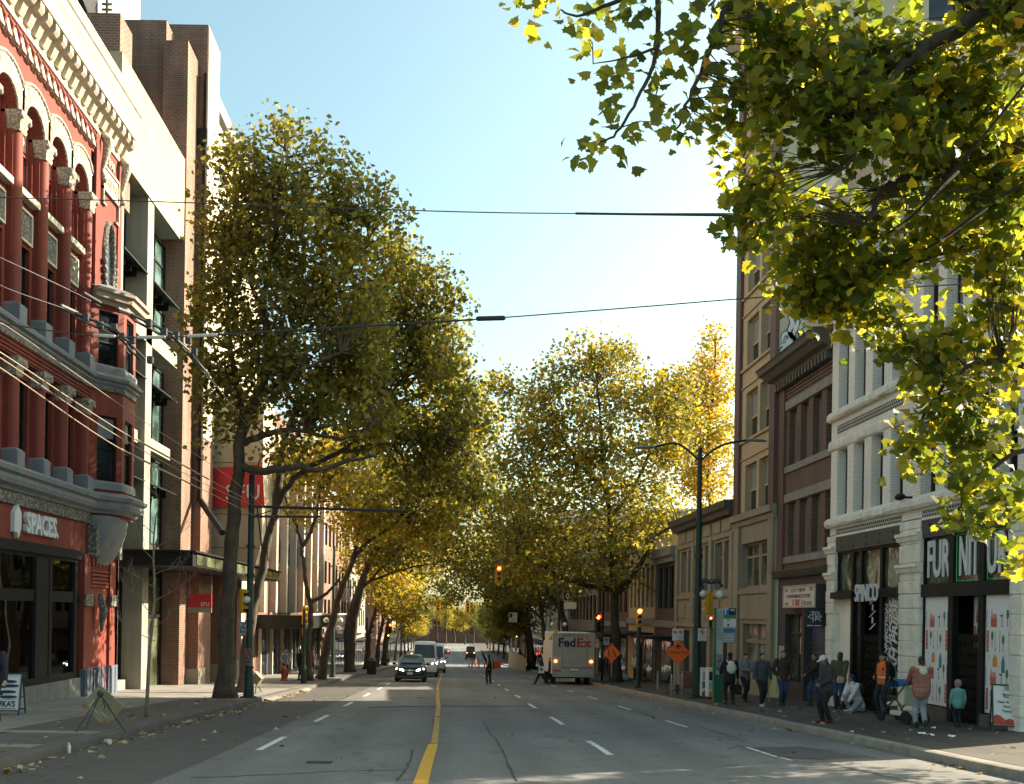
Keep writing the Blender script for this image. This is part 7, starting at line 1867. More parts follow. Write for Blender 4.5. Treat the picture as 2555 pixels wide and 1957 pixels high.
    if hair:
        m = MB()
        def hh(c, r):
            st = len(m.v); m.ball((0, 0, 0), tuple(q * hs for q in r), 14, 10); m.xf(Matrix.Translation(H(*c)) @ Hm.to_4x4(), st)
        hh((0, .025, .18), (.082, .096, .088)); hh((0, .06, .12), (.07, .06, .07))
        if bun: hh((0, .09, .235), (.045, .045, .045)); hh((0, .085, .06), (.035, .04, .09))
        if hair == 'long': hh((0, .07, .05), (.075, .05, .12))
        o = m.build('hair', M_hair, t); remesh(o, cv, 2)
    if hat:
        kind, hm = hat; m = MB()
        def hh(c, r):
            st = len(m.v); m.ball((0, 0, 0), tuple(q * hs for q in r), 16, 10); m.xf(Matrix.Translation(H(*c)) @ Hm.to_4x4(), st)
        hh((0, .018, .19), (.089, .106, .084))
        if kind == 'cap': hh((0, -.11, .178), (.068, .08, .011))
        if kind == 'beanie': hh((0, .018, .165), (.092, .108, .03))
        if kind == 'scarf': hh((0, .03, .13), (.092, .095, .11)); hh((0, .03, .03), (.08, .08, .06))
        o = m.build('hat', hm, t); remesh(o, cv, 2)
    k = h / 1.75
    x, y = loc[0], loc[1]; z = loc[2]
    t.location = (x, y, z); t.rotation_euler = (0, 0, rad(head_deg)); t.scale = (k, k, k)
    t['_'] = 0; del t['_']
    return t, Matrix.Translation((x, y, z)) @ Matrix.Rotation(rad(head_deg), 4, 'Z') @ Matrix.Scale(k, 4), dict(hR=hR, hL=hL, up=up, H=H)
def held(name, lab, cat, m, mat, M, smooth=40, vox=None, parts=()):
    m.xf(M); o = tag(m.build(name, mat, smooth=smooth), lab, cat)
    if vox: remesh(o, vox, 3)
    return o
def at(x, y, h=.15): p = onG(x, y, h); p.z = zr(p.y) + (walkh(p.x) if h > .1 else h) + .004; return p
C_blk = cloth('black cloth', (0.012, 0.012, 0.014)); C_navy = cloth('navy cloth', (0.015, 0.02, 0.035)); C_jean = cloth('blue jeans', (0.03, 0.055, 0.12), .25); C_grey = cloth('grey shirt', (0.2, 0.19, 0.19)); C_bg = cloth('blue grey puffer', (0.05, 0.06, 0.075)); C_brn = cloth('brown suede', (0.05, 0.032, 0.018))
C_dgrey = cloth('charcoal cloth', (0.04, 0.042, 0.045)); C_olive = cloth('olive cloth', (0.075, 0.075, 0.045)); C_white = cloth('white cloth', (0.6, 0.6, 0.63), .06); C_pink = cloth('dusty pink puffer', (0.33, 0.14, 0.11)); C_mint = cloth('mint puffer', (0.16, 0.38, 0.36)); C_lgrey = cloth('light grey cloth', (0.3, 0.3, 0.33)); C_or = cloth('orange vest', (0.75, 0.16, 0.03)); C_cream = cloth('cream cloth', (0.62, 0.6, 0.48), .06); C_blue = cloth('royal blue cloth', (0.03, 0.07, 0.2)); C_dblue = cloth('dark blue wrap', (0.02, 0.025, 0.12)); C_plum = cloth('plum bag cloth', (0.06, 0.025, 0.035)); C_tan = cloth('tan paper', (0.36, 0.27, 0.17)); C_bgr = cloth('grey knit', (0.24, 0.24, 0.24))
S_blk = pm('black shoes', (0.015, 0.015, 0.016), .5, .2, 8); S_wht = pm('white shoes', (0.6, 0.6, 0.6), .5, .08, 8); S_red = pm('dark red shoes', (0.09, 0.02, 0.018), .5, .3, 12)
G_R = 'people on the right pavement'
# 1 walker seen from behind with cream backpack
t, M, J = person('person seen from behind in blue and black jacket with a round cream backpack', at(1820, 1758), 178, 1.78, 1, C_blk, C_blk, S_blk, 'short', ('beanie', C_blk), rh=(-.28, -.02, .84), lh=(.24, -.25, 1.02), rf=(-.11, .05), lf=(.11, -.1), group=G_R)
m = MB(); m.tube([J['up'](0, 0, 1.3), J['up'](0, 0, 1.475)], [(.19, .142), (.12, .1)], 16, side=(1, 0, 0), rnd=True); o = m.build('yoke', C_blue, t); remesh(o, .012)
m = MB(); m.ball((0, .2, 1.24), (.165, .1, .2), 16, 12); m.tube([(-.1, .15, 1.42), (-.11, 0, 1.5), (-.12, -.12, 1.35)], .022, 6); m.tube([(.1, .15, 1.42), (.11, 0, 1.5), (.12, -.12, 1.35)], .022, 6); m.ball((0, .14, 1.42), (.1, .08, .07), 12, 8); held('backpack', 'round cream backpack on the person in blue and black', 'backpack', m, C_cream, M, 180, .014)
m = MB(); w = J['hR'] + Vector((-.02, -.03, -.12)); m.box(w.x - .08, w.x + .08, w.y - .2, w.y + .2, w.z - .42, w.z - .1); m.tube(smoothpts([w + Vector((0, -.12, -.12)), w + Vector((0, 0, .02)), w + Vector((0, .12, -.12))], 4), .014, 6); held('shopping_bag', 'black bag hanging from the hand of the person with the cream backpack', 'bag', m, C_blk, M, 30)
# 2..4 three men walking towards the camera
t, M, J = person('person in a grey shirt looking down at a phone while walking', at(1858, 1752), 12, 1.76, 0, C_grey, C_navy, S_blk, 'short', None, rh=(-.06, -.3, 1.15), lh=(.07, -.32, 1.13), rf=(-.07, -.18), lf=(.08, .22), pitch=.35, yaw=-.2, group=G_R, lift=(0, .05))
m = MB(); c = (J['hR'] + J['hL']) / 2 + Vector((-.02, -.09, .05)); m.box(c.x - .035, c.x + .035, c.y - .05, c.y + .05, c.z - .005, c.z + .005); held('phone', 'dark phone held by the person in the grey shirt', 'phone', m, M_blk, M, 30)
person('person in a blue grey puffer jacket and black trousers with white shoes', at(1900, 1762), 4, 1.75, 0, C_bg, C_blk, S_wht, 'short', None, rh=(-.32, -.08, .84), lh=(.3, -.04, .86), rf=(-.07, -.16), lf=(.06, .12), puff=1.08, yaw=.15, hood=True, group=G_R, lift=(0, .03))
person('person in a dark brown jacket and blue jeans with hands in the pockets', at(1952, 1760), -4, 1.82, 0, C_brn, C_jean, S_blk, 'short', None, rh=(-.2, -.1, .95), lh=(.2, -.1, .95), rp=(-1, .4, 0), lp=(1, .4, 0), rf=(-.07, -.06), lf=(.06, .14), puff=1.05, group=G_R, lift=(0, .03))
# 5 black jacket facing left
t, M, J = person('person in a black jacket and jeans facing left, beside the shop door', at(2034, 1762), -78, 1.72, 1, C_blk, C_jean, pm('dark sneakers', (0.06, 0.06, 0.065), .6, .3, 12), 'short', None, rh=(-.12, -.4, 1.02), lh=(.08, -.42, 1.04), rf=(-.12, -.1), lf=(.12, .1), pitch=.15, group=G_R)
# 6 man with the white cap
t, M, J = person('person in a white cap and charcoal jacket standing at the kerb, head bowed', at(2062, 1804), -80, 1.72, 1, C_dgrey, C_blk, S_red, 'short', ('cap', C_white), rh=(-.07, -.2, 1.0), lh=(.07, -.22, 1.0), rf=(-.1, -.05), lf=(.11, .02), lean=.05, pitch=.45, puff=1.1, long=.05, hood=True, group=G_R)
# 7 olive jacket with paper bag
t, M, J = person('person in an olive jacket and jeans holding a brown paper bag', at(2094, 1768), -35, 1.75, 2, C_olive, C_jean, C_navy, 'short', None, rh=(-.12, -.2, .92), lh=(.16, -.28, .96), rf=(-.1, .02), lf=(.1, -.05), yaw=-.3, puff=1.05, group=G_R)
m = MB(); c = J['hL'] + Vector((-.05, -.08, -.04)); m.tube([c + Vector((0, 0, -.1)), c + Vector((0, 0, 0)), c + Vector((.01, 0, .09))], [(.12, .07), (.13, .075), (.1, .03)], 8, side=(1, 0, 0)); held('paper_bag', 'crumpled brown paper bag held by the person in the olive jacket', 'bag', m, C_tan, M, 20)
# 8 crouching person
t, M, J = person('crouching person in a white coat and dark blue head wrap by the shop gate', at(2135, 1777), -72, 1.7, 1, C_white, C_lgrey, S_wht, None, ('scarf', C_dblue), rh=(-.12, -.5, .88), lh=(.12, -.48, .86), rf=(-.1, -.14), lf=(.1, .16), hipz=.36, hipy=.08, lean=.42, kpole=(0, -1, .8), long=.12, pitch=-.2, group=G_R, lift=(0, .03))
m = MB(); m.ball(J['up'](0, .2, 1.2), (.15, .1, .2), 14, 10); m.tube([J['up'](-.1, .14, 1.38), J['up'](-.12, -.02, 1.5), J['up'](-.13, -.13, 1.25)], .02, 6); m.tube([J['up'](.1, .14, 1.38), J['up'](.12, -.02, 1.5), J['up'](.13, -.13, 1.25)], .02, 6); held('backpack', 'plum backpack on the crouching person in white', 'backpack', m, C_plum, M, 180, .014)
m = MB(); c = at(2120, 1765); m.box(c.x - .3, c.x + .05, c.y - .1, c.y + .3, c.z, c.z + .35); tag(m.build('bundle', C_blk, bevel=.06), 'dark bundle on the ground in front of the crouching person', 'bag')
# 9 vest
t, M, J = person('person in an orange safety vest, cap and backpack standing by the lettered window', at(2203, 1782), -75, 1.74, 0, C_blk, C_navy, S_blk, 'short', ('cap', C_blk), rh=(-.1, -.22, 1.05), lh=(.14, -.05, .88), rf=(-.1, -.06), lf=(.1, .1), vest=C_or, group=G_R)
m = MB(); m.ball(J['up'](0, .22, 1.2), (.16, .12, .24), 14, 10); m.tube([J['up'](-.1, .16, 1.38), J['up'](-.12, 0, 1.52), J['up'](-.13, -.15, 1.25)], .024, 6); m.tube([J['up'](.1, .16, 1.38), J['up'](.12, 0, 1.52), J['up'](.13, -.15, 1.25)], .024, 6); held('backpack', 'black backpack on the person in the orange vest', 'backpack', m, C_blk, M, 180, .014)
# 10 pink jacket and stroller
t, M, J = person('person in a dusty pink puffer jacket with a hair bun pushing a stroller', at(2297, 1817), 168, 1.66, 0, C_pink, C_lgrey, S_blk, 'short', None, rh=(-.12, -.4, 1.0), lh=(.22, -.42, 1.0), rf=(-.07, .12), lf=(.07, -.16), puff=1.06, bun=True, group=G_R, lift=(.06, 0))
m = MB(); o = J['up']; m.tube([o(-.12, .05, 1.5), o(0, .16, 1.46), o(.12, .05, 1.5)], [.045, .07, .045], 10, rnd=True); m.ball(o(0, .17, 1.4), (.1, .05, .09), 12, 8); oo = m.build('hood', C_cream, t); remesh(oo, .013)
p = at(2285, 1800); st = thing('stroller', 'black stroller with blue canopy and pale seat pushed by the person in pink', 'stroller', (0, 0, 0))
m = MB(); m.tube(smoothpts([(.25, .35, 1.0), (.25, .0, .62), (.25, -.45, .2)], 3), .018, 7); m.tube(smoothpts([(-.25, .35, 1.0), (-.25, .0, .62), (-.25, -.45, .2)], 3), .018, 7); m.tube([(-.25, .35, 1.0), (.25, .35, 1.0)], .02, 7); m.tube([(.25, .0, .62), (.27, .38, .2)], .018, 7); m.tube([(-.25, .0, .62), (-.27, .38, .2)], .018, 7); m.tube([(-.27, .38, .2), (.27, .38, .2)], .014, 6); m.build('frame', M_blk, st)
m = MB(); m.rings([[(x, -.12 + .28 * math.cos(a), .78 + .3 * math.sin(a)) for x in (-.23, -.1, .1, .23)] for a in (rad(25), rad(55), rad(85), rad(115), rad(145), rad(165))], False, False); m.build('canopy', pm('blue canopy cloth', (0.03, 0.13, 0.3), .8, .1, 5), st, smooth=180)
m = MB(); m.prism([(-.2, .2, .45), (-.2, -.3, .38), (-.2, -.38, .48), (-.2, -.3, .5), (-.2, .1, .58), (-.2, .22, .95), (-.2, .28, .93)], (.4, 0, 0)); m.build('seat', C_cream, st, bevel=.03)
m = MB(); m.box(-.2, .2, -.25, .25, .18, .3); m.build('basket', C_cream, st, bevel=.03)
for yy, r in ((-.45, .13), (.38, .17)):
    for xx in (-.27, .27):
        m = MB(); m.lathe([(r * .55, -.03), (r * .92, -.03), (r, 0), (r * .92, .03), (r * .55, .03)], (0, 0, 0), 18); m.xf(Matrix.Translation((xx, yy, r)) @ Matrix.Rotation(rad(90), 4, 'Y')); w = m.build('wheel', M_tyre, st, smooth=40)
        m = MB(); m.lathe([(.01, -.02), (r * .55, -.02), (r * .55, .02), (.01, .02)], (0, 0, 0), 12); m.xf(Matrix.Translation((xx, yy, r)) @ Matrix.Rotation(rad(90), 4, 'Y')); m.build('hub', M_gal, w)
q = at(2258, 1808); st.location = (q.x + .12, q.y + .35, q.z); st.rotation_euler = (0, 0, rad(150)); st.rotation_euler = (math.atan(SLOPE) * -1 * math.cos(rad(0)) * 0, 0, rad(197))
# 11 toddler
person('toddler in a mint puffer jacket and grey knit hat looking into the shop', at(2389, 1813), 172, 1.02, 0, C_mint, C_navy, S_blk, None, ('beanie', C_bgr), rh=(-.27, -.06, .9), lh=(.27, -.06, .9), rf=(-.09, 0), lf=(.09, .04), puff=1.08, hs=1.5, toddler=True, group=G_R)
# 12 pedestrian crossing with a raised arm
t, M, J = person('person in black crossing the road with one arm raised', at(1219, 1708, 0), 195, 1.74, 0, C_blk, C_blk, S_blk, 'short', None, rh=(-.36, -.15, .92), lh=(.42, -.12, 1.95), lp=(1, .2, 0), rf=(-.16, -.1), lf=(.12, .1), yaw=.3)
m = MB(); m.ball(J['up'](0, .19, 1.2), (.15, .09, .2), 14, 10); held('backpack', 'black backpack on the crossing person with the raised arm', 'backpack', m, C_blk, M, 180, .014)
m = MB()
for s_ in (-1, 1): m.tube(smoothpts([J['up'](s_ * .1, .02, 1.5), J['up'](s_ * .12, .17, 1.4), J['up'](s_ * .19, .17, 1.05)], 4), .022, 6)
oo = m.build('straps', C_white, t)
m = MB(); m.tube([J['up'](0, 0, .9), J['up'](0, 0, .92)], [(.18, .14)] * 2, 14, side=(1, 0, 0)); m.build('belt', C_white, t)
# 13, 14 the pair by the truck
t, M, J = person('person in black striding beside the delivery truck with a white bag', at(1352, 1709, 0), -95, 1.7, 1, C_blk, C_blk, S_blk, 'long', None, rh=(-.25, .05, .88), lh=(.22, -.05, .9), rf=(-.06, -.42), lf=(.06, .4), hipz=.88, lean=.08, long=.1, lift=(0, .06))
m = MB(); c = J['hL'] + Vector((.06, 0, -.02)); m.box(c.x - .04, c.x + .04, c.y - .17, c.y + .17, c.z - .1, c.z + .32); held('tote_bag', 'white tote bag with a dark emblem carried beside the delivery truck', 'bag', m, C_white, M, 30)
m = MB(); c2 = c + Vector((.045, 0, .12)); m.ball(c2, (.006, .09, .09), 14, 6); m.xf(M); m.build('emblem', M_blk, bpy.context.scene.objects['tote_bag'])
person('person with an orange scarf walking just behind the one with the white bag', at(1372, 1707, 0), 85, 1.66, 0, C_blk, C_blk, S_blk, 'long', ('scarf', C_or), rf=(-.06, -.3), lf=(.06, .3), hipz=.9, lift=(0, .05))
# 15 passer-by cut by the left edge
p = Vector((onY(20.6, -14, 1700).x, 20.6, zr(20.6) + .154))
person('person in navy cut off by the left edge, only an arm showing', p, -8, 1.78, 0, C_navy, C_blk, S_blk, 'short', None, rh=(-.24, -.1, .84), lh=(.33, -.1, .84))
# 16.. smaller figures farther off
FV = .016
person('person in a grey jacket standing under the market signs', at(712, 1693), 20, 1.72, 1, C_lgrey, C_blk, S_blk, 'short', None, rh=(-.2, -.2, 1.0), lh=(.2, -.2, 1.0), vox=FV)
person('person in black and tan trousers facing the shops on the left', at(748, 1698), 150, 1.75, 1, C_blk, C_olive, S_blk, 'short', None, vox=FV)
person('person in plum walking behind the forked tree on the left', at(780, 1690), 200, 1.7, 0, C_plum, C_navy, S_blk, 'long', None, rf=(-.08, -.15), lf=(.08, .15), vox=FV)
person('person in a pale top waiting at the pale metal post on the left', at(968, 1660), 30, 1.74, 0, C_lgrey, C_navy, S_blk, 'short', None, vox=FV)
person('person in a dark coat beyond the litter bin on the left', at(1000, 1650), 10, 1.72, 1, C_navy, C_blk, S_blk, 'short', None, vox=FV)
person('person in a light vest beside the dark right tree trunk', at(1586, 1702), 15, 1.72, 0, C_cream, C_blk, S_wht, 'long', None, rh=(-.15, -.25, 1.05), lh=(.15, -.25, 1.05), vox=FV)
for x, y, hd, jk, lab in ((1303, 1668, 190, C_blk, 'person in black walking away left of the far trunk on the right pavement'), (1318, 1664, 10, C_olive, 'person in olive right of the far trunk on the right pavement'), (1333, 1668, 170, C_navy, 'person in navy near the bus stop post on the right pavement'), (1348, 1666, 5, C_blk, 'person in black nearest the truck among the distant walkers'), (1276, 1646, 20, C_lgrey, 'person in a light jacket by the hoarding'), (1284, 1648, 185, C_blk, 'person in black next to the light jacketed one by the hoarding')):
    person(lab, at(x, y), hd, 1.72, 1, jk, C_blk, S_blk, 'short', None, rf=(-.08, -.12), lf=(.08, .12), vox=.02, group='distant walkers on the right pavement')
m = MB(); c = at(1556, 1700); m.ball(c + Vector((0, 0, .22)), (.36, .3, .24), 12, 8); tag(m.build('rubbish_bag', C_white, smooth=180), 'white rubbish bag at the foot of the dark right tree', 'bag')
p = onG(1690, 1716, .15); m = MB(); m.box(11.6, 12.3, 46.4, 47.0, zr(46.4) + .1, zr(46.4) + 1.05); tag(m.build('planter_box', pm('planter reddish', (0.2, 0.09, 0.06), .8, .4, 6), bevel=.03), 'reddish box against the low tan building', 'box')
# ================================================================ TREES
def barkmat(name, c, sc=3.0):
    return pm(name, c, 0.9, 0.4, sc, bump=1.0, fine=0.2, streak=0.5)
M_bark = barkmat('brown plane bark', (0.085, 0.062, 0.042))
M_barkd = barkmat('dark plane bark', (0.045, 0.035, 0.026))
M_barks = barkmat('pale sapling bark', (0.2, 0.165, 0.12), 6)
RAMP = [(0.0, (0.055, 0.068, 0.018)), (0.3, (0.12, 0.115, 0.03)), (0.55, (0.19, 0.185, 0.036)), (0.78, (0.38, 0.30, 0.045)), (1.0, (0.38, 0.17, 0.045))]
LM = leafmat('plane tree leaves', RAMP, 0.5, 2.0)
LMn = leafmat('near plane tree leaves', [(0.0, (0.040, 0.062, 0.012)), (0.35, (0.085, 0.115, 0.02)), (0.65, (0.19, 0.19, 0.028)), (0.9, (0.42, 0.34, 0.035)), (1.0, (0.38, 0.2, 0.04))], 0.64, 2.9)

def B(Y, x, y, rx, ry, dep=None, dens=1.0):
    k = Y / FPX
    return (onY(Y, x, y), (rx * k, dep if dep else (rx + ry) * .5 * k * 1.15, ry * k), dens)
def tree(name, label, limbs, blobs, nleaf, lsize, shape, mat, tm, ts, seed, bark, group=None, twigs=120, spray=11, sprad=0.38, gap=0.15, base=None, fold=.3, droop=0.3, tr=(.035, .008), tsides=4):
    rng = np.random.default_rng(seed); rr = random.Random(seed)
    b0 = Vector(base) if base else Vector(limbs[0][0][0])
    root = thing(name, label, 'tree', b0, group)
    m = MB(); nodes = []
    for pts, r0, r1 in limbs:
        P = smoothpts(pts, 6, min(.05, r0 * .25), rr); n = len(P)
        R_ = [r0 + (r1 - r0) * (i / (n - 1)) ** .8 for i in range(n)]
        if pts is limbs[0][0]:
            R_[0] *= 1.45; R_[1] *= 1.2
        m.tube(P, [r * rr.uniform(.93, 1.07) for r in R_], 12 if r0 > .1 else 7)
        nodes += [(p, r) for p, r in zip(P, R_)][n // 3 if pts is limbs[0][0] else 1:]
    w = np.array([b[1][0] * b[1][2] * b[2] for b in blobs]); w /= w.sum()
    ns = np.maximum((nleaf / spray * w).astype(int), 2)
    C = []; T = []
    ph = rng.uniform(0, 6.28, 6); fr = rng.uniform(1.2, 2.4, (6, 3)) * rng.choice([-1, 1], (6, 3))
    for (c, r, dn), n in zip(blobs, ns):
        d = rng.normal(size=(n * 2, 3)); d /= np.linalg.norm(d, axis=1, keepdims=True)
        q = rng.uniform(0, 1, (n * 2, 1)) ** .42
        lump = 1 + .16 * np.sin(d[:, :1] * 5 + ph[0]) * np.cos(d[:, 2:] * 6 + ph[1])
        p = np.array(c) + d * q * lump * np.array(r)
        f = np.sin(p @ fr.T + ph).mean(1)
        keep = f > np.quantile(f, gap)
        p = p[keep][:n]
        C.append(p); T.append(np.full(len(p), tm) + rng.normal(0, ts, len(p)))
    C = np.concatenate(C); T = np.concatenate(T)
    # twigs from the limbs out to the sprays
    NP = np.array([tuple(p) for p, r in nodes])
    idx = rng.permutation(len(C))[:twigs]
    for i in idx:
        d2 = ((NP - C[i]) ** 2).sum(1) + np.where(NP[:, 2] > C[i][2], 3.0, 0)
        j = int(d2.argmin()); a = Vector(NP[j]); e = Vector(C[i]); L = (e - a).length
        if L < .3 or L > 6: continue
        s_ = Vector((rr.uniform(-1, 1), rr.uniform(-1, 1), rr.uniform(0, 1))) * L * .12
        P = [a, a.lerp(e, .33) + s_, a.lerp(e, .68) + s_ * .9 + Vector((0, 0, L * .03)), e]
        r0 = min(tr[0] * (.5 + L * .35), nodes[j][1] * .6 + .008)
        m.tube(P, [r0, r0 * .7, r0 * .45, tr[1]], tsides, caps=False)
    m.build('trunk', bark, root, smooth=180)
    n = len(C); cen = np.repeat(C, spray, 0) + rng.normal(0, sprad, (n * spray, 3)) * np.array([1, 1, .8])
    N_ = n * spray
    nr = rng.normal(0, .75, (N_, 3)); nr[:, 2] = np.abs(nr[:, 2]) * .6 + .35; nr[:, 2] *= rng.choice([1, 1, 1, .2], N_)
    nr[:, 1] -= droop
    tint = np.repeat(T, spray) + rng.normal(0, ts * .7, N_)
    leaves('crown', cen, nr, rng.uniform(.55, 1.3, N_) * lsize, tint, shape, mat, root, fold, rng, off=tuple(b0))
    return root

# ---- left row
g = lambda x, y: tuple(onG(x, y, 0.13))
b = Vector(g(562, 1742)); Y = b.y
L1 = [([b, onY(Y, 568, 1500), onY(Y, 585, 1290), onY(Y - .2, 602, 1090), onY(Y - .4, 640, 990), onY(Y, 668, 900), onY(Y, 660, 760), onY(Y, 690, 560), onY(Y, 715, 390), onY(Y, 700, 310)], .31, .025),
      ([onY(Y, 596, 1160), onY(Y - .5, 650, 1178), onY(Y - .8, 730, 1165), onY(Y - 1, 800, 1172), onY(Y - 1, 870, 1148), onY(Y - 1, 940, 1140)], .17, .04),
      ([onY(Y, 600, 1110), onY(Y - .4, 660, 1085), onY(Y - .6, 740, 1075), onY(Y - 1.0, 850, 1095), onY(Y - 1, 930, 1060)], .14, .03),
      ([onY(Y, 615, 1060), onY(Y + .4, 590, 960), onY(Y + .6, 570, 820), onY(Y + .5, 575, 640)], .15, .03),
      ([onY(Y, 664, 880), onY(Y + .5, 760, 790), onY(Y + .6, 850, 700), onY(Y + .5, 930, 580)], .15, .03),
      ([onY(Y, 660, 780), onY(Y - 1, 620, 690), onY(Y - 1.2, 610, 560)], .1, .03),
      ([onY(Y, 640, 990), onY(Y - 1.5, 740, 930), onY(Y - 2, 850, 880)], .12, .03)]
bl = [B(Y, 690, 320, 42, 34, .7, .9), B(Y, 815, 368, 40, 26, .6, .8), B(Y, 745, 335, 30, 30, .6, .5), B(Y, 600, 372, 36, 30, .6, .8), B(Y, 560, 400, 26, 26, .5, .6), B(Y, 850, 420, 40, 34, .7, .8),
      B(Y, 610, 460, 90, 70, 2.2), B(Y, 735, 465, 115, 75, 2.2), B(Y, 555, 540, 60, 70, 1.6), B(Y, 850, 480, 70, 60, 1.6), B(Y, 640, 600, 120, 110, 2.8), B(Y, 800, 600, 120, 100, 2.8), B(Y, 945, 545, 75, 70, 1.8, .8),
      B(Y, 570, 730, 75, 100, 2.5), B(Y, 710, 770, 140, 110, 3), B(Y, 870, 740, 110, 110, 3), B(Y, 560, 880, 60, 80, 2, .8), B(Y, 660, 930, 110, 80, 2.8, .8), B(Y, 800, 930, 120, 100, 3), B(Y, 900, 880, 90, 110, 2.5),
      B(Y, 525, 960, 50, 75, 1.5, .7), B(Y, 535, 1075, 42, 60, 1.3, .5), B(Y, 640, 1035, 60, 50, 1.8, .6), B(Y, 720, 1120, 90, 36, 1.6, .45), B(Y, 500, 850, 40, 60, 1.2, .6), B(Y, 760, 1050, 120, 50, 2.5, .6), B(Y, 900, 1040, 90, 70, 2.2, .9)]
tree('plane_tree', 'big autumn plane tree in front of the office building, leftmost of the left row', L1, [(c, (r[0], min(r[1], 2.3), r[2]), d) for c, r, d in bl], 25000, .17, SH_MID, LM, .38, .15, 21, M_bark, 'street trees on the left pavement', 520, spray=15, sprad=.32, gap=.45)
b = Vector(g(605, 1728)); Y = b.y + .2
L2 = [([b, onY(Y, 622, 1560), onY(Y, 655, 1420), onY(Y, 690, 1270), onY(Y - .2, 745, 1185), onY(Y - .4, 860, 1120), onY(Y - .5, 960, 1010), onY(Y - .5, 1040, 880)], .25, .04),
      ([onY(Y, 690, 1270), onY(Y + .3, 705, 1130), onY(Y + .5, 760, 980), onY(Y + .5, 860, 840)], .2, .04),
      ([onY(Y, 860, 1120), onY(Y - 1, 980, 1110), onY(Y - 1.3, 1100, 1080)], .13, .03), ([onY(Y, 960, 1010), onY(Y + 1, 1060, 980), onY(Y + 1, 1130, 900)], .1, .03)]
bl = [B(Y, 980, 640, 60, 60, 1.8), B(Y, 1040, 740, 95, 90, 2.5), B(Y, 1100, 820, 65, 90, 2), B(Y, 950, 760, 100, 100, 2.5), B(Y, 1000, 900, 130, 110, 3), B(Y, 1110, 950, 75, 110, 2.5), B(Y, 900, 960, 100, 90, 2.5),
      B(Y, 1060, 1080, 120, 90, 3), B(Y, 1160, 1090, 70, 100, 2.2), B(Y, 950, 1090, 120, 60, 2.5, .8), B(Y, 1110, 1200, 100, 70, 2.2), B(Y, 1010, 1190, 90, 45, 2, .6), B(Y, 1190, 1220, 45, 80, 1.6, .7)]
tree('plane_tree', 'leaning autumn plane tree just behind the street pole on the left', L2, [(c, (r[0], min(r[1], 2.2), r[2]), d) for c, r, d in bl], 19000, .18, SH_MID, LM, .34, .15, 22, M_bark, 'street trees on the left pavement', 320, spray=15, sprad=.34, gap=.42)
b = Vector(g(771, 1699)); Y = b.y
L3 = [([b, onY(Y, 770, 1600), onY(Y, 776, 1520), onY(Y, 763, 1450), onY(Y, 752, 1370), onY(Y, 735, 1300), onY(Y, 700, 1220)], .2, .05), ([onY(Y, 772, 1505), onY(Y, 815, 1480), onY(Y, 850, 1440)], .14, .05), ([onY(Y, 752, 1370), onY(Y, 785, 1300), onY(Y, 800, 1220)], .13, .05)]
bl = [B(Y, 690, 1170, 70, 70, 2.2, .7), B(Y, 790, 1180, 90, 60, 2.5, .8), B(Y, 880, 1230, 80, 60, 2.5, .8), B(Y, 760, 1270, 70, 40, 2, .4), B(Y, 840, 1120, 110, 60, 2.5)]
tree('plane_tree', 'yellow leaved plane tree with a forked trunk, standing before the market canopy', L3, bl, 5200, .25, SH_FAR, LM, .6, .14, 23, M_bark, 'street trees on the left pavement', 70)
b = Vector(g(800, 1696)); Y = b.y
L4 = [([b, onY(Y, 822, 1580), onY(Y, 850, 1470), onY(Y, 890, 1385), onY(Y, 930, 1345), onY(Y, 990, 1310)], .27, .06), ([onY(Y, 880, 1400), onY(Y, 895, 1330), onY(Y, 905, 1260)], .15, .05)]
bl = [B(Y, 900, 1300, 80, 55, 2.5, .7), B(Y, 980, 1290, 100, 60, 2.5), B(Y, 1070, 1320, 90, 60, 2.5, .9), B(Y, 1000, 1200, 120, 70, 3), B(Y, 1100, 1230, 90, 80, 2.6)]
tree('plane_tree', 'strongly leaning golden plane tree beside the forked one on the left', L4, bl, 7200, .25, SH_FAR, LM, .6, .14, 24, M_bark, 'street trees on the left pavement', 80)
# ---- right row
b = Vector(onG(1538, 1702, .13)); Y = b.y
R1 = [([b, onY(Y, 1536, 1600), onY(Y, 1532, 1500), onY(Y, 1525, 1400), onY(Y, 1522, 1290), onY(Y, 1505, 1150), onY(Y, 1490, 960)], .37, .06),
      ([onY(Y, 1530, 1490), onY(Y - .5, 1590, 1420), onY(Y - .8, 1640, 1340), onY(Y - 1, 1700, 1300)], .24, .05), ([onY(Y, 1528, 1470), onY(Y, 1440, 1455), onY(Y, 1360, 1420), onY(Y, 1290, 1380)], .2, .05),
      ([onY(Y, 1522, 1300), onY(Y + 1, 1600, 1180), onY(Y + 1, 1640, 1050)], .18, .05), ([onY(Y, 1515, 1230), onY(Y + .5, 1420, 1120), onY(Y + .5, 1370, 1000)], .18, .05)]
bl = [B(Y, 1460, 885, 75, 50, 2.2), B(Y, 1545, 900, 70, 55, 2.2), B(Y, 1385, 955, 70, 60, 2.2), B(Y, 1480, 980, 120, 80, 3), B(Y, 1600, 1000, 80, 75, 2.5), B(Y, 1310, 1020, 70, 75, 2.3), B(Y, 1390, 1090, 120, 90, 3.2), B(Y, 1530, 1110, 120, 90, 3.4), B(Y, 1650, 1120, 65, 90, 2.5),
      B(Y, 1290, 1150, 75, 90, 2.5), B(Y, 1420, 1220, 130, 90, 3.4), B(Y, 1560, 1230, 110, 80, 3.2), B(Y, 1290, 1290, 80, 80, 2.6), B(Y, 1420, 1340, 130, 80, 3.2), B(Y, 1550, 1340, 110, 60, 3), B(Y, 1650, 1270, 60, 60, 2, .8), B(Y, 1310, 1410, 90, 60, 2.6), B(Y, 1440, 1430, 110, 50, 2.6), B(Y, 1680, 1320, 60, 30, 1.6, .6), B(Y, 1560, 1440, 80, 40, 2, .5)]
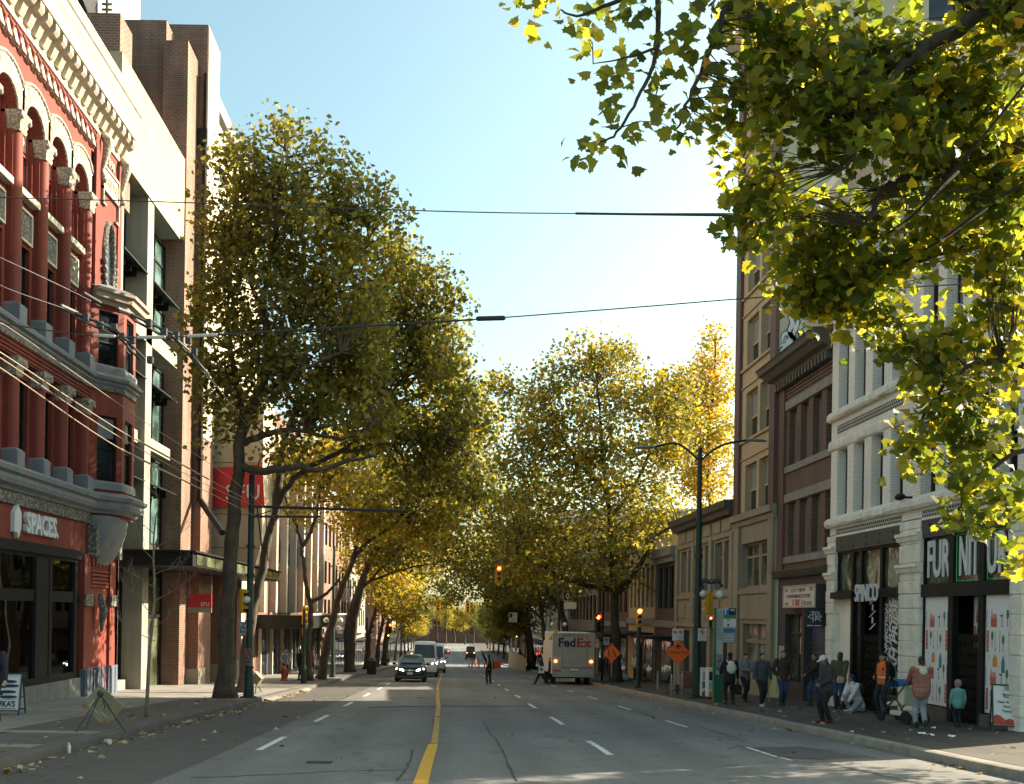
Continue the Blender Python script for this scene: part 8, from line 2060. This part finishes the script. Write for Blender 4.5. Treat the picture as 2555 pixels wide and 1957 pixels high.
tree('plane_tree', 'large green and gold plane tree on the right pavement beside the delivery truck', R1, bl + [B(Y, 1690, 960, 60, 70, 2.2), B(Y, 1700, 1060, 55, 80, 2.2), B(Y, 1250, 960, 50, 40, 2)], 28000, .25, SH_FAR, LM, .45, .17, 31, M_barkd, 'street trees on the right pavement', 300, spray=14, sprad=.4, gap=.35)
Y = 66.0; p = onY(Y, 1770, 1300)
R0 = [([(p.x, Y, zr(Y)), (p.x, Y, 0), onY(Y, 1775, 1300), onY(Y, 1765, 1150), onY(Y, 1780, 960), onY(Y, 1787, 830)], .35, .05), ([onY(Y, 1770, 1180), onY(Y, 1720, 1080), onY(Y, 1715, 1000)], .15, .04)]
bl = [B(Y, 1785, 840, 30, 40, 1.4, .8), B(Y, 1775, 915, 55, 55, 1.8), B(Y, 1735, 960, 50, 50, 1.8, .7), B(Y, 1800, 1000, 50, 80, 2.2), B(Y, 1730, 1060, 65, 70, 2.2), B(Y, 1790, 1120, 60, 80, 2.4), B(Y, 1710, 1160, 60, 70, 2.2), B(Y, 1770, 1220, 70, 60, 2.4)]
tree('plane_tree', 'orange gold tree rising behind the low tan building, next to the tall tan one', R0, bl + [B(Y, 1690, 1000, 60, 70, 2.2), B(Y, 1660, 1090, 60, 80, 2.2)], 10000, .27, SH_FAR, LM, .7, .14, 32, M_bark, None, 80)
Y = 76.0; b = Vector((9.6, Y, zr(Y) + .13))
R2 = [([b, onY(Y, 1412, 1590), onY(Y, 1398, 1520), onY(Y, 1370, 1480), onY(Y, 1330, 1420), onY(Y, 1300, 1340)], .36, .08), ([onY(Y, 1398, 1520), onY(Y, 1420, 1440), onY(Y, 1430, 1380)], .2, .06)]
bl = [B(Y, 1300, 1440, 90, 60, 3), B(Y, 1400, 1470, 80, 40, 2.5, .7), B(Y, 1260, 1380, 80, 70, 3), B(Y, 1340, 1340, 90, 80, 3), B(Y, 1270, 1270, 70, 70, 3), B(Y, 1350, 1230, 80, 70, 3), B(Y, 1230, 1470, 50, 40, 2, .6)]
tree('plane_tree', 'dark plane tree behind the delivery truck, leaning towards the road', R2, bl, 7500, .28, SH_FAR, LM, .3, .13, 33, M_barkd, 'street trees on the right pavement', 70)
# ---- farther trees: one of each kind, then copies with labels of their own
def farblobs(X, Y, h, R_, dx, seed):
    r_ = random.Random(seed); z0 = zr(Y) + h; out = []
    for i in range(9):
        a = r_.uniform(0, 6.28); q = r_.uniform(0, .6) * R_
        out.append((Vector((X + dx + q * math.cos(a), Y + q * math.sin(a), z0 - R_ * r_.uniform(.2, 1.9))), (R_ * .55, R_ * .55, R_ * r_.uniform(.3, .45)), 1.0))
    return out
def fartree(X, Y, h, R_, dx, seed, label, tm, n=5000, ls=.34, grp=None):
    z = zr(Y) + .13; t = z + h
    limbs = [([(X, Y, z), (X + dx * .15, Y, z + h * .25), (X + dx * .5, Y, z + h * .5), (X + dx * .8, Y, z + h * .75), (X + dx, Y, t - .5)], .3, .05),
             ([(X + dx * .3, Y, z + h * .35), (X + dx - 1.5, Y + .5, z + h * .55), (X + dx - 2.2, Y, z + h * .72)], .14, .04), ([(X + dx * .3, Y, z + h * .38), (X + dx + 1.6, Y - .5, z + h * .6), (X + dx + 2.2, Y, z + h * .75)], .14, .04)]
    return tree('plane_tree', label, limbs, farblobs(X, Y, h, R_, dx, seed), n, ls, SH_FAR, LM, tm, .14, seed, M_bark, grp, 50, spray=10, sprad=.5, gap=.12)
Y = 76.0; b = Vector((-7.9, Y, zr(Y) + .13))
L6 = [([b, onY(Y, 870, 1560), onY(Y, 900, 1460), onY(Y, 950, 1350), onY(Y, 1030, 1240), onY(Y, 1110, 1120), onY(Y, 1170, 1000)], .4, .05), ([onY(Y, 940, 1370), onY(Y, 1040, 1340), onY(Y, 1140, 1300), onY(Y, 1200, 1260)], .18, .04), ([onY(Y, 900, 1460), onY(Y, 1010, 1420), onY(Y, 1120, 1400)], .14, .04)]
bl = [B(Y, 1200, 985, 40, 50, 2, .8), B(Y, 1140, 990, 60, 70, 2.5), B(Y, 1200, 1070, 60, 70, 2.5), B(Y, 1110, 1090, 80, 80, 3), B(Y, 1190, 1170, 75, 80, 3), B(Y, 1100, 1190, 90, 80, 3), B(Y, 1210, 1260, 60, 55, 2.5), B(Y, 1120, 1280, 90, 60, 3), B(Y, 1190, 1340, 60, 45, 2.5), B(Y, 1090, 1360, 90, 50, 3), B(Y, 1000, 1390, 90, 45, 3), B(Y, 1160, 1420, 60, 40, 2.5, .7)]
tree('plane_tree', 'wide plane tree on the left reaching over the road towards the hanging red signal', L6, bl, 14000, .28, SH_FAR, LM, .46, .17, 25, M_bark, 'street trees on the left pavement', 140, spray=13, sprad=.45, gap=.2)
Y = 104.0; b = Vector((9.3, Y, zr(Y) + .13))
L7 = [([b, onY(Y, 1320, 1570), onY(Y, 1290, 1500), onY(Y, 1240, 1440), onY(Y, 1190, 1400)], .35, .06), ([onY(Y, 1300, 1520), onY(Y, 1310, 1430), onY(Y, 1300, 1360)], .2, .05)]
bl = [B(Y, 1180, 1400, 60, 50, 3), B(Y, 1240, 1420, 60, 50, 3), B(Y, 1200, 1470, 60, 30, 2.5, .8), B(Y, 1270, 1480, 60, 35, 2.5), B(Y, 1300, 1400, 60, 60, 3), B(Y, 1240, 1350, 60, 50, 3), B(Y, 1150, 1450, 45, 35, 2.5, .8), B(Y, 1130, 1495, 40, 25, 2, .6)]
tree('plane_tree', 'green and yellow plane tree on the right behind the hanging lane sign', L7, bl, 8000, .32, SH_FAR, LM, .45, .17, 34, M_barkd, 'street trees on the right pavement', 80, spray=12, sprad=.5, gap=.15)
Y = 114.0; b = Vector((-7.8, Y, zr(Y) + .13))
L8 = [([b, onY(Y, 965, 1570), onY(Y, 985, 1510), onY(Y, 1020, 1450), onY(Y, 1050, 1390)], .33, .06), ([onY(Y, 985, 1510), onY(Y, 1040, 1480), onY(Y, 1090, 1460)], .16, .05)]
bl = [B(Y, 1000, 1440, 70, 45, 3), B(Y, 1070, 1420, 60, 50, 3), B(Y, 1060, 1345, 60, 55, 3), B(Y, 1110, 1475, 45, 30, 3, .8), B(Y, 960, 1475, 50, 35, 3), B(Y, 1120, 1380, 50, 50, 3), B(Y, 1000, 1360, 60, 50, 3)]
tree('plane_tree', 'gold leaved plane tree on the left above the two vans', L8, bl, 7000, .33, SH_FAR, LM, .62, .15, 26, M_bark, 'street trees on the left pavement', 60, spray=12, sprad=.5, gap=.15)
GL, GR = 'street trees on the left pavement', 'street trees on the right pavement'
ta = fartree(-7.9, 76, 17.5, 4.6, 2.6, 41, 'tall golden plane tree on the left, third beyond the leaning one', .52, 6500, .3, GL)
tb = fartree(-7.8, 90, 14.5, 4.6, 2.2, 42, 'golden plane tree on the left above the white van', .64, 6000, .32, GL)
tc = fartree(9.6, 92, 14.5, 4.4, -1.6, 43, 'dark green plane tree on the right over the hoarding', .3, 6000, .32, GR)
te = fartree(9.2, 106, 13, 4.2, -1.8, 44, 'dull green plane tree on the right next to the far crossing', .36, 5500, .34, GR)
def cp(t, x, y, rz, s, lab):
    o = copy_tree(t); o.location = (x, y, zr(y) + .13); o.rotation_euler = (0, 0, rz); o.scale = (s, s, s); o['label'] = lab
    return o
cp(tb, -7.9, 104, .4, .95, 'golden plane tree on the left between the van tree and the far crossing')
cp(ta, -8.0, 120, -.5, .8, 'smaller gold tree on the left just before the far crossing')
cp(tc, 9.4, 122, .6, .9, 'dark plane tree on the right at the far crossing')
far_l = ['first left tree past the far crossing', 'second left tree past the far crossing', 'third left tree past the far crossing', 'fourth left tree past the far crossing', 'fifth left tree past the far crossing', 'sixth left tree past the far crossing']
for i, lab in enumerate(far_l): cp((ta, tb)[i % 2], -9.5 - .3 * i, 168 + 26 * i, i * 1.3, .8, lab + ', yellowish crown')
far_r = ['first right tree past the far crossing', 'second right tree past the far crossing', 'third right tree past the far crossing', 'fourth right tree past the far crossing', 'fifth right tree past the far crossing', 'sixth right tree past the far crossing']
for i, lab in enumerate(far_r): cp((tc, te)[i % 2], 11 + .3 * i, 166 + 27 * i, i * 1.7, .85, lab + ', dark crown')
for i, (x, y, s_) in enumerate(((-22, 400, 1.5), (-13, 425, 1.3), (-5, 432, 1.2), (3, 428, 1.25), (11, 415, 1.3), (20, 400, 1.5), (-17, 375, 1.2), (-8.5, 392, 1.1), (-1, 400, 1.15), (7, 392, 1.1), (15, 372, 1.25))): cp((tb, tc, ta)[i % 3], x, y, i, s_, ('first', 'second', 'third', 'fourth', 'fifth', 'sixth')[i % 6] + (' tree from the left before the end building' if i < 6 else ' tree from the left in the row nearer than the end building trees'))

# ---- the big tree at the near right corner, trunk just outside the picture
b = (9.7, 9.6, zr(9.6) + .13); tp = Vector((9.5, 10.0, 3.2))
F = [([b, (9.65, 9.7, .8), tuple(tp), (8.9, 10.4, 5.6), (7.9, 10.6, 7.6), (6.6, 10.4, 9.6), (5.6, 10, 11.5)], .36, .06),
     ([tuple(tp), onY(10.6, 2900, 360), onY(11, 2555, 365), onY(11.2, 2400, 385), onY(11.2, 2280, 440), onY(11, 2200, 480), onY(10.8, 2160, 560)], .15, .022),
     ([(8.9, 10.4, 5.6), onY(10.5, 2600, 60), onY(10.5, 2360, 95), onY(10.5, 2280, 140), onY(10.4, 2200, 230), onY(10.3, 2165, 300), onY(10.2, 2110, 420)], .12, .02),
     ([tuple(tp), onY(12, 2800, 640), onY(12.2, 2480, 560), onY(12.4, 2300, 640), onY(12.5, 2150, 740), onY(12.6, 2020, 800)], .11, .015),
     ([tuple(tp), (10.8, 12.5, 4.2), (12.4, 15.5, 5.2), (14.4, 18, 6.2)], .13, .03),
     ([tuple(tp), onY(11.5, 2800, 1000), onY(11.6, 2500, 900), onY(11.8, 2360, 960), onY(12, 2280, 1080)], .07, .012), ([tuple(tp), onY(11.2, 2800, 1150), onY(11.3, 2560, 1120), onY(11.4, 2450, 1200), onY(11.5, 2390, 1270)], .06, .012),
     ([(7.9, 10.6, 7.6), onY(10.4, 2000, -200), onY(10, 1830, -60), onY(9.8, 1800, 60), onY(9.7, 1740, 200), onY(9.6, 1690, 320)], .07, .01), ([onY(10, 1830, -60), onY(9.8, 1660, -40), onY(9.6, 1640, 120), onY(9.5, 1600, 230), onY(9.5, 1540, 330), onY(9.5, 1490, 360)], .04, .008),
     ([onY(9.8, 1660, -40), onY(9.6, 1520, 10), onY(9.6, 1440, 40), onY(9.6, 1390, 20)], .03, .006), ([onY(9.6, 1640, 120), onY(9.5, 1560, 145), onY(9.5, 1480, 160)], .018, .004)]
bl = [B(9.6, 1560, 20, 110, 45, .45, .45), B(9.6, 1475, 60, 60, 40, .3, .45), B(9.6, 1640, 95, 60, 60, .4, .45), B(9.5, 1545, 190, 50, 35, .25, .5), B(9.5, 1505, 352, 52, 24, .2, .65), B(9.5, 1570, 300, 40, 36, .25, .5), B(9.6, 1665, 215, 35, 45, .25, .5), B(9.7, 1690, 330, 45, 32, .25, .5), B(9.7, 1745, 60, 60, 80, .45, .5), B(9.7, 1720, 170, 40, 50, .3, .5), B(9.6, 1335, 0, 22, 14, .12, .35),
      B(10.2, 1880, 60, 110, 90, .7), B(10.2, 1990, 160, 130, 120, .8), B(10.3, 1900, 290, 110, 90, .7), B(10.3, 1860, 250, 70, 90, .6, .8), B(10.5, 2080, 330, 160, 130, .9), B(10.5, 2140, 90, 170, 120, 1), B(10.8, 2300, 120, 170, 140, 1.1), B(11, 2450, 180, 170, 180, 1.2),
      B(10.8, 2260, 330, 150, 130, 1), B(11.2, 2440, 400, 150, 140, 1.1), B(11, 1950, 470, 130, 90, .8), B(11, 1850, 590, 65, 45, .4, .8), B(11.5, 2120, 520, 140, 90, .9), B(11.8, 2020, 620, 130, 80, .8), B(12, 2200, 680, 160, 100, 1), B(12, 2380, 620, 150, 120, 1.1), B(12.3, 2060, 760, 120, 60, .6),
      B(12.4, 1960, 720, 70, 45, .4, .8), B(12.4, 2160, 800, 110, 55, .6, .9), B(12, 2480, 740, 110, 110, .9), B(11.8, 2330, 850, 120, 60, .6), B(11.6, 2460, 900, 110, 80, .8), B(11.8, 2320, 960, 70, 60, .4, .8), B(11.8, 2390, 1040, 90, 60, .5), B(12, 2290, 1130, 60, 50, .35, .9), B(11.5, 2490, 1080, 80, 80, .6),
      B(11.3, 2430, 1210, 80, 45, .4, .9), B(11.3, 2510, 1260, 60, 60, .4, .9), B(11.2, 2400, 1330, 55, 40, .3, .7), B(11, 2560, 1390, 40, 40, .3, .8), B(11, 2540, 500, 90, 150, .9), B(10.5, 2540, 40, 120, 120, 1),
      (Vector((6.5, 10.5, 10.6)), (2.2, 2.0, 1.0), .5), (Vector((9.5, 10.5, 11.2)), (2.4, 2.2, 1.2), .5), (Vector((4.2, 9.8, 11.2)), (1.8, 1.8, .8), .5), (Vector((9.5, 6.5, 9.5)), (2.2, 1.8, 1.4), .35),
      (Vector((14.3, 16.7, 5.6)), (2.6, .5, 2.6), .35), (Vector((14.6, 18.1, 6.2)), (2.6, .45, 2.8), .35), (Vector((14.8, 19.4, 6.4)), (2.4, .4, 2.6), .35), (Vector((14, 15.2, 5.2)), (2.4, .4, 2.2), .35)]  # thin leaf clumps out of view, added to cast shade bands on the road
bl = [(c, (r[0], r[1] * .6, r[2]), d) for c, r, d in bl]
tree('plane_tree', 'near green and yellow plane tree whose branches hang into the upper right of the view', F, bl, 25000, .145, SH_NEAR, LMn, .42, .18, 51, M_barkd, GR, 2200, spray=10, sprad=.16, gap=.45, fold=.5, droop=.8, tr=(.010, .0025))

# ---- the bare sapling by the left kerb
p = onG(365, 1790, .15); Y = p.y; rs = random.Random(9)
sap = thing('sapling', 'thin bare young tree in the left pavement strip', 'tree', p)
m = MB()
m.tube(smoothpts([p, onY(Y, 372, 1640), onY(Y, 385, 1500), onY(Y, 383, 1380), onY(Y, 388, 1290)], 5, .008, rs), [.05 - .0017 * i for i in range(21)], 8)
m.build('trunk', M_barks, sap, smooth=180)
m = MB()
def twig(a, d, L, r, lev):
    pts = [a]; q = a
    for k in range(5):
        d = (d + Vector((rs.uniform(-.25, .25), rs.uniform(-.25, .25), rs.uniform(-.05, .22)))).normalized(); q = q + d * L / 5; pts.append(q)
    m.tube(pts, [r * (1 - .16 * k) for k in range(6)], 4, caps=False)
    if lev:
        for k in range(2, 6):
            for s_ in range(2 if lev > 1 else 1):
                e = (d + Vector((rs.uniform(-1, 1), rs.uniform(-.8, .8), rs.uniform(-.1, .8)))).normalized()
                twig(pts[k], e, L * rs.uniform(.3, .5), r * .5, lev - 1)
for i in range(9):
    z = i / 9
    a = onY(Y, 386, 1600 - 300 * z); s_ = 1 if i % 2 else -1
    twig(a, Vector((s_ * 1.0, rs.uniform(-.5, .5), .55)), rs.uniform(.75, 1.25), .012, 2)
twig(onY(Y, 388, 1292), Vector((.1, 0, 1)), .9, .012, 2)
m.build('branches', M_barks, sap)
